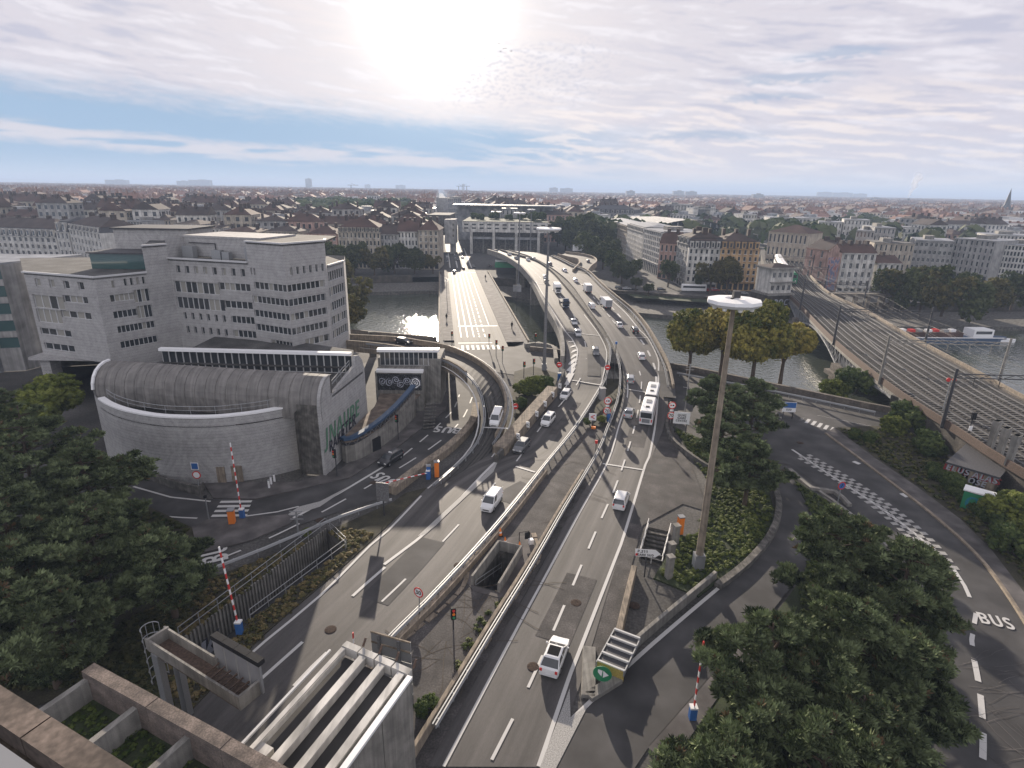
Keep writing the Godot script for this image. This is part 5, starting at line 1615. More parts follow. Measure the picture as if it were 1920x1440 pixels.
func weeds(called: String,label: String,pts: Array,n: int,y: float,lo: Color,hi: Color) -> void:
	var poly := flat(pts)
	var mn := poly[0]
	var mx := poly[0]
	for p in poly:
		mn = mn.min(p)
		mx = mx.max(p)
	var xf := []
	var cols := []
	var guard := 0
	while xf.size() < n and guard < n * 12:
		guard += 1
		var q := Vector2(rng.randf_range(mn.x,mx.x),rng.randf_range(mn.y,mx.y))
		var open := Geometry2D.is_point_in_polygon(q,poly)
		for h in holes:
			if Geometry2D.is_point_in_polygon(q,h):
				open = false
		if open:
			var s := rng.randf_range(0.35,0.9)
			xf.append(Transform3D(Basis(Vector3.UP,rng.randf() * TAU).scaled(Vector3(s,s * 0.6,s)),Vector3(q.x,y + 0.1,q.y)))
			cols.append(lo.lerp(hi,rng.randf()))
	tag(multi(called,fine_mesh,M.leaf,xf,cols),label,"","","stuff")
func hip(mb: MB,a: Vector3,u: Vector3,w: float,d: float,y: float,rise: float,over := 0.35,inset := -1.0) -> void:
	var b := -u.cross(Vector3.UP)
	var o := Vector3(a.x,y,a.z) - u * over - b * over
	var W := w + over * 2
	var D := d + over * 2
	var k := D * 0.5 if inset < 0 else inset
	k = minf(k,W * 0.45)
	var p := [o,o + u * W,o + u * W + b * D,o + b * D]
	var r0 := o + u * k + b * D * 0.5 + V(0,rise,0)
	var r1 := o + u * (W - k) + b * D * 0.5 + V(0,rise,0)
	mb.quad(p[0],p[1],r1,r0)
	mb.quad(p[2],p[3],r0,r1)
	mb.tri(p[1],p[2],r1)
	mb.tri(p[3],p[0],r0)
	mb.quad(p[3],p[2],p[1],p[0])
func mansard(lo: MB,hi: MB,a: Vector3,u: Vector3,w: float,d: float,y: float,h1: float,h2: float) -> void:
	var b := -u.cross(Vector3.UP)
	var o := Vector3(a.x,y,a.z)
	var k := h1 * 0.35
	var p := [o,o + u * w,o + u * w + b * d,o + b * d]
	var q := []
	for i in 4:
		var s: Vector3 = [u + b,b - u,-u - b,u - b][i]
		q.append(p[i] + s * k + V(0,h1,0))
	for i in 4:
		var j := (i + 1) % 4
		lo.quad(p[i],p[j],q[j],q[i])
	hip(hi,q[0],u,w - 2 * k,d - 2 * k,y + h1,h2,0.25)
func block(called: String,label: String,a: Vector3,c: Vector3,depth: float,floors: int,bays: int,wall: Material,roof: String,roof_m: Material,opt := {}) -> Node3D:
	var t := thing(called,label,opt.get("category","building"),Vector3.ZERO,0.0,opt.get("group",""))
	var h: float = a.y
	var u := Vector3(c.x - a.x,0,c.z - a.z)
	var w := u.length()
	u = u / w
	var b := -u.cross(Vector3.UP)
	var o := Vector3(a.x,0,a.z)
	var g: float = opt.get("ground",0.18)
	var fh := h * (1.0 - g) / floors
	var share: float = opt.get("share",0.45)
	var holes := []
	var cell := w / bays
	var ww := cell * share
	var wh: float = fh * float(opt.get("tall",0.62))
	var fm: Material = opt.get("frame",M.white_metal)
	var me := window_mesh(ww,wh,fm,M.glass,1 if ww > 0.9 else 0,0.2 if opt.get("sill",true) else 0.0)
	for f in floors:
		for i in bays:
			var x := cell * (i + 0.5)
			var y := h * g + fh * (f + 0.22)
			holes.append([x - ww * 0.5,x + ww * 0.5,y,y + wh])
			put_window(t,me,o + u * x + V(0,y,0) - u.cross(Vector3.UP) * 0.16,u)
	if g > 0.1:
		for i in bays:
			var x := cell * (i + 0.5)
			holes.append([x - cell * 0.36,x + cell * 0.36,0.3,h * g * 0.85])
	var mb := MB.new()
	mb.wall(o,u,w,h,holes,0.2)
	var sb: int = opt.get("side_bays",0)
	var holes2 := []
	var side_mesh := window_mesh(ww * 0.9,wh,fm,M.glass,0,0.0)
	for s in [0,1]:
		var so: Vector3 = o + u * w if s == 1 else o + b * depth
		var su: Vector3 = b if s == 1 else -b
		holes2 = []
		if sb > 0:
			for f in floors:
				for i in sb:
					var x := depth * (i + 0.5) / sb
					var y := h * g + fh * (f + 0.22)
					holes2.append([x - ww * 0.45,x + ww * 0.45,y,y + wh])
					put_window(t,side_mesh,so + su * x + V(0,y,0) - su.cross(Vector3.UP) * 0.16,su)
		mb.wall(so,su,depth,h,holes2,0.2)
	mb.wall(o + u * w + b * depth,-u,w,h,[],0.1)
	part("wall",mb,wall,t)
	if g > 0.1:
		var gm := MB.new()
		gm.quad(o + b * 0.22 + V(0,0,0),o + u * w + b * 0.22,o + u * w + b * 0.22 + V(0,h * g,0),o + b * 0.22 + V(0,h * g,0))
		part("shopfront",gm,M.glass,t)
	var cm := MB.new()
	for y in [h - 0.15,h * g + 0.05]:
		cm.sweep([Vector2(-0.02,-0.18),Vector2(0.3,-0.18),Vector2(0.38,0.14),Vector2(-0.02,0.14)],[o + V(0,y,0),o + u * w + V(0,y,0)])
	stuff(part("cornice",cm,wall,t))
	var rm := MB.new()
	var rise: float = opt.get("rise",3.0)
	if roof == "hip":
		hip(rm,o,u,w,depth,h,rise,0.4,opt.get("inset",-1.0))
		part("roof",rm,roof_m,t)
	elif roof == "gable":
		hip(rm,o,u,w,depth,h,rise,0.3,0.0)
		part("roof",rm,roof_m,t)
	elif roof == "mansard":
		var lo := MB.new()
		var h1: float = opt.get("mansard",2.6)
		mansard(lo,rm,o,u,w,depth,h,h1,rise)
		part("mansard",lo,M.slate,t)
		part("roof",rm,roof_m,t)
		var dn: int = opt.get("dormers",bays)
		for i in dn:
			var x := w * (i + 0.5) / dn
			var dm := MB.new()
			var at := o + u * x + b * 0.35 + V(0,h + h1 * 0.45,0)
			dm.box(at,Vector3(minf(1.5,w / dn * 0.6),h1 * 0.8,1.2),Basis(u,Vector3.UP,-b))
			dm.box(at + V(0,h1 * 0.43,0) - b * 0.1,Vector3(minf(1.7,w / dn * 0.7),0.16,1.5),Basis(u,Vector3.UP,-b))
			var dd := part("dormer",dm,wall,t)
			var gm := MB.new()
			gm.box(at - b * 0.61,Vector3(minf(0.9,w / dn * 0.35),h1 * 0.55,0.04),Basis(u,Vector3.UP,-b))
			part("pane",gm,M.glass,dd)
	else:
		rm.prism(PackedVector2Array([Vector2(o.x,o.z),Vector2((o + u * w).x,(o + u * w).z),Vector2((o + u * w + b * depth).x,(o + u * w + b * depth).z),Vector2((o + b * depth).x,(o + b * depth).z)]),h - 0.1,h + 0.25)
		part("roof",rm,roof_m,t)
		var pm := MB.new()
		pm.box(o + u * w * 0.4 + b * depth * 0.5 + V(0,h + 0.9,0),Vector3(w * 0.25,1.4,depth * 0.35),Basis(u,Vector3.UP,-b))
		part("roof_hut",pm,M.concrete,t)
	for i in int(opt.get("chimneys",0)):
		var x := w * (i + 0.5) / float(opt.chimneys)
		var ch := MB.new()
		ch.box(o + u * x + b * depth * 0.5 + V(0,h + rise + float(opt.get("mansard",2.6) if roof == "mansard" else 0.0),0),Vector3(0.9,2.2,1.8),Basis(u,Vector3.UP,-b))
		part("chimney",ch,M.tile_brown,t)
	return t
func house_geo(w: float,d: float,h: float,floors: int,bays: int,roof: String,rise: float) -> Dictionary:
	var wm := MB.new()
	wm.box(V(0,h * 0.5,0),Vector3(w,h,d))
	var rm := MB.new()
	if roof == "flat":
		rm.box(V(0,h + 0.15,0),Vector3(w + 0.3,0.3,d + 0.3))
		rm.box(V(w * 0.15,h + 1.2,0),Vector3(w * 0.3,2.0,d * 0.4))
	else:
		hip(rm,V(-w * 0.5,0,d * 0.5),Vector3.RIGHT,w,d,h,rise,0.4,0.2 if roof == "gable" else -1.0)
	var cm := MB.new()
	if roof != "flat":
		for x in [-0.36,0.05,0.38]:
			cm.box(V(w * x,h + rise * 0.75,d * 0.12),Vector3(0.8,rise * 1.1,1.6))
	var pm := MB.new()
	var fh := h / (floors + 0.6)
	for f in floors:
		for i in bays:
			for s in [-1,1]:
				pm.box(V(-w * 0.5 + w * (i + 0.5) / bays,fh * (f + 1.0),s * d * 0.5),Vector3(w / bays * 0.42,fh * 0.58,0.1))
		for i in 3:
			for s in [-1,1]:
				pm.box(V(s * w * 0.5,fh * (f + 1.0),-d * 0.5 + d * (i + 0.5) / 3.0),Vector3(0.1,fh * 0.58,d * 0.13))
	return {"wall": wm,"roof": rm,"chimney": cm,"window": pm}
func make_city() -> void:
	make_station()
	make_quay_row()
	make_right_bank()
	make_houses()
	make_skyline()
func make_station() -> void:
	var t := thing("station_building","long pale station slab on columns with two rows of dark slots and a roof garden","station")
	var z := -300.0
	var x0 := -26.0
	var x1 := 17.0
	var mb := MB.new()
	var holes := []
	var me := window_mesh(2.1,0.75,M.steel,M.glass,0)
	for r in 2:
		for k in 11:
			var c := 1.9 + k * 3.83
			holes.append([c - 1.05,c + 1.05,1.5 + r * 1.75,2.25 + r * 1.75])
			put_window(t,me,V(x0 + c,12.0 + r * 1.75,z - 0.3),Vector3.RIGHT)
	mb.wall(V(x0,10.5,z),Vector3.RIGHT,x1 - x0,5.2,holes,0.4)
	mb.wall(V(x1,10.5,z),Vector3.FORWARD,60,5.2,[],0.1)
	mb.wall(V(x0,10.5,z - 60),Vector3.BACK,60,5.2,[],0.1)
	mb.quad(V(x0,10.5,z - 60),V(x1,10.5,z - 60),V(x1,10.5,z),V(x0,10.5,z))
	part("slab_wall",mb,M.stucco_white,t)
	var rf := MB.new()
	rf.box(V((x0 + x1) * 0.5,15.6,z - 30),Vector3(x1 - x0,0.2,60))
	part("roof",rf,M.grass,t)
	for k in 4:
		var cm := MB.new()
		cm.box(V(x0 + 4.5 + k * 11.2,5.0,z + 0.8),Vector3(1.3,11.0,1.2))
		part("column",cm,M.stucco_white,t)
	var ib := MB.new()
	ib.box(V((x0 + x1) * 0.5 + 1,5.2,z - 14),Vector3(x1 - x0 - 6,10.2,20))
	part("inner_block",ib,M.concrete_dark,t)
	for k in 3:
		var lm := MB.new()
		lm.box(V(x0 + 10.2 + k * 11.2,7.6,z - 1.4),Vector3(9.6,1.1,2.6))
		part("gallery",lm,M.zinc,t)
	for k in 3:
		var pm := MB.new()
		pm.box(V(x0 + 10.2 + k * 11.2,3.4,z - 3.6),Vector3(0.6,7.6,0.6))
		part("inner_column",pm,M.concrete,t)
	var sd := thing("stair_tower","grey stair tower at the street end of the station slab","tower")
	var sm := MB.new()
	sm.box(V(-31.6,10.8,-300),Vector3(5.2,11.6,12))
	sm.box(V(-30.6,4.0,-299.0),Vector3(2.6,8.0,4))
	part("wall",sm,M.stucco_grey,sd)
	var sw := MB.new()
	for k in 3:
		sw.box(V(-29.9 ,9.0 + k * 2.6,-293.97),Vector3(0.8,1.1,0.1))
	stuff(part("window",sw,M.glass,sd))
	var br := thing("street_bridge_building","dark block that spans the street beside the station","building")
	var bm := MB.new()
	bm.box(V(-38.5,13.0,-322),Vector3(11.0,9.6,30))
	part("wall",bm,M.concrete_dark,br)
	var bt := MB.new()
	bt.box(V(-38.5,17.95,-322),Vector3(11.4,0.4,30.4))
	part("roof",bt,M.roof_gravel,br)
	for q in [[-18.0,-318.0,3.0],[-11.0,-325.0,3.6],[-3.0,-320.0,2.8],[4.0,-328.0,4.0],[10.0,-318.0,4.4],[14.0,-326.0,4.0],[-22.0,-330.0,3.0]]:
		shrub("roof_tree","clipped dark tree in the roof garden of the station, %s" % {-18.0: "near its street end",-11.0: "left of the middle",-3.0: "in the middle, front",4.0: "behind the middle",10.0: "front right",14.0: "rear right",-22.0: "rear left"}[q[0]],V(q[0],15.6,q[1]),q[2],crowns.green,"",0.8,"tree")
	block("roof_pavilion","pale pavilion rising from the station roof garden",V(-7.5,20.5,-345),V(1.5,20.5,-345),10,2,4,M.stucco_grey,"flat",M.zinc,{"ground": 0.6,"share": 0.35})
	block("roof_pavilion","low white annex on the station roof garden",V(-13.5,18.6,-343),V(-7.8,18.6,-343),8,1,3,M.stucco_grey,"flat",M.zinc,{"ground": 0.75})
	var hall := thing("platform_roof","long flat pale platform roof behind the station garden","roof")
	var hm := MB.new()
	hm.box(V(-6,21.4,-380),Vector3(64,0.7,16))
	hm.box(V(-6,10.5,-384),Vector3(60,21,4))
	part("roof",hm,M.zinc,hall)
	block("pink_building","pink building with arched upper windows right of the station",V(15.9,16.4,-372),V(36.3,16.7,-380),16,3,9,M.stucco_pink,"hip",M.tile_brown,{"ground": 0.2,"chimneys": 3,"rise": 2.6})
	block("blue_office","hazy blue-grey office block with vertical ribs behind the platform roof",V(-68,21.2,-620),V(-33.9,20.4,-640),30,4,18,M.stucco_grey,"flat",M.roof_gravel,{"ground": 0.05,"share": 0.5,"tall": 0.8,"sill": false})
func make_quay_row() -> void:
	block("quay_house","cream quay house with a row of arched dormers under a wide red roof",V(-69.5,14.2,-236),V(-52.9,14.5,-236),13,4,11,M.stucco,"mansard",M.tile,{"dormers": 11,"mansard": 1.8,"rise": 3.2,"chimneys": 4})
	block("quay_house","narrow pale grey quay house between the cream and the white one",V(-53.1,13.4,-237),V(-46.2,13.7,-237),13,4,5,M.stucco_grey,"hip",M.tile_brown,{"rise": 3.6,"chimneys": 2,"inset": 0.2})
	block("quay_house","white quay house with dark balconies and skylights",V(-46.3,14.5,-238),V(-38.4,14.8,-238),13,4,6,M.stucco_white,"hip",M.tile,{"rise": 4.0,"chimneys": 2,"inset": 0.2})
	block("quay_house","tall cream corner house on the quay beside the street",V(-37.9,15.3,-236),V(-29.9,15.7,-236),16,5,4,M.stucco,"hip",M.tile,{"rise": 3.6,"chimneys": 3,"side_bays": 5})
	block("mansard_palace","long white palace front with arched dormers under a brown roof at the left edge",V(-230.6,9.8,-250),V(-184.1,10.7,-240),18,3,17,M.stucco_white,"mansard",M.tile_brown,{"dormers": 16,"mansard": 3.2,"rise": 3.5,"chimneys": 6,"share": 0.5})
	block("mansard_palace","slim corner pavilion with slate dome beside the long palace",V(-183,12.2,-239),V(-175.8,12.1,-236),14,3,3,M.stucco_white,"mansard",M.slate,{"dormers": 2,"mansard": 4.0,"rise": 1.5})
	block("mansard_palace","white turned wing with iron balconies right of the corner pavilion",V(-175.2,13.7,-236),V(-148.8,13.8,-215),14,4,9,M.stucco_white,"mansard",M.tile_brown,{"dormers": 8,"mansard": 2.0,"rise": 3.0,"chimneys": 3})
	block("modern_house","grey glass-fronted house with bright sunlit roof behind the palace",V(-183.2,14,-285),V(-173.2,13.5,-280),14,4,5,M.stucco_grey,"flat",M.zinc,{"share": 0.75,"tall": 0.8,"sill": false})
	block("row_house","pale row with small windows left of the white stepped house",V(-179.1,14.3,-290),V(-165.3,14.3,-290),13,4,9,M.stucco,"hip",M.tile_brown,{"rise": 2.6,"chimneys": 3})
	block("stepped_house","white house with dark square attic windows and a dark band below",V(-141.6,15.1,-250),V(-130.6,14.9,-250),15,3,4,M.stucco_white,"hip",M.tile_brown,{"share": 0.5,"rise": 1.6})
	block("arched_house","white house with tall arched dark windows behind the office roof",V(-129.5,13.7,-248),V(-122.1,13.4,-248),14,3,5,M.stucco_white,"hip",M.tile_brown,{"rise": 1.6,"chimneys": 2})
	block("low_house","low beige house with cornice behind the office roof",V(-121,12.7,-246),V(-105.5,12.6,-246),14,2,9,M.stucco,"hip",M.tile,{"rise": 1.8,"chimneys": 3})
	block("gable_house","cream house with a red tiled gable roof left of the office tower",V(-154.3,11.2,-225),V(-145.5,11,-225),12,3,5,M.stucco,"hip",M.tile,{"rise": 2.4,"chimneys": 2})
	block("gable_house","white house with red roof and little garden front above the office",V(-136.4,11.6,-222),V(-125.6,11.9,-222),12,3,6,M.stucco_white,"hip",M.tile,{"rise": 2.6,"chimneys": 2})
	block("flat_house","tan flat-roofed house behind the office tower",V(-104.3,12.9,-250),V(-89.8,13,-250),14,3,6,M.stucco,"hip",M.tile_brown,{"rise": 2.0,"chimneys": 3})
	block("flat_house","brick-coloured house with glimpses of red roof left of the quay row",V(-84.9,12.5,-245),V(-72.6,13.1,-245),14,3,5,M.stucco_pink,"hip",M.tile,{"rise": 3.0,"chimneys": 3})
	block("white_hall","white hall with columned long side far over the old roofs",V(-427.2,13.1,-560),V(-397.4,15,-560),20,1,9,M.stucco_white,"flat",M.zinc,{"ground": 0.6,"share": 0.4})
	block("far_school","long white block with many windows far left of the park",V(-220.8,17.6,-520),V(-201.1,18.8,-520),16,4,9,M.stucco_white,"hip",M.tile_brown,{"rise": 2.5})
func make_right_bank() -> void:
	block("long_office","long pale five-storey facade with zinc attic stretching back from the quay",V(52.2,13.1,-350),V(53.2,14.6,-285),16,6,22,M.stucco,"mansard",M.zinc,{"dormers": 20,"mansard": 2.4,"rise": 1.2,"share": 0.5})
	block("long_office","pale facade with bright window row continuing the long office",V(53.1,14.7,-284),V(53.6,15.5,-250),16,6,13,M.stucco_white,"mansard",M.zinc,{"dormers": 12,"mansard": 2.2,"rise": 1.0,"share": 0.5})
	block("glass_office","white-gridded office with tall ground-floor columns facing the quay",V(53.5,16.5,-248),V(55,17.1,-226),18,6,9,M.stucco_white,"flat",M.zinc,{"ground": 0.27,"share": 0.72,"tall": 0.75,"sill": false})
	block("small_pink_house","small pink house with a steep red roof between office and hotel",V(54.1,12.9,-222),V(60,12.7,-219),11,3,4,M.stucco_pink,"gable",M.tile,{"rise": 4.0,"chimneys": 2})
	block("hotel","white part of the corner hotel with grey dormers",V(57.6,13.6,-197),V(67.7,13.6,-196),15,5,6,M.stucco_white,"mansard",M.tile_brown,{"dormers": 6,"mansard": 2.4,"rise": 2.4,"chimneys": 2,"ground": 0.16})
	block("hotel","ochre part of the corner hotel with a glazed arcade",V(67.8,13.7,-196),V(80.2,13.8,-195),15,5,7,M.stucco_ochre,"mansard",M.tile_brown,{"dormers": 6,"mansard": 2.4,"rise": 2.4,"chimneys": 3,"ground": 0.2,"side_bays": 4})
	block("hotel","narrow grey side front of the corner hotel with stacked bay windows",V(57.6,14.6,-212),V(57.7,13.6,-198),12,6,4,M.stucco_grey,"mansard",M.tile_brown,{"dormers": 3,"mansard": 2.2,"rise": 2.0,"chimneys": 2})
	block("goods_shed","cream railway shed with red tiled roof behind the overhead wires",V(110.6,15.4,-262),V(121.9,15.9,-250),16,2,9,M.stucco,"hip",M.tile,{"rise": 3.0,"ground": 0.3})
	var mh := block("mural_house","white corner house with a painted mural gable beside the railway",V(108.1,12.9,-196),V(119.1,12.9,-196),9,4,5,M.stucco_white,"gable",M.tile,{"rise": 2.6,"chimneys": 4,"ground": 0.12})
	var gm := MB.new()
	var ga := V(106.8,12.2,-203)
	var gb := V(108.1,12.9,-196.4)
	var gu := Vector3(gb.x - ga.x,0,gb.z - ga.z)
	gm.quad(V(ga.x,0,ga.z),V(gb.x,0,gb.z),gb,ga)
	gm.tri(ga,gb,(ga + gb) * 0.5 + V(0,2.7,0))
	part("gable_wall",gm,M.stucco_pink,mh)
	var pm := MB.new()
	var gn := gu.normalized().cross(Vector3.UP) * 0.05
	pm.quad(ga.lerp(gb,0.12) - V(0,12.5,0) + gn,ga.lerp(gb,0.9) - V(0,12.5,0) + gn,ga.lerp(gb,0.9) - V(0,1.5,0) + gn,ga.lerp(gb,0.12) - V(0,1.5,0) + gn,Vector2(0,1),Vector2(1,1),Vector2(1,0),Vector2(0,0))
	var mt := StandardMaterial3D.new()
	mt.resource_name = "gable_mural"
	var im := Image.create(64,96,false,Image.FORMAT_RGB8)
	var nn := noise(88,0.045,3)
	for y in 96:
		for x in 64:
			var k := nn.get_noise_2d(x,y) * 1.4
			var c := Color(0.72,0.60,0.58).lerp(Color(0.62,0.42,0.42),smoothstep(0.0,0.5,k)).lerp(Color(0.45,0.47,0.58),smoothstep(0.1,0.6,-k + y / 150.0))
			im.set_pixel(x,y,c)
	mt.albedo_texture = img_tex(im)
	mt.roughness = 0.9
	part("mural",pm,mt,mh)
	block("gable_house","tall pinkish house with blind gable and two small windows by the tracks",V(105.2,12.8,-215),V(108.3,12.8,-206),12,3,2,M.stucco_pink,"gable",M.tile_brown,{"rise": 3.0,"chimneys": 2,"share": 0.2})
	block("gable_house","low house with white gable right of the mural house",V(122.6,9.4,-200),V(130.5,9.4,-200),10,2,4,M.stucco_white,"gable",M.tile,{"rise": 2.2,"chimneys": 1})
	block("modern_block","stepped grey apartment block with dark loggias, left part",V(148.4,16.4,-262),V(154,15.9,-258),18,4,5,M.stucco_grey,"flat",M.zinc,{"share": 0.5,"sill": false})
	block("modern_block","stepped grey apartment block with a tall blank stair wall",V(153.7,17.9,-258),V(161.5,17.5,-256),18,5,5,M.stucco_grey,"flat",M.zinc,{"share": 0.35,"sill": false})
	block("modern_block","beige low block with small square windows before the grey blocks",V(141.7,13.3,-236),V(155,13.3,-232),14,3,8,M.stucco,"flat",M.roof_gravel,{"share": 0.35,"sill": false})
	block("modern_block","grey apartment block with long window bands in the middle",V(160.1,14.3,-240),V(171.6,14,-234),18,4,8,M.stucco_grey,"flat",M.zinc,{"share": 0.6,"tall": 0.5,"sill": false})
	block("modern_block","grey apartment block with vertical window slots at the right",V(172.7,15.5,-236),V(178,13.8,-222),18,5,8,M.stucco_grey,"flat",M.zinc,{"share": 0.4,"tall": 0.7,"sill": false})
	block("grid_office","white-gridded office block cut by the right edge",V(182,14.3,-226),V(191.2,14.5,-216),20,6,13,M.stucco_white,"flat",M.zinc,{"share": 0.65,"tall": 0.72,"sill": false,"ground": 0.08})
	block("grid_office","low pale block with fine vertical ribs behind the right edge",V(234.3,13.3,-300),V(255.5,12.9,-290),20,3,16,M.stucco_white,"flat",M.zinc,{"share": 0.5,"tall": 0.8,"sill": false})
	block("far_block","white apartment block behind the red-roofed shed, left",V(165.4,16.8,-330),V(175.8,16.7,-325),15,4,7,M.stucco_white,"flat",M.zinc,{"share": 0.4})
	block("far_block","white apartment block with dark joint behind the shed, right",V(179.1,18.2,-330),V(190.4,18,-325),15,5,7,M.stucco_white,"flat",M.zinc,{"share": 0.4})
	block("far_block","pale terrace of offices with greenish glass right of the market hall",V(167.8,16,-400),V(192.5,15.3,-395),18,3,11,M.stucco_white,"flat",M.zinc,{"share": 0.6,"sill": false})
	block("far_block","glass office with bright slab edges between trees",V(161.2,16.7,-430),V(171.5,16.2,-430),18,4,5,M.stucco_white,"flat",M.zinc,{"share": 0.75,"sill": false})
	block("glass_cube","white-framed office cube with a large dark window behind the market hall",V(140.4,18.9,-480),V(158.1,18.4,-480),20,1,1,M.stucco_white,"flat",M.zinc,{"share": 0.55,"tall": 0.9,"ground": 0.3,"sill": false})
	block("far_block","hazy concrete office row behind the glass cube",V(128.1,21,-520),V(151.8,20.1,-520),18,3,9,M.stucco_grey,"flat",M.zinc,{"share": 0.5,"sill": false})
	block("dark_roofs","dark old blocks with chimneys between trees and market hall",V(51.9,16.1,-440),V(83.8,15.7,-425),20,4,14,M.stucco_grey,"mansard",M.slate,{"dormers": 10,"mansard": 2.5,"chimneys": 8,"rise": 3.0})
	block("far_terrace","white terrace on the slope far right, three stepped storeys",V(307.4,17,-420),V(333.3,16.3,-420),16,3,9,M.stucco_white,"flat",M.zinc,{"share": 0.55,"sill": false})
	block("far_terrace","long low white house with pale roof far right",V(260.3,15,-370),V(284.3,14.5,-365),14,2,9,M.stucco_white,"hip",M.tile_brown,{"rise": 2.2,"chimneys": 2})
	var t := thing("market_hall","large hall with a bright curved shell roof and dark open gable","hall")
	var mb := MB.new()
	var p0 := V(85.4,17.7,-430)
	var p1 := V(101.6,16.2,-345)
	var d := Vector3(p1.x - p0.x,0,p1.z - p0.z)
	var l := d.length()
	d = d / l
	var s := Vector3(-d.z,0,d.x)
	var n := 10
	for i in n:
		var a0 := -1.0 + 2.0 * i / n
		var a1 := -1.0 + 2.0 * (i + 1) / n
		var q := func(k: float,e: float) -> Vector3: return Vector3(p0.x,0,p0.z) + d * (l * e) + s * (19.0 * k) + V(0,10.5 + 5.5 * sqrt(maxf(0.0,1.0 - k * k * 0.85)) * (0.86 + 0.14 * e),0)
		mb.quad(q.call(a0,0.0),q.call(a0,1.0),q.call(a1,1.0),q.call(a1,0.0))
	part("shell_roof",mb,M.stucco_white,t)
	var bm := MB.new()
	for i in n:
		var a0 := -1.0 + 2.0 * i / n
		var a1 := -1.0 + 2.0 * (i + 1) / n
		var e0 := Vector3(p1.x,0,p1.z) + s * (18.6 * a0) - d * 2.5
		var e1 := Vector3(p1.x,0,p1.z) + s * (18.6 * a1) - d * 2.5
		bm.quad(e0,e1,e1 + V(0,10.2 + 5.4 * sqrt(maxf(0.0,1.0 - a1 * a1 * 0.85)),0),e0 + V(0,10.2 + 5.4 * sqrt(maxf(0.0,1.0 - a0 * a0 * 0.85)),0))
	part("gable",bm,M.glass,t)
	var wm := MB.new()
	for k in [-1.0,1.0]:
		var a: Vector3 = Vector3(p0.x,0,p0.z) + s * 18.5 * k
		wm.bar(a + V(0,6,0),a + d * l + V(0,6,0),0.8,12.0)
	part("side_wall",wm,M.stucco_grey,t)
	for k in 9:
		var cm := MB.new()
		var k0 := -0.9 + 0.225 * k
		var c := Vector3(p1.x,0,p1.z) + s * 18.0 * k0 - d * 2.2
		cm.box(c + V(0,6.5,0),Vector3(0.5,13.0 + 3.4 * sqrt(1.0 - k0 * k0 * 0.85),0.5))
		part("mullion",cm,M.white_metal,t)
	var ch := thing("church_spire","dark pointed church spire far right above the roofs","church")
	var cp := V(562.1,13.8,-700)
	var sm := MB.new()
	sm.box(V(cp.x,6.0,cp.z),Vector3(9,26,9))
	part("tower",sm,M.stone_dark,ch)
	var sp := MB.new()
	sp.lathe(V(cp.x,19,cp.z),[[5.2,0.0],[3.0,4.0],[0.05,22.0]],8)
	part("spire",sp,M.slate,ch)
	for k in 4:
		var pn := MB.new()
		pn.lathe(V(cp.x + [-4,4,4,-4][k],18.5,cp.z + [-4,-4,4,4][k]),[[1.0,0.0],[0.05,6.5]],6)
		part("pinnacle",pn,M.slate,ch)
func free_for_house(u: float,v: float,p: Vector3) -> bool:
	if u > -7.0 and u < 24.0 and v < 4000.0:
		return false
	if v < 104.0:
		return false
	var px := p.x
	var d := -p.z
	var slope := px / d
	if d < 262.0:
		return false
	if slope > -0.14 and slope < 0.20 and d < 420.0:
		return false
	if slope >= 0.20 and slope < 0.52 and d < 455.0:
		return false
	if slope >= 0.50 and slope < 0.62 and d < 560.0:
		return false
	if slope >= 0.52 and d < 345.0:
		return false
	if slope > -0.50 and slope < -0.36 and d > 500.0 and d < 560.0:
		return false
	if slope > -0.36 and slope < -0.17 and d > 400.0 and d < 700.0:
		return false
	if slope < -0.6 and d < 290.0:
		return false
	return true
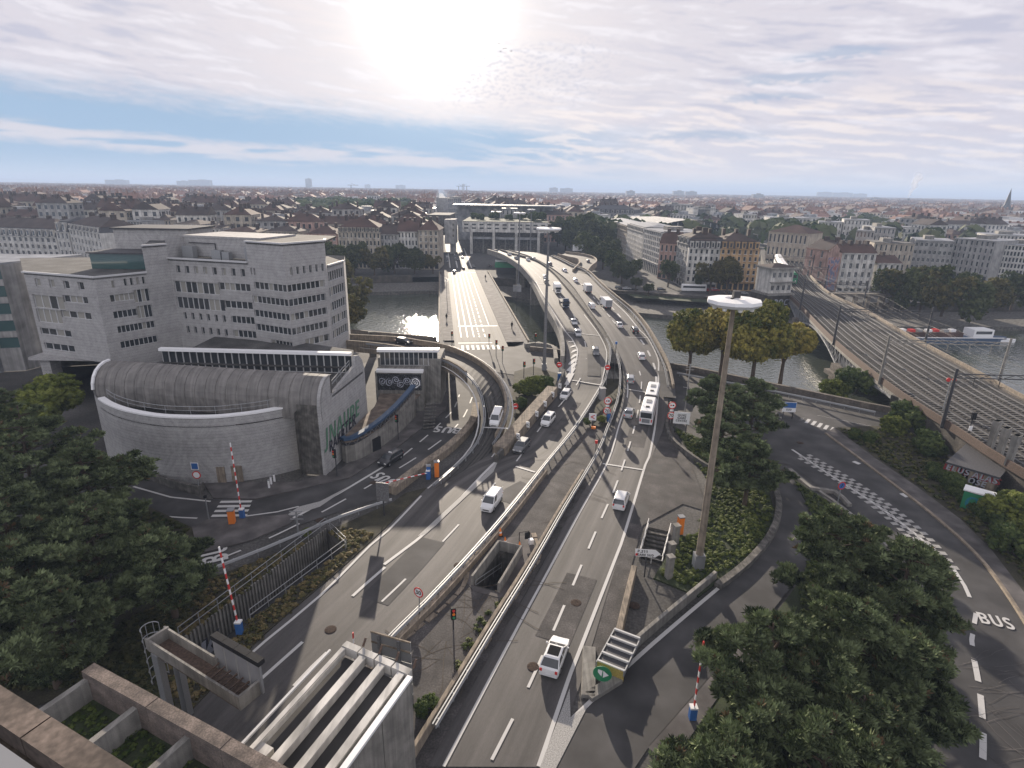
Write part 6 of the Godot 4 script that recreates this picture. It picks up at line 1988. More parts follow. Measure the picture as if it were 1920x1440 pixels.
func make_houses() -> void:
	var kinds := [
		[15.0,12.0,15.5,5,6,"hip",3.2,M.stucco,M.tile],
		[13.0,12.0,17.0,5,5,"gable",3.4,M.stucco_white,M.tile_brown],
		[18.0,13.0,14.0,4,7,"hip",3.0,M.stucco_pink,M.tile],
		[14.0,13.0,18.0,6,5,"hip",2.6,M.stucco_grey,M.tile_brown],
		[20.0,14.0,14.5,4,8,"flat",0.0,M.stucco_white,M.zinc],
		[16.0,12.0,16.5,5,6,"gable",3.6,M.stucco,M.tile],
	]
	var cats := ["cream house with a hipped red tile roof among the old quarter","narrow white house with a brown gabled roof among the old quarter","wide pink house with a hipped red roof among the old quarter","tall grey house with a low brown roof among the old quarter","flat-roofed white block among the old roofs","cream house with a steep red gabled roof among the old quarter"]
	var groups := ["cream hipped houses beyond the river","narrow white gabled houses beyond the river","wide pink houses beyond the river","tall grey houses beyond the river","flat white blocks beyond the river","steep-roofed cream houses beyond the river"]
	var protos := []
	var merged := []
	for k in kinds.size():
		var q = kinds[k]
		var g := house_geo(q[0],q[1],q[2],q[3],q[4],q[5],q[6])
		protos.append(g)
		var m := MB.new()
		m.use_c = true
		for nm in ["wall","roof","chimney","window"]:
			var src: MB = g[nm]
			m.tint = {"wall": q[7].albedo_color.srgb_to_linear(),"roof": q[8].albedo_color.srgb_to_linear(),"chimney": Color(0.2,0.12,0.09),"window": Color(0.03,0.035,0.04)}[nm]
			m.append(src,Transform3D())
		merged.append(m.mesh())
	rng.seed = 4242
	var spots := []
	for bi in range(-44,46):
		for bj in range(0,74):
			var bu := bi * 62.0 + 8.0
			var bv := 112.0 + bj * 56.0
			if bv > 1500.0 and (absi(bi) + bj) % 2 == 1 and rng.randf() < 0.35:
				continue
			var n := 0
			for s in 14:
				var hu := 0.0
				var hv := 0.0
				var turn := 0.0
				if s < 4:
					hu = -21.0 + s * 14.0
					hv = 0.0
				elif s < 8:
					hu = -21.0 + (s - 4) * 14.0
					hv = 34.0
				elif s < 11:
					hu = -24.0
					hv = 9.0 + (s - 8) * 9.0
					turn = PI / 2
				else:
					hu = 24.0
					hv = 9.0 + (s - 11) * 9.0
					turn = PI / 2
				if rng.randf() < 0.12:
					continue
				var u := bu + hu
				var v := bv + hv
				var p := bp(u,v)
				if absf(p.x / p.z) > 1.02 or not free_for_house(u,v,p):
					continue
				n += 1
				var kk := rng.randi() % 6
				if u > 60.0 and rng.randf() < 0.35:
					kk = 4
				var hscale := rng.randf_range(0.80,1.22) * (0.84 if u > 150.0 else 1.0)
				spots.append([Vector2(p.x,p.z).length(),p,turn + 0.122,kk,hscale,rng.randf()])
	spots.sort_custom(func(x,y): return x[0] < y[0])
	var roots := []
	for k in 6:
		roots.append(null)
	var made := 0
	var far := [[],[],[],[],[],[]]
	var fcol := [[],[],[],[],[],[]]
	for s in spots:
		var k: int = s[3]
		if made < 296:
			made += 1
			var o: Node3D
			if roots[k] == null:
				o = thing("town_house",cats[k],"house",s[1],s[2],groups[k])
				for nm in ["wall","roof","chimney","window"]:
					if protos[k][nm].v.size():
						var m: Material = {"wall": kinds[k][7],"roof": kinds[k][8],"chimney": M.tile_brown,"window": M.glass}[nm]
						var pp := part(nm if nm != "window" else "windows",protos[k][nm],m,o)
						if nm in ["window","chimney"]:
							stuff(pp)
				roots[k] = o
			else:
				o = dup(roots[k],s[1],s[2])
			o.scale = Vector3(1,s[4],1)
		else:
			far[k].append(Transform3D(Basis(Vector3.UP,s[2]).scaled(Vector3(1.0,s[4],1.0)),s[1]))
			var b: float = 0.85 + 0.45 * s[5]
			fcol[k].append(Color(b,b * 0.98,b * 0.95))
	var vm := StandardMaterial3D.new()
	vm.resource_name = "far_house"
	vm.vertex_color_use_as_albedo = true
	vm.roughness = 0.9
	M.vcol = vm
	for k in 6:
		tag(multi("distant_houses",merged[k],vm,far[k],fcol[k]),"distant %s as far as the haze" % ["cream houses with red roofs","white gabled houses","wide pink houses","tall grey houses","flat white blocks","steep-roofed houses"][k],"","","stuff")
	var xf := []
	var cols := []
	var clump := MB.new()
	for i in 26:
		var d := Vector3(rng.randf_range(-1,1),rng.randf_range(-0.6,1),rng.randf_range(-1,1)).normalized() * rng.randf_range(0.55,1.0)
		var a := d.cross(Vector3(rng.randf(),1,rng.randf())).normalized() * 0.42
		var b := d.cross(a).normalized() * 0.42
		clump.tri(d - a,d + b,d + a)
		clump.tri(d - a,d + a,d - b)
	for i in 3000:
		var v := 130.0 + pow(rng.randf(),1.6) * 4200.0
		var u := rng.randf_range(-1.0,1.0) * (v + 120.0)
		var p := bp(u,v)
		var dd := -p.z
		if (u > -6.0 and u < 23.0) or absf(p.x / p.z) > 1.0 or dd < 300.0:
			continue
		if p.x / dd > -0.12 and p.x / dd < 0.10 and dd < 430.0:
			continue
		var s := rng.randf_range(4.0,7.5)
		xf.append(Transform3D(Basis(Vector3.UP,rng.randf() * TAU).scaled(Vector3(s,s * 1.1,s)),p + V(0,s * 0.9 + 3.0,0)))
		cols.append(Color(0.03,0.045,0.02).lerp(Color(0.09,0.10,0.04),rng.randf()))
	for i in 170:
		var dd := rng.randf_range(410.0,690.0)
		var p := V(dd * rng.randf_range(-0.355,-0.175),0,-dd)
		var s := rng.randf_range(6.0,9.5)
		xf.append(Transform3D(Basis(Vector3.UP,rng.randf() * TAU).scaled(Vector3(s,s,s)),p + V(0,s * 0.8 + 5.0,0)))
		cols.append(Color(0.04,0.06,0.022).lerp(Color(0.10,0.11,0.04),rng.randf()))
	tag(multi("distant_trees",clump.mesh(),M.leaf,xf,cols),"trees in streets and parks of the far city","","","stuff")
func make_skyline() -> void:
	var rows := [[198,240,337,3300.0,"broad hazy hospital-like slab on the left horizon"],[332,352,339,3600.0,"left of two low hazy slabs on the left horizon"],[354,396,337,3600.0,"right, stepped one of two hazy slabs on the left horizon"],[573,583,335,3000.0,"slim lone tower on the horizon above the office"],[1174,1190,358,2300.0,"dark block on the horizon right of the tree clump"],[1146,1172,366,2000.0,"lower block left of the dark horizon block"],[1262,1282,358,2600.0,"left of a pair of square towers on the horizon"],[1285,1306,359,2600.0,"right of a pair of square towers on the horizon"],[1255,1284,366,2000.0,"wide low block below the pair of towers"],[1411,1430,364,2000.0,"square dark tower with a mast right of the market hall"],[1326,1358,373,1500.0,"long low slab behind the white cube"],[1629,1650,371,2000.0,"square block on the right horizon"],[1452,1474,372,1900.0,"unfinished block between the cranes"],[1533,1560,360,4200.0,"left of the long hazy estate on the right horizon"],[1562,1598,361,4200.0,"middle of the long hazy estate on the right horizon"],[1600,1625,363,4200.0,"right of the long hazy estate on the right horizon"],[684,694,346,4500.0,"small hazy tower above the quay houses"],[742,760,347,4500.0,"low hazy slab above the quay houses"],[866,871,345,4200.0,"small water tower shape on the horizon by the street"],[1030,1046,352,3500.0,"hazy tower block above the pink building"],[1050,1074,353,3500.0,"wide hazy tower block above the pink building"]]
	var B := Basis.from_euler(Vector3(deg_to_rad(-18.45),0,deg_to_rad(0.95)))
	for r in rows:
		var d0: Vector3 = B * Vector3((r[0] - 960.0) / 1094.0,(720.0 - r[2]) / 1094.0,-1)
		var d1: Vector3 = B * Vector3((r[1] - 960.0) / 1094.0,(720.0 - r[2]) / 1094.0,-1)
		var a: Vector3 = Vector3(0,31,0) + d0 * (r[3] / -d0.z)
		var c: Vector3 = Vector3(0,31,0) + d1 * (r[3] / -d1.z)
		var w := a.distance_to(c)
		var t := thing("tower_block",r[4],"tower block")
		var mb := MB.new()
		mb.box(V((a.x + c.x) * 0.5,a.y * 0.5,a.z),Vector3(w,a.y,18))
		part("wall",mb,M.stucco_grey,t)
		var rm := MB.new()
		rm.box(V((a.x + c.x) * 0.5 + w * 0.1,a.y + 1.5,a.z),Vector3(w * 0.35,3.0,8))
		part("roof_hut",rm,M.stucco_grey,t)
		var wm := MB.new()
		var nf := int(clampf(a.y / 4.0,2,14))
		for k in nf:
			wm.box(V((a.x + c.x) * 0.5,(k + 0.6) * a.y / nf,a.z + 9.05),Vector3(w * 0.94,a.y / nf * 0.4,0.2))
		stuff(part("windows",wm,M.glass,t))
	for q in [[V(654.7,20.4,-1500),30.0,0.4,"dark tower crane with a level jib, left of three"],[V(683.7,18.3,-1500),26.0,1.2,"tower crane with a kinked jib, middle of three"],[V(669.3,15,-1400),20.0,2.3,"low tower crane, right of three"],[V(-694.1,37.3,-2600),24.0,0.2,"thin crane on the left horizon above the quay houses"],[V(-239,40.2,-2600),26.0,0.9,"thin crane above the straight street"],[V(-205.2,40.7,-2600),22.0,2.6,"second thin crane above the straight street"]]:
		var t := thing("tower_crane",q[3],"crane")
		var at: Vector3 = q[0]
		var s := at.z / -1500.0
		var mm := MB.new()
		mm.box(V(at.x,at.y * 0.5,at.z),Vector3(1.8 * s,at.y,1.8 * s))
		part("mast",mm,M.dark_metal,t)
		var jm := MB.new()
		var dir := V(cos(q[2]),0,sin(q[2]))
		jm.bar(at - dir * 9 * s,at + dir * q[1] * 0.8 * s,1.3 * s,1.3 * s)
		jm.bar(at + V(0,5 * s,0),at + dir * q[1] * 0.5 * s,0.5 * s,0.5 * s)
		part("jib",jm,M.dark_metal,t)
	var ct := thing("factory_chimney","slim factory chimney on the right horizon","chimney")
	var cp := V(1025.4,24.8,-1600)
	var cm := MB.new()
	cm.lathe(V(cp.x,0,cp.z),[[4.0,0.0],[2.6,cp.y]],12)
	part("stack",cm,M.stone_dark,ct)
	var sm := StandardMaterial3D.new()
	sm.resource_name = "smoke"
	sm.albedo_color = Color(1,1,1,0.14)
	sm.transparency = BaseMaterial3D.TRANSPARENCY_ALPHA
	sm.roughness = 1.0
	rng.seed = 5
	var sx := []
	for k in 22:
		var f := k / 21.0
		var r := 2.0 + 6.5 * f
		sx.append(Transform3D(Basis.from_scale(Vector3(r,r * 1.1,r)),cp + V(-4 + 18.0 * f + rng.randf_range(-4,4),4 + 52.0 * f,rng.randf_range(-4,4))))
	var ball := SphereMesh.new()
	ball.radius = 1.0
	ball.height = 2.0
	ball.radial_segments = 10
	ball.rings = 6
	tag(multi("smoke",ball,sm,sx,[]),"pale smoke drifting up from the factory chimney","","","stuff")
	var hm := MB.new()
	var pts := []
	var hn := noise(71,0.00018,3)
	var n := 120
	for i in n + 1:
		var a := -0.95 + 1.9 * i / n
		var r := 11500.0
		var p := V(sin(a) * r,0,-cos(a) * r)
		pts.append([p,34.0 + 60.0 * maxf(0.0,hn.get_noise_2d(p.x,0.0) + 0.25)])
	for i in n:
		var a: Vector3 = pts[i][0]
		var b: Vector3 = pts[i + 1][0]
		var ka: float = pts[i][1]
		var kb: float = pts[i + 1][1]
		hm.quad(a * 0.9,b * 0.9,b + V(0,kb,0),a + V(0,ka,0))
		hm.quad(a + V(0,ka,0),b + V(0,kb,0),b * 1.1,a * 1.1)
	struct("hills",hm,M.scrub,"low hazy hills along the horizon")
var rail_l := []
var rail_r := []
func rail_at(k: float,side: float,up := 0.0) -> Vector3:
	var i := k * (rail_l.size() - 1)
	var a := int(floor(i))
	a = clampi(a,0,rail_l.size() - 2)
	var f := i - a
	var l: Vector3 = rail_l[a].lerp(rail_l[a + 1],f)
	var r: Vector3 = rail_r[a].lerp(rail_r[a + 1],f)
	return l.lerp(r,side) + V(0,up,0)
func make_railway() -> void:
	var h := 3.0
	rail_l = resample(smooth([V(53.2,h,-25),V(53.8,h,-42),V(54.7,h,-59),V(55.7,h,-67),V(56.8,h,-77.4),V(58.7,h,-89),V(64.3,h,-113.6),V(74.5,h,-150),V(82.4,h,-178),V(96,h,-222),V(112,h,-268),V(130,h,-315)],3.0),100)
	rail_r = resample(smooth([V(70,h,-25),V(71,h,-45),V(72,h,-62),V(73.2,h,-72),V(74.4,h,-80.4),V(76.7,h,-91.3),V(82.3,h,-119),V(88.5,h,-145),V(93,h,-172),V(108,h,-216),V(128,h,-262),V(152,h,-308)],3.0),100)
	var mb := MB.new()
	mb.ribbon(rail_l,rail_r)
	struct("railway_bed",mb,M.ballast,"brown ballast bed of the railway over the bridge")
	var em := MB.new()
	for q in [[0,19],[52,99]]:
		for i in range(q[0],q[1]):
			for sd in [rail_l,rail_r]:
				var a: Vector3 = sd[i]
				var b: Vector3 = sd[i + 1]
				var ga := V(a.x,-3.0,a.z)
				var gb := V(b.x,-3.0,b.z)
				em.quad(ga,gb,b - V(0,0.02,0),a - V(0,0.02,0))
	one("railway_wall","stone side walls of the railway embankment","wall",em,M.stone_dark)
	for k in 5:
		var t := thing("railway_track","railway track over the bridge, %s" % ["nearest the arches","second from the arches","in the middle","second from the far parapet","nearest the far parapet"][k],"railway track")
		var s := 0.14 + 0.18 * k
		for e in [-0.72,0.72]:
			var path := []
			for i in range(0,100):
				path.append(rail_at(i / 99.0,s,0.16))
			var rm := MB.new()
			rm.sweep([Vector2(-0.05,0),Vector2(0.05,0),Vector2(0.05,0.14),Vector2(-0.05,0.14)],shift(path,e))
			part("rail",rm,M.steel,t)
		var xf := []
		for i in range(0,380):
			var p := rail_at(i / 380.0,s,0.06)
			var q := rail_at((i + 1) / 380.0,s,0.06)
			xf.append(Transform3D(Basis(Vector3.UP,heading(q - p)),p))
		var sl := MB.new()
		sl.box(Vector3.ZERO,Vector3(2.4,0.16,0.26))
		multi("sleepers",sl.mesh(),M.concrete_dark,xf,[],t)
	var xo := []
	for i in 24:
		xo.append(rail_at(0.22 + 0.009 * i,lerpf(0.32,0.5,smoothstep(0.0,23.0,i)),0.17))
	var xm := MB.new()
	xm.sweep([Vector2(-0.05,0),Vector2(0.05,0),Vector2(0.05,0.14),Vector2(-0.05,0.14)],shift(xo,0.7))
	one("crossover_rail","curved rail of a crossover in the middle of the bridge","rail",xm,M.steel)
	var t := thing("railway_bridge","iron railway bridge of flat arches with white lattice spandrels","bridge")
	for q in [[0.0,rail_l],[1.0,rail_r]]:
		var ed: Array = q[1]
		var gm := MB.new()
		gm.sweep([Vector2(-0.2,-0.75),Vector2(0.2,-0.75),Vector2(0.2,0.25),Vector2(-0.2,0.25)],ed.slice(18,53))
		part("edge_girder",gm,M.stone if q[0] == 1.0 else M.concrete,t)
		var spans := [[0.195,0.275],[0.275,0.424],[0.424,0.515]]
		for s in spans:
			var prev := Vector3.ZERO
			var prev_top := Vector3.ZERO
			var n := 26
			var rib := MB.new()
			var lat := MB.new()
			for i in n + 1:
				var f := float(i) / n
				var p := rail_at(lerpf(s[0],s[1],f),q[0])
				var y := -1.2 + 3.1 * (1.0 - pow(absf(2.0 * f - 1.0),2.0))
				if s[0] == 0.195:
					y = -1.2 + 3.1 * (1.0 - f * f)
				elif s[1] == 0.515:
					y = -1.2 + 3.1 * (1.0 - (1.0 - f) * (1.0 - f))
				var a := V(p.x,y,p.z)
				var top := V(p.x,2.3,p.z)
				if i > 0:
					rib.bar(prev,a,0.35,0.35)
					if top.y - a.y > 0.35:
						lat.bar(a,top,0.13,0.13)
						lat.bar(prev_top if i % 2 == 0 else prev,a if i % 2 == 0 else top,0.10,0.10)
				prev = a
				prev_top = top
			part("arch_rib",rib,M.zinc,t)
			stuff(part("lattice",lat,M.zinc,t))
	var sf := MB.new()
	var ll := shift(rail_l.slice(18,53),0,-0.5)
	var rr := shift(rail_r.slice(18,53),0,-0.5)
	sf.ribbon(rr,ll)
	part("deck",sf,M.rust,t)
	for q in [[0.275,"a"],[0.424,"b"]]:
		var a := rail_at(q[0],-0.06)
		var b := rail_at(q[0],1.06)
		var pm := MB.new()
		var d := (b - a).normalized()
		pm.box((a + b) * 0.5 + V(0,-8.6,0),Vector3(a.distance_to(b),11.4,3.4),Basis(d,Vector3.UP,d.cross(Vector3.UP)))
		pm.box((a + b) * 0.5 + V(0,-4.6,0),Vector3(a.distance_to(b) + 1.6,0.8,4.6),Basis(d,Vector3.UP,d.cross(Vector3.UP)))
		one("bridge_pier","broad stone pier of the railway bridge, " + ("nearer to the viewer" if q[0] < 0.3 else "farther from the viewer"),"pier",pm,M.stone)
	var ab := MB.new()
	var aa := rail_at(0.192,0.0)
	ab.box(V(aa.x + 8.2,-1.4,aa.z - 0.5),Vector3(17.5,8.2,3.5),Basis(Vector3.UP,0.25))
	one("bridge_abutment","stone abutment of the railway bridge rising from the riverside road","abutment",ab,M.stone_dark)
	var fa := MB.new()
	var fp := rail_at(0.520,0.0)
	fa.box(V(fp.x + 2.0,-2.0,fp.z - 2.0),Vector3(22,9.0,6.0),Basis(Vector3.UP,0.3))
	one("bridge_abutment","graffiti-covered stone pier under the signal house","abutment",fa,M.stone_dark)
	for q in [[rail_l,"low brown railing along the near side of the railway bridge",-0.1],[rail_r,"pale parapet along the far side of the railway bridge",0.1]]:
		parapet(shift(q[0].slice(0,64),q[2]),q[1],0.8,0.22,M.rust if q[2] < 0 else M.concrete_tan,-0.2,"bridge_parapet")
	signal_house()
	catenary()
	train()
func signal_house() -> void:
	var t := thing("signal_house","pale two-storey signal house with a flat overhanging roof on a stone pier","signal house",V(75,4.2,-169),0.25)
	var mb := MB.new()
	var holes := []
	var me := window_mesh(1.0,1.5,M.white_metal,M.glass,1)
	for k in 4:
		for f in 2:
			holes.append([0.5 + k * 1.8,1.5 + k * 1.8,0.7 + f * 3.6,2.2 + f * 3.6])
			put_window(t,me,V(-3.6 + 1.0 + k * 1.8,0.7 + f * 3.6,2.85),Vector3.RIGHT)
	mb.wall(V(-3.6,0,3),Vector3.RIGHT,7.2,6.6,holes,0.2)
	mb.wall(V(3.6,0,3),Vector3.FORWARD,6,6.6,[],0.1)
	mb.wall(V(-3.6,0,-3),Vector3.BACK,6,6.6,[],0.1)
	part("wall",mb,M.stucco_white,t)
	var rm := MB.new()
	rm.box(V(0,6.9,0),Vector3(8.8,0.5,7.6))
	part("roof",rm,M.concrete,t)
	var rt := MB.new()
	hip(rt,V(-3.8,0,3),Vector3.RIGHT,7.6,6.0,7.2,0.9)
	part("roof_cap",rt,M.tile_brown,t)
	var bm := MB.new()
	bm.box(V(0,3.1,3.5),Vector3(7.8,0.25,1.1))
	part("balcony",bm,M.concrete,t)
	var fm := MB.new()
	fm.box(V(0,-0.3,0),Vector3(8.6,0.6,8.0))
	part("plinth",fm,M.concrete,t)
	var pm := MB.new()
	pm.box(V(0,-5.0,0),Vector3(7.6,9.4,7.0))
	part("pier",pm,M.stone_dark,t)
	spray(t,"NSC",V(-1.0,-5.0,3.56),Vector3.RIGHT,2.6,"white",0.02)
	spray(t,"ROC",V(0.4,-2.6,3.56),Vector3.RIGHT,1.8,"white",0.02)
func catenary() -> void:
	var spots := [[0.21,"pale concrete overhead-line portal spanning the tracks by the near abutment",0],[0.295,"dark overhead-line portal in the middle of the bridge",1],[0.42,"dark overhead-line portal at the far end of the bridge",1],[0.150,"dark overhead-line portal with a heavy post above the bushes",1],[0.53,"distant overhead-line portal behind the signal house",1],[0.64,"farthest overhead-line portal among the tracks",1]]
	for q in spots:
		var t := thing("overhead_line_portal",q[1],"railway portal")
		var m: Material = M.concrete if q[2] == 0 else M.dark_metal
		var a := rail_at(q[0],-0.02)
		var b := rail_at(q[0],1.02)
		for p in [a,b]:
			var pm := MB.new()
			pm.tube([p + V(0,-0.4,0),p + V(0,7.6,0)],0.24,0.16,6)
			part("post",pm,m,t)
		var bm := MB.new()
		for y in [6.4,6.9]:
			bm.bar(a + V(0,y,0),b + V(0,y,0),0.12,0.12)
		for i in 12:
			var f0 := i / 12.0
			var f1 := (i + 1) / 12.0
			bm.bar(a.lerp(b,f0) + V(0,6.4 if i % 2 == 0 else 6.9,0),a.lerp(b,f1) + V(0,6.9 if i % 2 == 0 else 6.4,0),0.07,0.07)
		part("beam",bm,m,t)
		for k in 5:
			var hm := MB.new()
			var p := a.lerp(b,0.14 + 0.18 * k)
			hm.bar(p + V(0,6.4,0),p + V(0,5.3,0),0.07,0.07)
			hm.bar(p + V(0,5.4,0),p + V(0.9,5.2,0),0.06,0.06)
			part("hanger",hm,m,t)
	for k in 5:
		var t := thing("overhead_wire","pair of overhead wires along the railway, %s" % ["nearest the arches","second from the arches","in the middle","second from the far parapet","nearest the far parapet"][k],"wire")
		for y in [5.3,6.3]:
			var wm := MB.new()
			var path := []
			for i in 60:
				path.append(rail_at(0.06 + 0.80 * i / 59.0,0.14 + 0.18 * k,y + (0.25 * cos(i * 0.9) if y > 6 else 0.0)))
			wm.tube(path,0.014,0.014,4,false)
			part("wire",wm,M.dark_metal,t)
	for k in 3:
		var mb := MB.new()
		mb.box(V(0,1.8,0),Vector3(0.9,3.6,0.5))
		mb.box(V(0.0,3.0,0.02),Vector3(1.0,1.2,0.62))
		one("concrete_slab_post","tall pale concrete slab post beside the tracks, %s of three" % ["farthest","middle","nearest"][k],"post",mb,M.concrete,V(56.07,3,-62.76).lerp(V(54.87,3,-58.53),k / 2.0),0.5)
	var sg := thing("rail_signal","dark railway signal post with a white marker among the tracks","signal",V(56.71,3,-67.02))
	var sm := MB.new()
	sm.tube([V(0,0,0),V(0,2.6,0)],0.08,0.07,6)
	part("post",sm,M.dark_metal,sg)
	var hm := MB.new()
	hm.box(V(0,2.5,0.1),Vector3(0.5,0.9,0.25))
	part("head",hm,M.black,sg)
	var wm := MB.new()
	wm.box(V(0,0.9,0.1),Vector3(0.4,0.6,0.1))
	part("marker",wm,M.white,sg)
	var rs := thing("rail_signal","pale railway signal with two red discs over the tracks","signal",V(59.4,3,-75.4))
	var pm := MB.new()
	pm.tube([V(0,0,0),V(0,4.4,0)],0.09,0.07,6)
	part("post",pm,M.galvanised,rs)
	for x in [-0.4,0.4]:
		var dm := MB.new()
		dm.tube([V(x,4.5,0),V(x,4.5,0.12)],0.28,0.28,10)
		part("disc",dm,M.red,rs)
func train() -> void:
	var t := thing("train","short green and white train entering the far end of the bridge","train")
	for c in 3:
		var a := rail_at(0.56 + c * 0.072,0.32,0.35)
		var b := rail_at(0.56 + c * 0.072 + 0.068,0.32,0.35)
		var d := (b - a).normalized()
		var body := MB.new()
		body.sweep([Vector2(-1.4,0.3),Vector2(1.4,0.3),Vector2(1.45,1.6),Vector2(1.3,3.2),Vector2(0.7,3.7),Vector2(-0.7,3.7),Vector2(-1.3,3.2),Vector2(-1.45,1.6)],[a,b])
		var o := part("carriage",body,M.white if c > 0 else M.green,t)
		var wm := MB.new()
		for s in [-1.44,1.44]:
			var side: Vector3 = Vector3(-d.z,0,d.x) * s
			wm.bar(a + side + d + V(0,2.3,0),b + side - d + V(0,2.3,0),0.06,0.8)
		if c == 0:
			wm.box(a - d * 0.04 + V(0,2.5,0),Vector3(2.2,1.0,0.1),Basis(d.cross(Vector3.UP),Vector3.UP,-d))
		part("window_band",wm,M.glass,o)
		if c == 0:
			for s in [-0.9,0.9]:
				var lm := MB.new()
				lm.box(a - d * 0.06 + Vector3(-d.z,0,d.x) * s + V(0,1.1,0),Vector3(0.35,0.3,0.1),Basis(d.cross(Vector3.UP),Vector3.UP,-d))
				part("headlight",lm,M.lamp_glass,o)
var holes: Array[PackedVector2Array] = []
func punch(p: PackedVector2Array) -> Array:
	var pieces: Array = [p]
	for h in holes:
		var next := []
		var c := Vector2.ZERO
		for q in h:
			c += q / h.size()
		for q in pieces:
			if Geometry2D.intersect_polygons(q,h).is_empty():
				next.append(q)
				continue
			for half in [Rect2(c.x - 30000,c.y,60000,30000),Rect2(c.x - 30000,c.y - 30000,60000,30000)]:
				var r := PackedVector2Array([half.position,half.position + Vector2(half.size.x,0),half.end,half.position + Vector2(0,half.size.y)])
				for a in Geometry2D.intersect_polygons(q,r):
					for b in Geometry2D.clip_polygons(a,h):
						next.append(b)
		pieces = next
	return pieces
func make_holes() -> void:
	holes.append(flat([V(-23.4,0,-33.62),V(-17.46,0,-48.3),V(-14.74,0,-45.07),V(-19.28,0,-35.73),V(-20.08,0,-32.05)]))
	holes.append(flat([V(-3.02,0,-40.3),V(-0.96,0,-45.46),V(1.06,0,-44.71),V(-0.8,0,-39.42)]))
	holes.append(flat([V(13.44,0,-49.41),V(15.37,0,-48.63),V(13.29,0,-43.32),V(11.51,0,-44.2)]))
func rail_fence(path: Array,label: String,h := 1.05,m: Material = null,step := 1.6) -> void:
	var t := thing("railing",label,"railing")
	for y in [h,h * 0.52]:
		var mb := MB.new()
		mb.tube(shift(path,0,y),0.035,0.035,5)
		part("rail",mb,m if m else M.galvanised,t)
	var l := length_of(path)
	var n := int(l / step)
	for i in n + 1:
		var c := cut(path,minf(i * l / maxf(1,n),l - 0.02),l)
		if c.size():
			var pm := MB.new()
			pm.box(c[0] + V(0,h * 0.5,0),Vector3(0.05,h,0.05))
			part("post",pm,m if m else M.galvanised,t)
func barrier(label: String,at: Vector3,lean: Vector3,l: float,base: Material,cap: Material) -> void:
	var t := thing("barrier",label,"barrier",at)
	var bm := MB.new()
	bm.box(V(0,0.5,0),Vector3(0.42,1.0,0.36))
	part("drive_box",bm,base,t)
	var cm := MB.new()
	cm.box(V(0,1.06,0),Vector3(0.46,0.12,0.40))
	part("cap",cm,cap,t)
	var d := lean.normalized()
	var n := int(l / 0.42)
	for i in n:
		var sm := MB.new()
		sm.bar(V(0,0.8,0.05) + d * (0.42 * i),V(0,0.8,0.05) + d * (0.42 * (i + 1)),0.13,0.07)
		part("arm_band",sm,M.white if i % 2 == 0 else M.red,t)
func pit(label: String,poly: PackedVector2Array,depth: float,wall_m: Material,floor_m: Material) -> void:
	var mb := MB.new()
	for i in poly.size():
		var a := poly[i]
		var b := poly[(i + 1) % poly.size()]
		mb.quad(V(a.x,-depth,a.y),V(b.x,-depth,b.y),V(b.x,0.12,b.y),V(a.x,0.12,a.y))
	one("pit_wall",label,"wall",mb,wall_m)
	var fm := MB.new()
	fm.prism(poly,-depth,-depth)
	struct("pit_floor",fm,floor_m,"floor of the " + label)
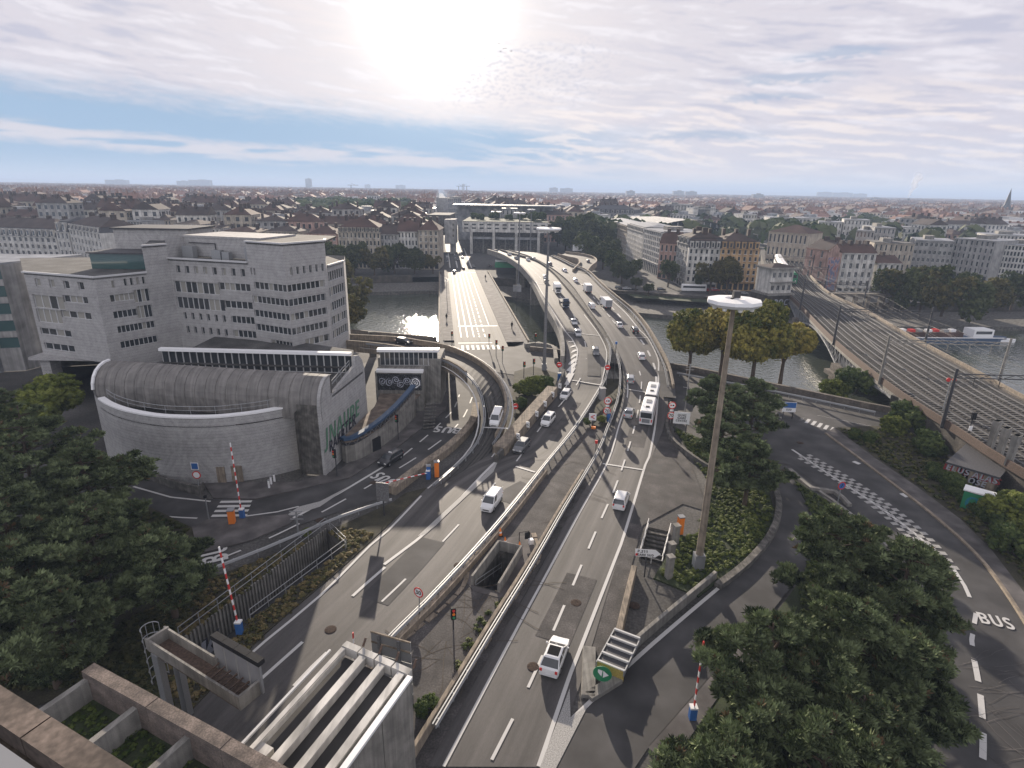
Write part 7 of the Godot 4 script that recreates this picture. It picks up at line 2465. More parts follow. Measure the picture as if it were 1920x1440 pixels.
func make_foreground() -> void:
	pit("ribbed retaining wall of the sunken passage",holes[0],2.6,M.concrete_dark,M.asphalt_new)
	var rb := MB.new()
	var a := V(-23.4,0,-33.62)
	var b := V(-17.46,0,-48.3)
	var d := b - a
	var dn := d.normalized()
	var nn := int(d.length() / 0.32)
	for i in nn:
		rb.box(a + d * ((i + 0.5) / nn) + V(0.03,-1.15,0.05),Vector3(0.13,2.6,0.16),Basis(Vector3.UP,heading(d)))
	var ro := one("wall_rib","weathered vertical ribs of the sunken passage wall","ribs",rb,M.concrete)
	ro.set_meta("kind","stuff")
	var tg := thing("graffiti","white and black tag with an orange end on the passage wall","graffiti")
	spray(tg,"VIK",a + d * 0.04 + V(0.2,-2.2,0.2),dn,1.9,"white",0.02)
	spray(tg,"VIK",a + d * 0.045 + V(0.16,-2.25,0.16),dn,2.1,"black",0.02)
	rail_fence([a + V(0,0.1,0),b + V(0,0.1,0),V(-14.64,0.1,-45.09)],"pale double railing above the sunken passage on the street side",1.1)
	rail_fence([V(-14.7,0.1,-44.93),V(-19.22,0.1,-35.61)],"thin railing above the sunken passage on the motorway side",1.05)
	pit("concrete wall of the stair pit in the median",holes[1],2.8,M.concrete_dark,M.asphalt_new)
	var w := [V(-3.02,0,-40.3),V(-0.96,0,-45.46),V(1.06,0,-44.71),V(-0.8,0,-39.42)]
	parapet([w[0],w[1],w[2],w[3]],"concrete parapet round the stair pit in the median",0.95,0.22,M.concrete,-0.05)
	rail_fence([w[0] + V(0.3,-0.4,0),w[1] + V(0.3,-1.9,0.6)],"white handrail going down in the median pit",0.9)
	patch("paved_zone",[V(-3.84,0,-41.18),V(-2.56,0,-43.81),V(-0.76,0,-47.17),V(1.5,0,-47.68),V(2.43,0,-45.56),V(1.64,0,-42.41),V(-0.14,0,-38.6),V(-2.75,0,-39.5)],0.06,M.pavement,"kerbed paving round the stair pit in the median",0.1)
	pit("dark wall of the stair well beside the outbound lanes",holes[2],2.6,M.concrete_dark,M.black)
	var s0 := V(13.44,0,-49.41)
	var s1 := V(15.37,0,-48.63)
	var s3 := V(11.51,0,-44.2)
	var st := thing("staircase","dark concrete staircase going down beside the outbound lanes","staircase")
	for k in 12:
		var sm := MB.new()
		var f := (k + 0.5) / 12.0
		sm.box(s0.lerp(s3,f * 0.9 + 0.05).lerp(s1.lerp(V(13.29,0,-43.32),f * 0.9 + 0.05),0.5) + V(0,-0.1 - 0.19 * k,0),Vector3((s1 - s0).length() * 0.96,0.16,0.36),Basis(Vector3.UP,atan2(-(s1 - s0).z,(s1 - s0).x)))
		part("step",sm,M.concrete_dark,st)
	rail_fence([s0,s3,V(13.29,0,-43.32),s1],"pale railing round the stair well beside the outbound lanes",1.05,M.white_metal)
	for q in [[V(13.48,0,-41.64),2.1,"pale concrete gatepost nearest the stair well"],[V(15.35,0,-46.77),1.9,"pale concrete gatepost behind the stair well"],[V(14.53,0,-44.92),1.2,"short pale post beside the stair well"]]:
		var pm := MB.new()
		pm.box(V(0,q[1] * 0.5,0),Vector3(0.5,q[1],0.5))
		pm.box(V(0,q[1] + 0.08,0),Vector3(0.62,0.16,0.62))
		one("gatepost",q[2],"post",pm,M.concrete,q[0],0.3)
	var g := thing("sign_gantry","concrete-grey sign gantry with a catwalk over the inbound lanes, seen from behind","sign gantry")
	var g0 := V(-20.6,5.4,-27.6)
	var g1 := V(-13.4,5.4,-23.6)
	var gd := (g1 - g0).normalized()
	var gs := Vector3(-gd.z,0,gd.x)
	var gB := Basis(gd,Vector3.UP,gs)
	var gl := g0.distance_to(g1)
	var gm := MB.new()
	gm.box((g0 + g1) * 0.5 + V(0,0,0),Vector3(gl,0.2,1.15),gB)
	part("catwalk",gm,M.rust,g)
	for s in [-0.55,0.55]:
		var wm := MB.new()
		wm.box((g0 + g1) * 0.5 + gs * s + V(0,0.4,0),Vector3(gl * (1.0 if s > 0 else 0.55),0.75,0.12),gB)
		if s < 0:
			wm = MB.new()
			wm.box(g0 + gd * gl * 0.3 + gs * s + V(0,0.4,0),Vector3(gl * 0.6,0.75,0.12),gB)
		part("side_beam",wm,M.concrete,g)
	for q in [g0 + gd * 0.3,g1]:
		var em := MB.new()
		em.box(q + V(0,0.42,0),Vector3(0.16,0.85,1.25),gB)
		part("end_plate",em,M.concrete,g)
	for s in [-0.5,0.5]:
		var lm := MB.new()
		lm.box(g0 + gd * 0.8 + gs * s + V(0,-2.7,0),Vector3(0.6,5.4,0.35),gB)
		part("leg",lm,M.galvanised,g)
	for k in 4:
		var pm := MB.new()
		pm.box(g0 + gd * (gl * 0.62 + k * 0.98) - gs * 0.66 + V(0,1.1,0),Vector3(0.9,2.0,0.12),gB)
		var pp := part("sign_panel",pm,M.zinc,g)
		var hm := MB.new()
		hm.box(g0 + gd * (gl * 0.62 + k * 0.98) - gs * 0.75 + V(0,2.05,0),Vector3(0.96,0.3,0.4),gB)
		part("hood",hm,M.black,pp)
	for k in 7:
		var hm := MB.new()
		hm.bar(g0 + gd * (gl * 0.60 + k * 0.5) + gs * 0.4 + V(0,0.35,0),g0 + gd * (gl * 0.60 + k * 0.5 + 0.2) - gs * 0.5 + V(0,0.6,0),0.08,0.08)
		part("bracket",hm,M.rust,g)
	var cg := MB.new()
	for k in 6:
		var c := g0 - gd * 0.45 + V(0,0.9 - k * 0.75,0)
		var ring := []
		for i in 9:
			var an := -PI * 0.5 - PI * i / 8.0
			ring.append(c + gd * cos(an) * 0.5 + gs * sin(an) * 0.5)
		cg.tube(ring,0.035,0.035,4)
	for i in 5:
		var an := -PI * 0.5 - PI * i / 4.0
		cg.bar(g0 - gd * 0.45 + gd * cos(an) * 0.5 + gs * sin(an) * 0.5 + V(0,0.9,0),g0 - gd * 0.45 + gd * cos(an) * 0.5 + gs * sin(an) * 0.5 + V(0,-2.9,0),0.03,0.03)
	stuff(part("ladder_cage",cg,M.galvanised,g))
	var t := thing("tunnel_portal","stone-edged tunnel portal roof with mossy planters at the lower left","tunnel portal")
	var p0 := V(-20.9,8.0,-23.0)
	var p1 := V(-5.5,8.0,-15.9)
	var pd := (p1 - p0).normalized()
	var ps := Vector3(-pd.z,0,pd.x)
	var pB := Basis(pd,Vector3.UP,ps)
	var pl := p0.distance_to(p1)
	var seg := 7
	for k in seg:
		var wm := MB.new()
		wm.box(p0 + pd * (pl * (k + 0.5) / seg) + V(0,-0.75 + 0.02 * (k % 2),0),Vector3(pl / seg - 0.02,1.7,0.62),pB)
		part("planter_wall",wm,M.brick_ledge,t)
	for q in [0.0,0.22,0.43,0.72]:
		var wm := MB.new()
		wm.box(p0 + pd * (pl * q + 0.25) + ps * 2.4 + V(0,-0.9,0),Vector3(0.32,1.2,4.2),pB)
		part("cross_wall",wm,M.concrete,t)
	var mm := MB.new()
	mm.box(p0 + pd * pl * 0.5 + ps * 3.2 + V(0,-1.9,0),Vector3(pl,0.8,6.0),pB)
	part("planter_bed",mm,M.grass,t)
	var fm := MB.new()
	fm.box(p0 + pd * (pl * 0.16) + ps * 2.0 + V(0,-5.2,0),Vector3(pl * 0.32,5.8,4.0),pB)
	part("portal_wall",fm,M.concrete_dark,t)
	var xf := []
	var cols := []
	for k in 900:
		var s := rng.randf_range(0.15,0.5)
		xf.append(Transform3D(Basis(Vector3.UP,rng.randf() * TAU).scaled(Vector3(s,s * 0.5,s)),p0 + pd * rng.randf_range(0.6,pl * 0.72) + ps * rng.randf_range(0.5,4.4) + V(0,-1.42,0)))
		cols.append(Color(0.025,0.045,0.01).lerp(Color(0.10,0.13,0.03),rng.randf()))
	multi("planter_weeds",fine_mesh,M.leaf,xf,cols,t)
	var r := thing("beamed_roof","flat tunnel service roof with white beams across it at the bottom","roof")
	var T1 := V(-9.3,6.2,-26.2)
	var T2 := V(-5.2,6.2,-24.2)
	var ld := Vector3(-0.37,0,0.93)
	var wd := (T2 - T1).normalized()
	var ww := T1.distance_to(T2)
	var LL := 11.0
	var lB := Basis(wd,Vector3.UP,wd.cross(Vector3.UP))
	var dm := MB.new()
	dm.prism(flat([T1,T2,T2 + ld * LL,T1 + ld * LL]),5.4,6.0)
	part("slab",dm,M.asphalt,r)
	for k in 4:
		var s := T1.lerp(T2,[0.04,0.34,0.62,0.90][k])
		var bm := MB.new()
		bm.bar(s + V(0,0.12,0),s + ld * LL + V(0,0.12,0),0.24 if k else 0.16,0.55 if k else 0.3)
		bm.bar(s + V(0,0.42,0),s + ld * LL + V(0,0.42,0),0.4 if k else 0.24,0.1)
		part("beam",bm,M.stucco_white,r)
	for k in 4:
		var q0 := T1.lerp(T2,k * 0.25 + 0.01)
		var q1 := T1.lerp(T2,k * 0.25 + 0.24)
		var em := MB.new()
		em.bar(q0 + V(0,0.2,0) - ld * 0.25,q1 + V(0,0.2,0) - ld * 0.25,0.4,0.6)
		part("end_block",em,M.stucco_white,r)
		var im := MB.new()
		im.bar(q1 + V(0,0.4,0) - ld * 0.6,q1 + V(0,0.75,0) - ld * 0.9,0.1,0.1)
		part("bracket",im,M.rust,r)
	for k in 4:
		var wm := MB.new()
		var w0 := T2 + ld * (k * LL * 0.25) + wd * 0.12
		wm.bar(w0 + V(0,-2.8,0) + ld * 0.03,w0 + ld * (LL * 0.25 - 0.03) + V(0,-2.8,0),0.2,6.4)
		part("wall_panel",wm,M.concrete,r)
	var cm := MB.new()
	cm.bar(T2 + V(0,0.45,0) + wd * 0.12,T2 + ld * LL + V(0,0.45,0) + wd * 0.12,0.3,0.16)
	part("coping",cm,M.white,r)
	var um := MB.new()
	um.bar(T1 + ld * 0.4 - wd * 0.45 + V(0,0.35,0),T1 + ld * 8.6 - wd * 0.45 + V(0,0.35,0),0.12,0.12)
	part("conduit",um,M.white_metal,r)
	var hm := MB.new()
	hm.box(T1 + ld * 6.6 + wd * 0.55 + V(0,0.1,0),Vector3(0.9,0.5,0.9),lB)
	part("hatch",hm,M.stucco_white,r)
	for k in 2:
		var dmm := MB.new()
		dmm.lathe(T1 + ld * (7.1 + k * 0.9) - wd * 0.1 + V(0,0.0,0),[[0.12,0.0],[0.2,0.3],[0.16,0.55],[0.0,0.65]],8)
		part("vent_cap",dmm,M.white,r)
	var np := thing("screen_panel","tall grey screen panel with two posts behind the beamed roof","screen")
	var n0 := V(-8.5,0,-29.5)
	var n1 := V(-5.9,0,-28.6)
	var nd := (n1 - n0).normalized()
	for k in 6:
		var pm := MB.new()
		pm.bar(n0 + V(0,0.42 + k * 0.8,0),n1 + V(0,0.42 + k * 0.8,0),0.1,0.77)
		part("panel",pm,M.galvanised,np)
	for f in [0.22,0.72]:
		var pm := MB.new()
		pm.box(n0.lerp(n1,f) + V(0,2.4,0) + nd.cross(Vector3.UP) * 0.12,Vector3(0.16,4.8,0.18),Basis(nd,Vector3.UP,nd.cross(Vector3.UP)))
		part("post",pm,M.steel,np)
	for y in [4.85,4.1]:
		var pm := MB.new()
		pm.bar(n0 + V(0,y,0) + nd.cross(Vector3.UP) * 0.07,n1 + V(0,y,0) + nd.cross(Vector3.UP) * 0.07,0.08,0.1)
		part("frame_bar",pm,M.concrete_tan,np)
	var e := thing("roof_parapet","tan parapet and gutter of the roof the view is taken from","parapet")
	var e0 := V(-9.0,26.0,-6.35)
	var ed := V(2.4,0,1.1).normalized()
	var es := Vector3(-ed.z,0,ed.x)
	var eB := Basis(ed,Vector3.UP,es)
	for k in 8:
		var pm := MB.new()
		pm.box(e0 + ed * (1.25 * k + 0.6) + es * 0.05 + V(0,-0.1,0),Vector3(1.23,0.3,0.26),eB)
		part("ledge_stone",pm,M.brick_ledge,e)
	var gu := MB.new()
	gu.box(e0 + ed * 5 + es * 0.85 + V(0,-0.33,0),Vector3(10.5,0.3,1.5),eB)
	part("gutter",gu,M.soil,e)
	var gk := MB.new()
	gk.box(e0 + ed * 5 + es * 0.62 + V(0,-0.15,0),Vector3(10.5,0.1,0.1),eB)
	part("gutter_kerb",gk,M.concrete,e)
	var cc := MB.new()
	cc.box(V(-2.2,28.35,-2.0) - ed * 2.0 + es * 1.21 + V(0,-0.05,0),Vector3(8.0,0.3,2.4),eB)
	part("coping",cc,M.zinc,e)
	xf = []
	cols = []
	for k in 16:
		var s := rng.randf_range(0.06,0.16)
		xf.append(Transform3D(Basis(Vector3.UP,rng.randf() * TAU).scaled(Vector3.ONE * s),e0 + ed * rng.randf_range(3.4,7.0) + es * rng.randf_range(0.5,1.3) + V(0,-0.14,0)))
		cols.append(Color(0.06,0.07,0.02).lerp(Color(0.18,0.17,0.07),rng.randf()))
	multi("gutter_weeds",fine_mesh,M.leaf,xf,cols,e)
	barrier("long raised red and white barrier arm by the sunken passage",V(-19.5,0,-34.45),V(-0.12,1,-0.08),6.3,M.blue,M.white)
	barrier("raised red and white barrier arm with a blue box by the zebra crossing",V(-26.17,0,-49.93),V(-0.04,1,-0.05),7.4,M.blue,M.white)
	barrier("raised red and white barrier arm with a blue box beside the slip road",V(11.48,0,-27.75),V(0.02,1,-0.05),5.4,M.blue,M.white)
	barrier("short raised barrier arm behind the beamed roof",V(-10.14,0,-30.99),V(0,1,-0.03),2.6,M.dark_metal,M.dark_metal)
	barrier("raised barrier arm against the right wall of the beamed roof",V(-5.49,0,-24.78),V(-0.02,1,-0.03),3.4,M.dark_metal,M.white)
	barrier("lowered barrier arm along the foot of the retaining wall",V(-9.23,0,-58.74),V(-0.9,0.04,0.62),6.0,M.blue,M.white)
var car_models := {}
func wheel(t: Node3D,at: Vector3,r: float,w: float) -> void:
	var key := "wheel %.2f" % r
	if not car_models.has(key):
		var mb := MB.new()
		mb.tube([V(-w * 0.5,0,0),V(w * 0.5,0,0)],r,r,12)
		var rm := MB.new()
		rm.tube([V(-w * 0.52,0,0),V(w * 0.52,0,0)],r * 0.62,r * 0.62,10)
		car_models[key] = [mb.mesh(),rm.mesh()]
	var o := part("wheel",car_models[key][0],M.rubber,t)
	o.position = at
	part("rim",car_models[key][1],M.galvanised,o)
func small(t: Node3D,nm: String,at: Vector3,s: Vector3,m: Material) -> void:
	var key := "box %s" % s
	if not car_models.has(key):
		var mb := MB.new()
		mb.box(Vector3.ZERO,s)
		car_models[key] = mb.mesh()
	part(nm,car_models[key],m,t).position = at
func car(kind: String,paint_: Material) -> Node3D:
	var q: Array = {
		"hatch": [4.1,1.78,1.5,1.0,0.95,0.75,0.35,0.12],"sedan": [4.6,1.8,1.45,1.15,0.95,0.8,1.15,0.55],"suv": [4.5,1.86,1.62,1.1,1.05,0.75,0.5,0.1],
		"coupe": [4.5,1.84,1.46,1.1,0.96,0.85,0.95,0.3],"mpv": [4.5,1.82,1.75,0.85,1.05,0.85,0.25,0.05],"van": [4.5,1.84,1.85,0.75,1.1,0.75,0.10,0.0],"taxi": [4.7,1.85,1.65,0.95,1.05,0.8,0.4,0.1]}[kind]
	var L: float = q[0]
	var W: float = q[1] * 0.5
	var H: float = q[2]
	var belt: float = q[4]
	var t := thing("car","","car")
	var f := L * 0.5
	var wb: float = f - q[3]
	var st := [[-f,belt * 0.62,0.86],[-f + 0.06,belt * 0.92,0.93],[-f + 0.25,belt,0.99],[-f * 0.4,belt,1.0],[wb,belt,1.0],[f - 0.45,belt * 0.88,0.97],[f - 0.12,belt * 0.80,0.90],[f,belt * 0.55,0.80]]
	var ring := func(s: Array) -> Array:
		var w: float = W * s[2]
		var y: float = s[1]
		var c := 0.2
		return [V(-w * 0.94,c,s[0]),V(-w,c + 0.22,s[0]),V(-w,y - 0.14,s[0]),V(-w * 0.92,y,s[0]),V(w * 0.92,y,s[0]),V(w,y - 0.14,s[0]),V(w,c + 0.22,s[0]),V(w * 0.94,c,s[0])]
	var mb := MB.new()
	for i in st.size() - 1:
		var a: Array = ring.call(st[i])
		var b: Array = ring.call(st[i + 1])
		for j in 8:
			var k := (j + 1) % 8
			mb.quad(a[j],b[j],b[k],a[k])
	for e in [0,st.size() - 1]:
		var a: Array = ring.call(st[e])
		for j in range(1,7):
			if e == 0:
				mb.tri(a[0],a[j],a[j + 1])
			else:
				mb.tri(a[0],a[j + 1],a[j])
	part("body",mb,paint_,t)
	var zt1: float = wb - q[5]
	var zt0: float = -f + q[6]
	var zb0: float = -f + q[7]
	var wt := W * 0.76
	var wl := W * 0.91
	var b := [V(-wl,belt,zb0),V(wl,belt,zb0),V(wl,belt,wb),V(-wl,belt,wb)]
	var u := [V(-wt,H - 0.06,zt0),V(wt,H - 0.06,zt0),V(wt,H - 0.06,zt1),V(-wt,H - 0.06,zt1)]
	for k in 4:
		var gm := MB.new()
		var j := (k + 1) % 4
		var closed_side := kind == "van" and k % 2 == 1
		var a0: Vector3 = b[k]
		var a1: Vector3 = b[j]
		if closed_side:
			var mid0 := a0.lerp(a1,0.68 if k == 1 else 0.32)
			var mid1: Vector3 = u[k].lerp(u[j],0.68 if k == 1 else 0.32)
			var pm := MB.new()
			if k == 1:
				pm.quad(mid0,a0,u[k],mid1)
				gm.quad(a1,mid0,mid1,u[j])
			else:
				pm.quad(a1,mid0,mid1,u[j])
				gm.quad(mid0,a0,u[k],mid1)
			part("side_panel",pm,paint_,t)
		else:
			gm.quad(a1,a0,u[k],u[j])
		part(["rear_window","side_window","windscreen","side_window"][k],gm,paint_ if kind == "van" and k == 0 else M.glass,t)
	var rm := MB.new()
	var r := [V(-wt - 0.02,H - 0.07,zt0 - 0.05),V(wt + 0.02,H - 0.07,zt0 - 0.05),V(wt + 0.02,H - 0.07,zt1 + 0.08),V(-wt - 0.02,H - 0.07,zt1 + 0.08)]
	var rt := [V(-wt * 0.85,H,zt0 + 0.15),V(wt * 0.85,H,zt0 + 0.15),V(wt * 0.85,H,zt1 - 0.15),V(-wt * 0.85,H,zt1 - 0.15)]
	rm.quad(rt[3],rt[2],rt[1],rt[0])
	for k in 4:
		var j := (k + 1) % 4
		rm.quad(r[j],r[k],rt[k],rt[j])
	part("roof",rm,paint_,t)
	if kind == "coupe":
		small(t,"sunroof",V(0,H + 0.005,lerpf(zt0,zt1,0.55)),Vector3(wt * 1.5,0.03,1.15),M.rubber)
	var pl := MB.new()
	for k in 4:
		pl.bar(b[k],u[k],0.09,0.07)
	for s in [-1.0,1.0]:
		var zz := lerpf(zb0,wb,0.5)
		pl.bar(V(s * wl,belt,zz),V(s * wt,H - 0.06,zz - 0.1),0.06,0.07)
	stuff(part("pillar",pl,paint_,t))
	for sx in [-1.0,1.0]:
		for sz in [f - 0.85,-f + 0.82]:
			wheel(t,V(sx * (W - 0.10),0.33,sz),0.33,0.22)
		small(t,"headlight",V(sx * W * 0.66,belt * 0.66,f - 0.10),Vector3(0.36,0.16,0.14),M.lamp_glass)
		small(t,"taillight",V(sx * W * 0.76,belt * 0.80,-f + 0.03),Vector3(0.22,0.26,0.10),M.red)
		small(t,"mirror",V(sx * (W + 0.08),belt + 0.06,wb - 0.35),Vector3(0.18,0.14,0.1),paint_)
	small(t,"number_plate",V(0,0.48,-f - 0.005),Vector3(0.5,0.11,0.03),M.white)
	small(t,"grille",V(0,0.42,f - 0.02),Vector3(0.9,0.16,0.06),M.black)
	return t
func lorry(kind: String,cab: Material,box_m: Material) -> Node3D:
	var t := thing("truck","","truck")
	var L := 7.5 if kind == "box" else 9.5
	var f := L * 0.5
	var cm := MB.new()
	cm.sweep([Vector2(-1.2,0.5),Vector2(1.2,0.5),Vector2(1.2,1.9),Vector2(1.1,3.0),Vector2(-1.1,3.0),Vector2(-1.2,1.9)],[V(0,0,f),V(0,0,f - 1.9)])
	part("cab",cm,cab,t)
	small(t,"windscreen",V(0,2.2,f + 0.01),Vector3(2.1,0.85,0.06),M.glass)
	for s in [-1.0,1.0]:
		small(t,"side_window",V(s * 1.19,2.2,f - 0.7),Vector3(0.06,0.7,0.9),M.glass)
		small(t,"headlight",V(s * 0.85,0.85,f + 0.02),Vector3(0.4,0.25,0.08),M.lamp_glass)
		small(t,"mirror",V(s * 1.4,2.2,f - 0.15),Vector3(0.22,0.5,0.12),M.black)
		small(t,"taillight",V(s * 0.95,0.9,-f - 0.02),Vector3(0.3,0.2,0.08),M.red)
		for z in [f - 1.2,-f + 1.2,-f + 2.4]:
			wheel(t,V(s * 1.0,0.48,z),0.48,0.32)
	small(t,"grille",V(0,1.25,f + 0.01),Vector3(1.5,0.6,0.06),M.black)
	small(t,"chassis",V(0,0.75,-0.6),Vector3(0.9,0.3,L - 1.5),M.dark_metal)
	if kind == "tractor":
		small(t,"tank",V(0.9,0.9,0.6),Vector3(0.6,0.7,1.6),M.galvanised)
		small(t,"flat_load",V(0,1.3,-2.0),Vector3(2.4,0.6,5.0),M.dark_metal)
		small(t,"wind_deflector",V(0,3.25,f - 1.2),Vector3(2.0,0.5,1.0),cab)
	else:
		var bm := MB.new()
		bm.sweep([Vector2(-1.25,1.05),Vector2(1.25,1.05),Vector2(1.25,3.55),Vector2(-1.25,3.55)],[V(0,0,f - 2.1),V(0,0,-f)])
		part("cargo_box",bm,box_m,t)
		small(t,"rear_door",V(0,2.3,-f - 0.02),Vector3(2.3,2.3,0.05),M.zinc)
	return t
func bus() -> Node3D:
	var t := thing("bus","","bus")
	for q in [[V(0,0,8.6),V(0,0,0.7)],[V(0,0,-0.7),V(0,0,-8.6)]]:
		var mb := MB.new()
		mb.sweep([Vector2(-1.25,0.3),Vector2(1.25,0.3),Vector2(1.27,1.5),Vector2(1.22,2.8),Vector2(1.0,3.1),Vector2(-1.0,3.1),Vector2(-1.22,2.8),Vector2(-1.27,1.5)],[q[0],q[1]])
		part("body",mb,M.white,t)
		var m: Vector3 = (q[0] + q[1]) * 0.5
		for s in [-1.0,1.0]:
			small(t,"side_window",V(s * 1.25,2.0,m.z),Vector3(0.06,1.0,7.2),M.glass)
		small(t,"roof_unit",m + V(0,3.15,1.2),Vector3(1.0,0.14,1.6),M.zinc)
		small(t,"roof_hatch",m + V(0,3.15,-1.8),Vector3(0.7,0.12,0.7),M.black)
	var bm := MB.new()
	for k in 5:
		bm.box(V(0,1.65,-0.56 + 0.28 * k),Vector3(2.3 - 0.08 * (k % 2),2.6 - 0.08 * (k % 2),0.2))
	stuff(part("bellows",bm,M.black,t))
	small(t,"rear_window",V(0,2.15,-8.62),Vector3(2.1,1.1,0.06),M.glass)
	small(t,"engine_cover",V(0,1.0,-8.62),Vector3(1.5,0.8,0.07),M.zinc)
	small(t,"windscreen",V(0,1.9,8.62),Vector3(2.2,1.6,0.06),M.glass)
	for s in [-1.0,1.0]:
		small(t,"taillight",V(s * 1.05,1.1,-8.63),Vector3(0.22,0.6,0.07),M.red)
		for z in [6.2,2.0,-5.6]:
			wheel(t,V(s * 1.08,0.48,z),0.48,0.3)
	return t
func tangent(path: Array,p: Vector3) -> Vector3:
	var best := 0
	for i in path.size() - 1:
		if path[i].distance_squared_to(p) < path[best].distance_squared_to(p):
			best = i
	best = clampi(best,1,path.size() - 2)
	return (path[best + 1] - path[best - 1]).normalized()
func put_car(o: Node3D,at: Vector3,dir: Vector3,label: String) -> void:
	var z := dir.normalized()
	var x := Vector3.UP.cross(z).normalized()
	var s := lerpf(0.76,0.64,clampf((-at.z - 40.0) / 110.0,0.0,1.0))
	o.transform = Transform3D(Basis(x,z.cross(x),z).scaled(Vector3.ONE * s),at + V(0,0.03,0))
	o.set_meta("label",label)
func make_vehicles() -> void:
	for q in [["white",Color(0.72,0.72,0.72)],["silver",Color(0.45,0.46,0.47)],["grey",Color(0.14,0.145,0.15)],["black",Color(0.015,0.015,0.018)],["navy",Color(0.02,0.04,0.08)],["red",Color(0.35,0.02,0.02)],["teal",Color(0.02,0.1,0.12)]]:
		var m := mat("car_" + q[0],q[1],0.3)
		m.clearcoat_enabled = true
		m.clearcoat = 0.8
		m.clearcoat_roughness = 0.08
		if q[0] == "silver" or q[0] == "grey":
			m.metallic = 0.5
	var w: Material = M.car_white
	var inbound := [["van",w,[V(-1.89,0,-53.2)][0],"white small delivery van with roof bars nearest on the inbound lanes"],["suv",M.car_grey,[V(1.34,0,-67)][0],"dark grey car beside the gore of the ramp"],["mpv",w,[V(5.1,0.2,-75.4)][0],"white compact van following the dark grey car inbound"],["hatch",w,[V(8.3,0.6,-85.1)][0],"white small car passing the chevron wall inbound"],["hatch",M.car_grey,[V(15.3,2.5,-103.8)][0],"grey hatchback in the inner inbound lane before the hatching"],["hatch",M.car_silver,[V(13,3.5,-114)][0],"silver car crossing the white line across the inbound lanes"],["sedan",M.car_silver,[V(12.9,4.1,-121.8)][0],"silver saloon on the viaduct behind the blue truck's lane"],["hatch",w,[V(9.2,6.4,-171.8)][0],"white car half hidden behind the tall mast on the viaduct"],["sedan",M.car_black,[V(9.1,6.2,-164.1)][0],"black car right behind the tall mast on the viaduct"],["suv",M.car_grey,[V(0.8,6.9,-215.7)][0],"dark car at the top of the viaduct near the station, left lane"],["hatch",w,[V(5,6.9,-211.5)][0],"white car at the top of the viaduct near the station, right lane"],["hatch",M.car_black,[V(-7.3,7,-238.7)][0],"black car leaving the station underpass"],["sedan",M.car_silver,[V(-1.8,7,-227.3)][0],"silver car just after the station underpass"]]
	for q in inbound:
		put_car(car(q[0],q[1]),q[2],-tangent(a_l,q[2]),q[3])
	var v := lorry("tractor",M.car_navy,M.car_navy)
	put_car(v,[V(11.9,5.1,-136.5)][0],-tangent(a_l,[V(11.9,5.1,-136.5)][0]),"dark blue truck with an open bed on the inbound viaduct")
	v = lorry("box",w,M.white)
	put_car(v,[V(11.3,5.8,-151.5)][0],-tangent(a_l,[V(11.3,5.8,-151.5)][0]),"white truck behind the dark blue truck on the inbound viaduct")
	var outbound := [["coupe",w,[V(3.29,0,-32.4)][0],"white car with a dark sunroof panel nearest on the outbound lanes"],["mpv",w,[V(11.59,0,-54)][0],"white van with a roof rack in the right outbound lane"],["sedan",M.car_silver,[V(17,0.3,-78.7)][0],"silver saloon left of the bus"],["hatch",M.car_silver,[V(19.5,1.3,-91.7)][0],"silver hatchback ahead of the bus in the left outbound lane"],["hatch",w,[V(23.3,2.4,-102)][0],"white hatchback with a dark rear window ahead of the bus"],["sedan",w,[V(22.3,4,-120.4)][0],"white car on the outbound viaduct before the dark hatchback"],["suv",M.car_black,[V(24.9,3.7,-117)][0],"black hatchback in the right outbound lane on the viaduct"],["van",w,[V(18.3,5,-135.4)][0],"white van between the two box trucks' lanes"],["hatch",w,[V(17.6,6.3,-167.4)][0],"white car ahead of the box trucks on the outbound viaduct"],["sedan",w,[V(15.9,6.7,-185.6)][0],"white car at the split towards the loop ramp"],["hatch",M.car_black,[V(12.2,6.8,-200.7)][0],"black car far up the outbound viaduct"],["hatch",M.car_silver,[V(7,6.9,-215)][0],"silver car far up the outbound viaduct by the station"]]
	for q in outbound:
		put_car(car(q[0],q[1]),q[2],tangent(b_r,q[2]),q[3])
	for q in [[[V(21.7,5,-136.1)][0],"white box truck nearest in the right outbound lane"],[[V(19.2,5.8,-152.2)][0],"white box truck farther ahead on the outbound viaduct"]]:
		put_car(lorry("box",w,M.white),q[0],tangent(b_r,q[0]),q[1])
	var bp_ := [V(20.4,0.4,-80.8)][0] as Vector3
	put_car(bus(),bp_,tangent(b_r,bp_),"long white articulated bus seen from behind on the outbound lanes")
	var rp: Vector3 = (ramp_o[ramp_o.size() / 2] + ramp_i[ramp_i.size() / 2]) * 0.5
	var p0 := [V(-1.97,2,-71.66)][0] as Vector3
	put_car(car("mpv",w),p0,tangent(ramp_o,p0),"white van with a roof light coming down the curved ramp")
	var p1 := [V(-18.3,6,-95.3)][0] as Vector3
	put_car(car("hatch",M.car_black),p1,tangent(ramp_o,p1),"black car with a bright roof at the top of the curved ramp")
	var tx := car("taxi",M.car_black)
	put_car(tx,V(-14.26,0,-62.88),V(-17.98,0,-55.17) - V(-14.26,0,-62.88),"black taxi on the street in front of the terrace building")
	small(tx,"roof_sign",V(0,1.72,0.1),Vector3(0.5,0.14,0.2),M.white)
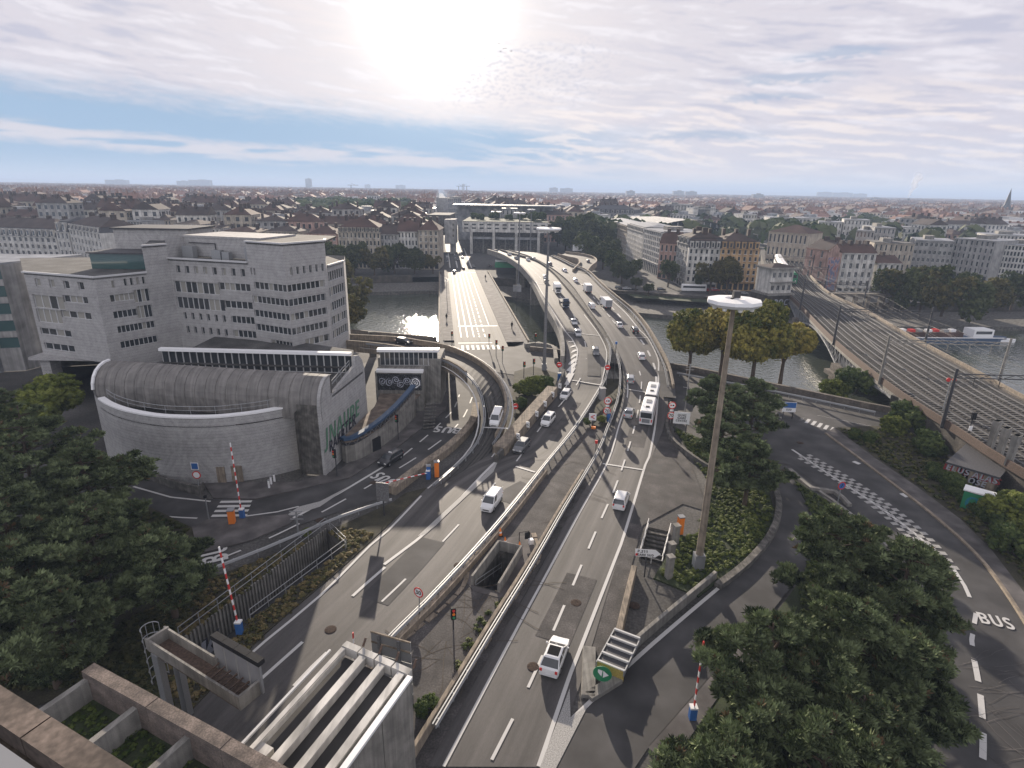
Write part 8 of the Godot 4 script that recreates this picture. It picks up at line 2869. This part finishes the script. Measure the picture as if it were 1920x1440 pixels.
	var far := [["taxi",M.car_black,bp(5.5,106),1.0,"dark van waiting at the far end of the straight bridge"],["hatch",M.car_black,bp(9.5,118),1.0,"black car left at the far crossroads"],["sedan",M.car_black,bp(14.0,124),-1.0,"black car in the middle of the far crossroads"],["suv",M.car_black,bp(21.0,126),1.0,"black car right at the far crossroads under the sign"],["hatch",M.car_black,bp(3.4,140),-1.0,"dark car queueing on the left kerb of the far street"],["suv",M.car_black,bp(3.4,150),-1.0,"dark car second in the queue on the far street"],["hatch",M.car_silver,bp(3.4,160),-1.0,"light car third in the queue on the far street"],["van",M.car_black,bp(7.5,148),-1.0,"dark van in the second lane of the far street"],["hatch",M.car_black,bp(7.5,162),-1.0,"black car behind the van of the far street"],["sedan",M.car_silver,bp(10.5,156),1.0,"silver car driving off along the far street"]]
	for q in far:
		put_car(car(q[0],q[1]),q[2],BV * q[3],q[4])
	var parked := [["hatch",M.car_red,V(64.5,0,-193.5),"red parked car in front of the hotel"],["mpv",M.car_red,V(66.7,0,-193.7),"second red parked vehicle in front of the hotel, with a high roof"],["hatch",M.car_grey,V(69.8,0,-189.8),"grey car parked before the ochre hotel front"],["suv",M.car_grey,V(72.1,0,-189),"dark car parked before the hotel arcade"],["hatch",M.car_silver,V(74.4,0,-188.2),"silver car parked at the right of the arcade"],["hatch",M.car_grey,V(35.2,0,-196),"grey car parked on the far quay below the loop ramp"],["sedan",M.car_silver,V(37.6,0,-194),"silver car parked on the far quay below the loop ramp"],["suv",M.car_black,V(48.8,0,-193),"black car parked on the far quay left of the hotel"]]
	for q in parked:
		put_car(car(q[0],q[1]),q[2],V(1,0,0.12),q[3])
	var cb := thing("coach","white coach parked by the hotel corner","bus")
	var cm := MB.new()
	cm.sweep([Vector2(-1.25,0.3),Vector2(1.25,0.3),Vector2(1.25,2.9),Vector2(0.9,3.2),Vector2(-0.9,3.2),Vector2(-1.25,2.9)],[V(0,0,5.5),V(0,0,-5.5)])
	part("body",cm,M.white,cb)
	for s in [-1.0,1.0]:
		small(cb,"side_window",V(s * 1.24,2.1,0),Vector3(0.06,0.9,10.0),M.glass)
		for z in [3.6,-3.4]:
			wheel(cb,V(s * 1.08,0.48,z),0.48,0.3)
	cb.transform = Transform3D(Basis(Vector3.UP,1.5).scaled(Vector3.ONE * 0.72),V(59.4,0,-193))
	var bt := thing("barge","long dark blue barge with a white cabin moored on the far quay","boat",V(106.4,-3,-140.9),0.04)
	var hm := MB.new()
	var hull := PackedVector2Array([Vector2(-15,-2.2),Vector2(12,-2.2),Vector2(16,0),Vector2(12,2.2),Vector2(-15,2.2)])
	hm.prism(hull,-0.6,1.3)
	part("hull",hm,M.blue_metal,bt)
	small(bt,"cabin",V(8.5,2.3,0),Vector3(5.0,2.0,3.4),M.white)
	small(bt,"deckhouse",V(-4.5,1.9,0),Vector3(16.0,1.2,3.2),M.tile)
	small(bt,"cabin_window",V(8.5,2.6,1.72),Vector3(4.0,0.7,0.05),M.glass)
	small(bt,"rail",V(0,1.42,2.15),Vector3(27.0,0.2,0.1),M.white)
	for k in 7:
		small(bt,"deck_crate",V(-11.0 + k * 2.1,2.8,0.4 * (k % 2)),Vector3(1.3,0.6,1.2),[M.white,M.red,M.galvanised][k % 3])
	var b2 := thing("barge","low dark houseboat with a white deck moored below the loop ramp","boat",V(36.6,-2.4,-194.4),0.1)
	hm = MB.new()
	hm.prism(PackedVector2Array([Vector2(-8,-2),Vector2(7,-2),Vector2(9.5,0),Vector2(7,2),Vector2(-8,2)]),0,1.2)
	part("hull",hm,M.black,b2)
	small(b2,"deck",V(-0.5,1.3,0),Vector3(13.5,0.2,3.4),M.white)
	small(b2,"cabin",V(1.5,2.0,0),Vector3(6.0,1.3,2.6),M.black)
	var b3 := thing("dinghy","small white motor boat by the stern of the barge","boat",V(121.6,-3,-141.3),0.1)
	hm = MB.new()
	hm.prism(PackedVector2Array([Vector2(-3,-1),Vector2(2,-1),Vector2(3.4,0),Vector2(2,1),Vector2(-3,1)]),-0.2,0.7)
	part("hull",hm,M.white,b3)
	small(b3,"seat",V(-0.6,0.9,0),Vector3(1.4,0.4,1.4),M.zinc)
func mast(label: String,at: Vector3,h: float,r: float,disc: float,m: Material) -> void:
	var t := thing("high_mast_lamp",label,"lamp",at)
	var pm := MB.new()
	pm.tube([V(0,0.9,0),V(0,h * 0.5,0),V(0,h,0)],r,r * 0.5,12)
	part("mast",pm,m,t)
	var bm := MB.new()
	bm.box(V(0,0.75,0),Vector3(r * 2.6,1.5,r * 2.4))
	part("base_box",bm,M.zinc,t)
	var dm := MB.new()
	dm.lathe(V(0,h - 0.1,0),[[0.3,0.0],[disc * 0.86,0.05],[disc,0.28],[disc * 0.98,0.52],[disc * 0.36,0.62],[0.3,0.45]],10)
	part("lamp_ring",dm,M.white,t)
	var hm := MB.new()
	hm.box(V(0.1,h + 0.8,0),Vector3(0.5,0.5,0.4))
	hm.bar(V(-0.3,h + 0.45,0),V(0.35,h + 0.75,0.1),0.14,0.14)
	part("winch_head",hm,M.dark_metal,t)
	for k in 8:
		var lm := MB.new()
		var a := TAU * k / 8.0
		lm.lathe(V(cos(a) * disc * 0.7,h - 0.28,sin(a) * disc * 0.7),[[0.14,0.0],[0.2,0.2]],8)
		part("lamp",lm,M.lamp_glass,t)
func post(t: Node3D,h: float,r := 0.05,m: Material = null) -> void:
	var pm := MB.new()
	pm.tube([V(0,0,0),V(0,h,0)],r,r,6)
	part("post",pm,m if m else M.galvanised,t)
func text_on(t: Node3D,s: String,at: Vector3,size: float,m: Material,turn := 0.0) -> void:
	var tm := TextMesh.new()
	var f := SystemFont.new()
	f.font_names = PackedStringArray(["Droid Sans"])
	f.font_weight = 700
	tm.font = f
	tm.text = s
	tm.font_size = 48
	tm.pixel_size = size / 36.0
	tm.depth = 0.008
	var o := part("lettering",tm,m,t)
	o.transform = Transform3D(Basis(Vector3.UP,turn),at)
func round_sign(t: Node3D,y: float,r: float,rim: Material,face: Material,txt: String,z := 0.06) -> void:
	var dm := MB.new()
	dm.tube([V(0,y,z),V(0,y,z + 0.03)],r,r,20)
	var o := part("sign_rim",dm,rim,t)
	var fm := MB.new()
	fm.tube([V(0,y,z + 0.028),V(0,y,z + 0.036)],r * 0.76,r * 0.76,20)
	part("sign_face",fm,face,o)
	if txt == "-":
		var bm := MB.new()
		bm.box(V(0,y,z + 0.045),Vector3(r * 1.1,r * 0.3,0.01))
		part("bar",bm,M.white,o)
	elif txt:
		text_on(t,txt,V(0,y,z + 0.044),r * 0.85,M.black)
func traffic_light(label: String,at: Vector3,turn := 0.0,h := 3.4) -> void:
	var t := thing("traffic_light",label,"traffic light",at,turn)
	post(t,h,0.06,M.dark_metal)
	var hm := MB.new()
	hm.box(V(0,h - 0.35,0.12),Vector3(0.36,1.0,0.26))
	part("head",hm,M.black,t)
	for k in 3:
		var lm := MB.new()
		lm.tube([V(0,h - 0.05 - 0.3 * k,0.25),V(0,h - 0.05 - 0.3 * k,0.30)],0.11,0.11,8)
		part("lens",lm,[M.red,M.orange,M.green][k],t)
func cone(label: String,at: Vector3) -> void:
	var t := thing("traffic_cone",label,"traffic cone",at)
	var bm := MB.new()
	bm.box(V(0,0.03,0),Vector3(0.5,0.06,0.5))
	part("base",bm,M.rubber,t)
	var cm := MB.new()
	cm.lathe(V(0,0.06,0),[[0.2,0.0],[0.04,0.75]],10)
	part("body",cm,M.orange,t)
	var sm := MB.new()
	sm.lathe(V(0,0.3,0),[[0.158,0.0],[0.12,0.16]],10)
	part("stripe",sm,M.white,t)
func board(label: String,cat: String,at: Vector3,turn: float,w: float,h: float,y: float,face: Material,lines: Array,posts := 2) -> Node3D:
	var t := thing("sign_board",label,cat,at,turn)
	for k in posts:
		var pm := MB.new()
		var x := 0.0 if posts == 1 else lerpf(-w * 0.35,w * 0.35,k / float(posts - 1))
		pm.tube([V(x,0,-0.06),V(x,y + h * 0.5,-0.06)],0.07,0.07,6)
		part("post",pm,M.dark_metal,t)
	var bm := MB.new()
	bm.box(V(0,y,0),Vector3(w,h,0.06))
	part("panel",bm,face,t)
	for i in lines.size():
		text_on(t,lines[i][0],V(0,y + lines[i][1],0.04),lines[i][2],M[lines[i][3]])
	return t
func person(label: String,at: Vector3,turn: float,top: Material,stride := 0.2) -> void:
	var t := thing("person",label,"person",at,turn)
	var mb := MB.new()
	var f := func(p: Vector3,c: Array) -> float:
		var d: float = 10.0
		for q in c:
			var ab: Vector3 = q[1] - q[0]
			var k: float = clampf((p - q[0]).dot(ab) / ab.length_squared(),0.0,1.0)
			var e: float = p.distance_to(q[0] + ab * k) - lerpf(q[2],q[3],k)
			var h: float = maxf(0.05 - absf(d - e),0.0) / 0.05
			d = minf(d,e) - h * h * 0.0125
		return d
	var c := [[V(0,0.95,0),V(0,1.38,0),0.14,0.15],[V(0,1.38,0),V(0,1.52,0.01),0.07,0.06],[V(0,1.62,0.02),V(0,1.66,0.02),0.10,0.105],[V(-0.09,0.92,0),V(-0.1,0.48,stride * 0.6),0.095,0.065],[V(-0.1,0.48,stride * 0.6),V(-0.1,0.06,stride * 0.7),0.06,0.045],[V(-0.1,0.05,stride * 0.7),V(-0.1,0.04,stride * 0.7 + 0.16),0.045,0.04],[V(0.09,0.92,0),V(0.1,0.48,-stride * 0.4),0.095,0.065],[V(0.1,0.48,-stride * 0.4),V(0.1,0.06,-stride),0.06,0.045],[V(0.1,0.05,-stride),V(0.1,0.04,0.16 - stride),0.045,0.04],[V(-0.18,1.40,0),V(-0.24,1.10,-stride * 0.5),0.055,0.045],[V(-0.24,1.10,-stride * 0.5),V(-0.22,0.84,0.02),0.04,0.035],[V(0.18,1.40,0),V(0.24,1.10,stride * 0.5),0.055,0.045],[V(0.24,1.10,stride * 0.5),V(0.22,0.86,stride * 0.8),0.04,0.035],[V(-0.18,1.4,0),V(0.18,1.4,0),0.06,0.06]]
	var s := 0.045
	var nx := 17
	var ny := 42
	var nz := 17
	var o := V(-nx * s * 0.5,-0.04,-nz * s * 0.5)
	var val := PackedFloat32Array()
	val.resize(nx * ny * nz)
	for z in nz:
		for y in ny:
			for x in nx:
				val[x + nx * (y + ny * z)] = f.call(o + V(x,y,z) * s,c)
	var cell := {}
	for z in nz - 1:
		for y in ny - 1:
			for x in nx - 1:
				var sum := Vector3.ZERO
				var n := 0
				for e in [[0,1],[2,3],[4,5],[6,7],[0,2],[1,3],[4,6],[5,7],[0,4],[1,5],[2,6],[3,7]]:
					var a := Vector3i(x + (e[0] & 1),y + ((e[0] >> 1) & 1),z + (e[0] >> 2))
					var b := Vector3i(x + (e[1] & 1),y + ((e[1] >> 1) & 1),z + (e[1] >> 2))
					var va := val[a.x + nx * (a.y + ny * a.z)]
					var vb := val[b.x + nx * (b.y + ny * b.z)]
					if (va < 0) != (vb < 0):
						sum += Vector3(a).lerp(Vector3(b),va / (va - vb))
						n += 1
				if n:
					cell[Vector3i(x,y,z)] = o + sum / n * s
	for k in cell:
		var va := val[k.x + nx * (k.y + ny * k.z)]
		for ax in 3:
			var st: Vector3i = [Vector3i(1,0,0),Vector3i(0,1,0),Vector3i(0,0,1)][ax]
			var q: Vector3i = k + st
			var vb := val[q.x + nx * (q.y + ny * q.z)]
			if (va < 0) == (vb < 0):
				continue
			var u: Vector3i = [Vector3i(0,1,0),Vector3i(0,0,1),Vector3i(1,0,0)][ax]
			var w: Vector3i = [Vector3i(0,0,1),Vector3i(1,0,0),Vector3i(0,1,0)][ax]
			if cell.has(k - u) and cell.has(k - w) and cell.has(k - u - w):
				if va < 0:
					mb.quad(cell[k - u - w],cell[k - w],cell[k],cell[k - u])
				else:
					mb.quad(cell[k - u - w],cell[k - u],cell[k],cell[k - w])
	part("body",mb,M.black,t)
	var jm := MB.new()
	jm.lathe(V(0,0.88,0),[[0.175,0.0],[0.185,0.2],[0.2,0.42],[0.17,0.56],[0.07,0.63]],10)
	part("jacket",jm,top,t)
	var hm := MB.new()
	hm.lathe(V(0,1.62,0.0),[[0.118,0.0],[0.122,0.08],[0.08,0.15],[0.0,0.17]],10)
	part("hair",hm,M.black,t)
func make_furniture() -> void:
	mast("tall tapering lamp mast with a white ten-sided head on the grass island",V(16.39,0,-43.1),23.1,0.33,2.0,M.concrete_tan)
	mast("tall dark lamp mast at the junction, nearest the viaduct parapet",V(5.7,0,-100.2),24.61,0.32,2.1,M.steel)
	mast("thin far lamp mast on the far bank left of the viaduct",V(1.6,0,-193.6),23.61,0.35,2.0,M.steel)
	mast("thin far lamp mast right of the station",V(7.9,0,-292.5),21.65,0.35,2.0,M.steel)
	for q in [[[V(16.7,1.3,-91.4)][0],6.5,"blue-headed post on the grassy tip of the median"],[[V(10.67,0,-67)][0],1.2,"short post with an orange ball on the outbound guard rail"]]:
		var t := thing("lamp_post",q[2],"lamp post",q[0])
		post(t,q[1],0.06,M.dark_metal)
		var hm := MB.new()
		hm.box(V(0,q[1],0),Vector3(0.3,0.4,0.25))
		part("head",hm,M.blue if q[1] > 3 else M.red,t)
	for q in [[V(25.1,0,-79),8.0,"grey lamp post between the viaduct end and the quay trees"],[V(-19.67,0,-47.06),2.6,"aerial mast with cross bars by the sunken passage"],[V(-19.7,0,-171.7),6.0,"lamp post by the far end of the straight bridge"]]:
		var t := thing("lamp_post",q[2],"lamp post",q[0])
		post(t,q[1],0.08)
		for k in 3:
			var am := MB.new()
			var y: float = q[1] - 0.4 * k
			am.bar(V(-0.6,y,0),V(0.6,y,0),0.06,0.06)
			part("cross_bar",am,M.galvanised,t)
	for q in [[[V(13.5,0.3,-77.2)][0],"tall twin round signs on the grassy tip of the median","70"],[[V(22.3,0.2,-76.1)][0],"twin round signs at the end of the right parapet","70"]]:
		var t := thing("road_sign",q[1],"road sign",q[0])
		post(t,3.1)
		round_sign(t,2.7,0.55,M.red,M.white,"")
		small(t,"car_symbol",V(-0.16,2.7,0.11),Vector3(0.22,0.2,0.01),M.red)
		small(t,"car_symbol",V(0.16,2.7,0.11),Vector3(0.22,0.2,0.01),M.black)
		round_sign(t,1.2,0.55,M.red,M.white,q[2])
		small(t,"plate",V(0,1.95,0.08),Vector3(0.5,0.25,0.03),M.white)
	for q in [[V(-6.89,0,-37.5),1.5,"round 30 sign on the inbound edge of the median","30",M.white,-0.5],[[V(7.7,1.3,-91.7)][0],2.6,"red no-entry sign beside the left viaduct parapet","-",M.red,0.0],[[V(15.3,1.1,-89.9)][0],3.0,"red no-entry sign on the inbound side of the median tip","-",M.red,0.0],[V(0.5,0,-77.1),2.0,"red no-entry sign on the bank beside the ramp","-",M.red,0.3],[V(34.58,0,-54.66),2.2,"round no-stopping sign at the wedge island","/",M.blue,0.2],[V(-32.78,0,-54.68),2.2,"round red-rimmed sign before the drum building","",M.white,0.0]]:
		var t := thing("road_sign",q[2],"road sign",q[0],q[5])
		post(t,q[1])
		round_sign(t,q[1],0.45,M.red,q[4],q[3])
	var t := thing("road_sign","square blue parking sign above the round sign by the drum building","road sign",V(-33.06,0,-54.78) + V(0,0,-0.3))
	post(t,3.3)
	small(t,"panel",V(0,3.0,0.06),Vector3(0.8,0.8,0.03),M.white)
	small(t,"blue_field",V(0,3.0,0.08),Vector3(0.66,0.66,0.02),M.blue)
	t = thing("direction_sign","white arrow-shaped direction sign at the foot of the stair well","direction sign",V(11.48,0,-41.8),-0.1)
	post(t,2.3,0.06,M.dark_metal)
	var am := MB.new()
	var ap := [V(-0.95,2.05,0.06),V(0.7,2.05,0.06),V(1.15,2.4,0.06),V(0.7,2.75,0.06),V(-0.95,2.75,0.06)]
	for i in range(1,4):
		am.tri(ap[0],ap[i],ap[i + 1])
		am.tri(ap[0] - V(0,0,0.04),ap[i + 1] - V(0,0,0.04),ap[i] - V(0,0,0.04))
	part("arrow_panel",am,M.white,t)
	text_on(t,"P.211",V(-0.35,2.55,0.075),0.26,M.black)
	text_on(t,"GARE SUD",V(-0.1,2.22,0.075),0.22,M.black)
	small(t,"field",V(-0.82,2.22,0.07),Vector3(0.2,0.24,0.01),M.red)
	board("white direction board below the twin signs at the right parapet","sign",V(22.89,0,-73.09),-0.2,2.1,1.7,2.2,M.white,[["QUAI",0.4,0.34,"black"],["GARE",0.0,0.34,"black"],["CENTRE",-0.4,0.3,"black"]])
	board("blue and white direction board by the riverside road","sign",V(40.1,0,-79.1),-0.1,1.9,1.5,1.8,M.white,[["SUD",-0.4,0.3,"black"]])
	small(get_node("sign_board_001"),"blue_field",V(0,2.1,0.045),Vector3(1.8,0.8,0.02),M.blue)
	board("grey back of a tall sign on a thick post at the street corner","sign",V(-12.49,0,-50.75),-0.2,1.3,2.0,2.7,M.steel,[],1)
	board("blue sign beside the river bridge parapet","sign",bp(20.5,32),0.0,2.2,1.8,6.0,M.zinc,[],1)
	board("dark back of a wide sign at the far crossroads","sign",bp(26,128),0.0,4.2,3.2,5.4,M.dark_metal,[],1)
	board("white gantry board over the loop ramp","sign",V(28,0,-260.8),0.2,5.0,2.6,7.2,M.white,[],2)
	for k in 6:
		var p: Vector3 = [V(-0.01,0.2,-67.57),V(7.8,1.6,-88)][0].lerp([V(-0.01,0.2,-67.57),V(7.8,1.6,-88)][1],(k + 0.3) / 6.0)
		board("white chevron board on the dark wall, %s" % ["first from the gore","second from the gore","third from the gore","fourth from the gore","fifth from the gore","nearest the viaduct"][k],"sign",p + V(0.5,0.1,0.2),-0.5,0.5,0.8,0.8,M.white,[["<",0.0,0.5,"black"]],1)
	var cb := board("red and white chevron board with road-work gear at the median tip","sign",V(11.13,0,-74.45),-0.15,1.0,1.0,1.6,M.white,[["<",0.0,0.9,"red"]],1)
	small(cb,"sandbag",V(0.2,0.15,0.3),Vector3(0.6,0.3,0.4),M.orange)
	t = thing("crash_cushion","yellow and black slatted crash cushion at the nose between the roads","crash cushion",V(7.6,0,-32.3),-0.5)
	for k in 4:
		small(t,"bay",V(0,0.45,-1.5 + k * 0.85),Vector3(1.7,0.9,0.7),M.dark_metal)
	for k in 5:
		small(t,"cross_bar",V(0,0.95,-1.95 + k * 0.85),Vector3(1.9,0.16,0.14),M.white_metal)
	for s in [-0.95,0.95]:
		small(t,"side_rail",V(s,0.8,-0.2),Vector3(0.08,0.34,3.6),M.galvanised)
	small(t,"nose_panel",V(0,0.55,1.52),Vector3(1.9,0.8,0.08),M.paint_yellow)
	t = thing("road_sign","green round sign with a white arrow before the crash cushion","road sign",V(6.27,0,-30.44),-0.25)
	post(t,0.9)
	round_sign(t,0.9,0.62,M.green,M.green,"")
	var tm := MB.new()
	tm.tri(V(0.05,0.62,0.11),V(0.42,0.9,0.11),V(0.05,1.2,0.11))
	tm.quad(V(-0.3,1.0,0.11),V(-0.05,0.7,0.11),V(0.0,1.2,0.11),V(-0.3,1.25,0.11))
	part("arrow",tm,M.white,t)
	for q in [[V(-26.71,0,-48.95),M.orange,1.5,0.55,"orange meter on the traffic island"],[V(16.27,0,-48.57),M.orange,1.8,0.5,"orange post-like cabinet beside the grass island"],[V(-8.35,0,-59.41),M.orange,1.8,0.5,"orange cabinet at the foot of the ramp wall"],[V(-9.2,0,-59),M.blue,1.5,0.45,"dark blue cabinet at the foot of the ramp wall"],[V(7.8,1,-91.7),M.blue,1.4,0.5,"blue cabinet by the left viaduct parapet"],[V(13.6,0.3,-76.2),M.blue,1.2,0.4,"blue box on the tip of the median"],[V(13.6,1.2,-82.9),M.galvanised,1.7,0.8,"grey signal cabinet on the inbound edge of the median"]]:
		t = thing("cabinet",q[4],"cabinet",q[0],0.2)
		small(t,"box",V(0,q[2] * 0.5,0),Vector3(q[3],q[2],q[3]),q[1])
		small(t,"cap",V(0,q[2] + 0.05,0),Vector3(q[3] + 0.1,0.1,q[3] + 0.1),M.zinc)
		small(t,"door",V(0,q[2] * 0.5,q[3] * 0.5 + 0.01),Vector3(q[3] * 0.8,q[2] * 0.8,0.02),q[1])
	t = thing("street_post","dark ball-topped post beside the zebra crossing","post",V(-29.22,0,-49.45))
	post(t,2.6)
	small(t,"ball",V(0,2.6,0),Vector3(0.24,0.24,0.24),M.black)
	cone("traffic cone nearest the inbound guard rail above the stair pit",V(-0.87,0.03,-47.66))
	cone("traffic cone at the corner of the stair pit",V(-0.39,0.03,-46.19))
	cone("traffic cone lying by the road-work frame right of the stair pit",V(0.93,0.03,-45.47))
	t = thing("road_work_frame","black folding road-work sign frame beside the stair pit","sign frame",V(1.33,0.03,-46.49),0.3)
	for s in [-0.45,0.45]:
		small(t,"leg",V(s,0.6,0),Vector3(0.06,1.2,0.06),M.black)
	small(t,"bar",V(0,1.2,0),Vector3(0.96,0.06,0.06),M.black)
	small(t,"panel",V(0.3,0.8,0.1),Vector3(0.5,0.7,0.04),M.black)
	small(t,"white_sack",V(0.6,0.25,0.3),Vector3(0.4,0.5,0.4),M.white)
	traffic_light("small traffic light alone on the cracked median",V(-4.04,0.03,-35.21),0.3,1.9)
	traffic_light("traffic light on the kerb by the hall's gable",V(-19.49,0.1,-58.82),-0.6,3.2)
	traffic_light("round-headed traffic signal on the pavement before the terrace building",V(-14.53,0.1,-69.03),-0.6,3.4)
	for q in [[V(4.6,0,-115.6),"by the mouth of the bridge near the mast"],[V(-4.8,0,-115),"at the left edge of the junction crossing"],[V(-3.2,0,-109.9),"in the middle of the junction crossing"],[V(-1.9,0,-105.5),"at the right end of the junction crossing"],[V(2,0,-95.3),"just left of the dark mast"],[V(3.7,0,-97.2),"closest to the foot of the dark mast"],[V(-12.5,0,-116.6),"on the left pavement of the bridge mouth"]]:
		traffic_light("traffic light " + q[1],q[0],0.4,3.2)
	for q in [[V(-25.93,0.1,-55.89),"white bollard nearest the kerb before the hall"],[V(-26.03,0.1,-56.72),"white bollard between the two others before the hall"],[V(-25.92,0.1,-57.34),"white bollard nearest the wall of the hall"]]:
		t = thing("bollard",q[1],"bollard",q[0])
		small(t,"body",V(0,0.45,0),Vector3(0.16,0.9,0.16),M.white)
		small(t,"cap",V(0,0.93,0),Vector3(0.2,0.08,0.2),M.zinc)
	person("person in a red jacket walking under the ramp",V(-11.9,0.1,-84.7),0.4,M.red)
	person("person in dark clothes on the left pavement of the straight bridge",bp(1.6,20,0.15),0.2,M.black)
	person("person in dark clothes on the right pavement, far end of the bridge",bp(16.2,88,0.15),0.2,M.black)
	person("person in dark clothes on the right pavement, near end of the bridge",bp(16.6,10,0.15),0.2,M.black)
	t = thing("trackside_hut","flat-roofed railway hut covered in graffiti","hut")
	var c0 := V(49.79,0,-60.3)
	var hh: float = 2.23
	var hA := V(52.65,0,-56.95)
	var u := (hA - c0).normalized()
	var bk := -u.cross(Vector3.UP)
	var W := (hA - c0).length()
	var D := 8.2
	var hm := MB.new()
	hm.wall(c0,u,W,hh,[[0.9,2.0,0.1,2.2],[W - 2.2,W - 1.5,0.1,1.5]],0.25)
	hm.wall(c0 + bk * D,-bk,D,hh,[[1.2,2.2,0.9,2.1],[4.2,5.4,0.4,2.2]],0.25)
	hm.wall(c0 + u * W,bk,D,hh,[],0.1)
	part("wall",hm,M.concrete_tan,t)
	var rm := MB.new()
	rm.box(c0 + u * W * 0.5 + bk * D * 0.5 + V(0,hh + 0.1,0),Vector3(W + 0.5,0.22,D + 0.5),Basis(u,Vector3.UP,-bk))
	part("roof",rm,M.slate,t)
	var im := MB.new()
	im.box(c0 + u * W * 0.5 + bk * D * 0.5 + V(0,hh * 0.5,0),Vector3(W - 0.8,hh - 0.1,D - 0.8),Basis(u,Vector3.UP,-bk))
	part("interior",im,M.black,t)  # solid black block paints the shade seen through the hut openings
	var fo := u.cross(Vector3.UP) * 0.03
	spray(t,"ELUS ALAS",c0 + u * W * 0.5 + V(0,hh - 0.42,0) + fo,u,0.72,"white",0.02)
	spray(t,"ELUS ALAS",c0 + u * W * 0.5 + V(0,hh - 0.45,0) + fo * 0.6,u,0.80,"red",0.02)
	spray(t,"LOSE",c0 + u * W * 0.6 + V(0,hh - 1.2,0) + fo,u,0.7,"white",0.02)
	spray(t,"DRE",c0 + u * W * 0.6 + V(0,hh - 1.9,0) + fo,u,0.7,"black",0.02)
	spray(t,"VES",c0 + bk * 4.8 + V(0,hh - 1.2,0) + (-bk).cross(Vector3.UP) * 0.03,-bk,1.1,"green",0.02)
	t = thing("shelter","white-roofed shelter with a turquoise side beside the graffiti hut","shelter",V(48.81,0,-53.49),-0.75)
	small(t,"roof",V(0,2.2,0),Vector3(3.6,0.14,1.5),M.white)
	small(t,"side",V(0,1.1,0.66),Vector3(3.4,1.9,0.08),M.green)
	spray(t,"OS",V(-0.4,1.0,0.72),Vector3.RIGHT,1.3,"blue",0.02)
	for s in [-1.6,1.6]:
		small(t,"end_wall",V(s,1.1,0),Vector3(0.1,2.1,1.3),M.galvanised)
	t = thing("market_tent","green and white tent roofs under the viaduct at the far crossroads","tent",V(-1.8,0,-229.6))
	small(t,"green_roof",V(0,3.2,0),Vector3(11,1.6,6),M.green)
	small(t,"white_roof",V(-1,4.3,-4),Vector3(9,0.5,4),M.white)
	small(t,"counter",V(0,1.2,0.5),Vector3(10,2.4,5),M.dark_metal)
	t = thing("arcade","stone arcade with pale pillars on the far quay below the railway","arcade")
	for k in 6:
		small(t,"pillar",V(95.0 + k * 4.2,0.6,-168.0 - k * 0.9),Vector3(1.0,5.2,1.0),M.stone)
	small(t,"lintel",V(105.5,3.4,-170.5),Vector3(26,0.8,2.0),M.stone)
	t = thing("graffiti","white graffiti on the far quay wall right of the straight bridge","graffiti")
	spray(t,"MOAC",V(-4.0,-3.4,-210.2),Vector3.RIGHT,3.0,"white",0.02)
	spray(t,"ROSTRA",V(7.0,-4.0,-204.6),Vector3.RIGHT,3.0,"white",0.02)
	for q in [[V(-4.5,64.4,-160),0.4],[V(-3.6,65.3,-170),1.9],[V(-3.9,60.7,-150),2.6],[V(-3.1,67.4,-180),4.0],[V(-1.6,63.8,-165),5.1]]:
		t = thing("bird","dark bird gliding below the sun glow","bird",q[0],q[1],"birds below the sun")
		var bm := MB.new()
		bm.lathe(V(0,0,0),[[0.0,-0.02],[0.07,0.0],[0.0,0.04]],6)
		bm.box(V(0,0,0),Vector3(0.08,0.06,0.36))
		part("body",bm,M.black,t)
		for s in [-1.0,1.0]:
			var wm := MB.new()
			wm.tri(V(0,0,0.12),V(s * 0.5,0.16,0.0),V(0,0,-0.1))
			wm.tri(V(0,-0.01,0.12),V(0,-0.01,-0.1),V(s * 0.5,0.15,0.0))
			part("wing",wm,M.black,t)
	loop_ramp()
func loop_ramp() -> void:
	var l := smooth([V(18.5,6.7,-184.7),V(20.8,6.8,-195),V(22.8,6.8,-204.9),V(22.9,6.9,-214),V(20.2,6.9,-220.1),V(16.8,7,-228.2)],2.0)
	var r := smooth([V(22.5,6.7,-181.6),V(25.3,6.8,-194.2),V(28.8,6.9,-207.1),V(29.6,6.9,-219.7),V(27,7,-229.7),V(20.6,6.9,-239.1)],2.0)
	var mb := MB.new()
	mb.ribbon(resample(l,30),resample(r,30))
	struct("ramp_road",mb,M.road_dark,"looping exit ramp on the far bank").position.y = 0.05
	parapet(l,"pale inner parapet of the loop ramp",0.9,0.4,M.concrete_tan,-1.2)
	parapet(r,"pale outer parapet of the loop ramp",0.9,0.4,M.concrete_tan,-1.2)
	deck("loop_ramp_deck",l,r,"concrete deck of the looping exit ramp",1.2,null,30)
	pier(l[l.size() / 2].lerp(r[r.size() / 2],0.5),5.4,0.0,1.4,1.4,0.0,"round-edged pier under the loop ramp")
	put_car(car("hatch",M.car_black),l[l.size() / 2].lerp(r[r.size() / 2],0.5),tangent(l,l[l.size() / 2]),"black car on the loop ramp")
func _ready() -> void:
	rng.seed = 7
	make_world()
	make_materials()
	make_holes()
	make_ground()
	make_roads()
	make_office()
	make_trees()
	make_railway()
	make_city()
	make_foreground()
	make_vehicles()
	make_furniture()
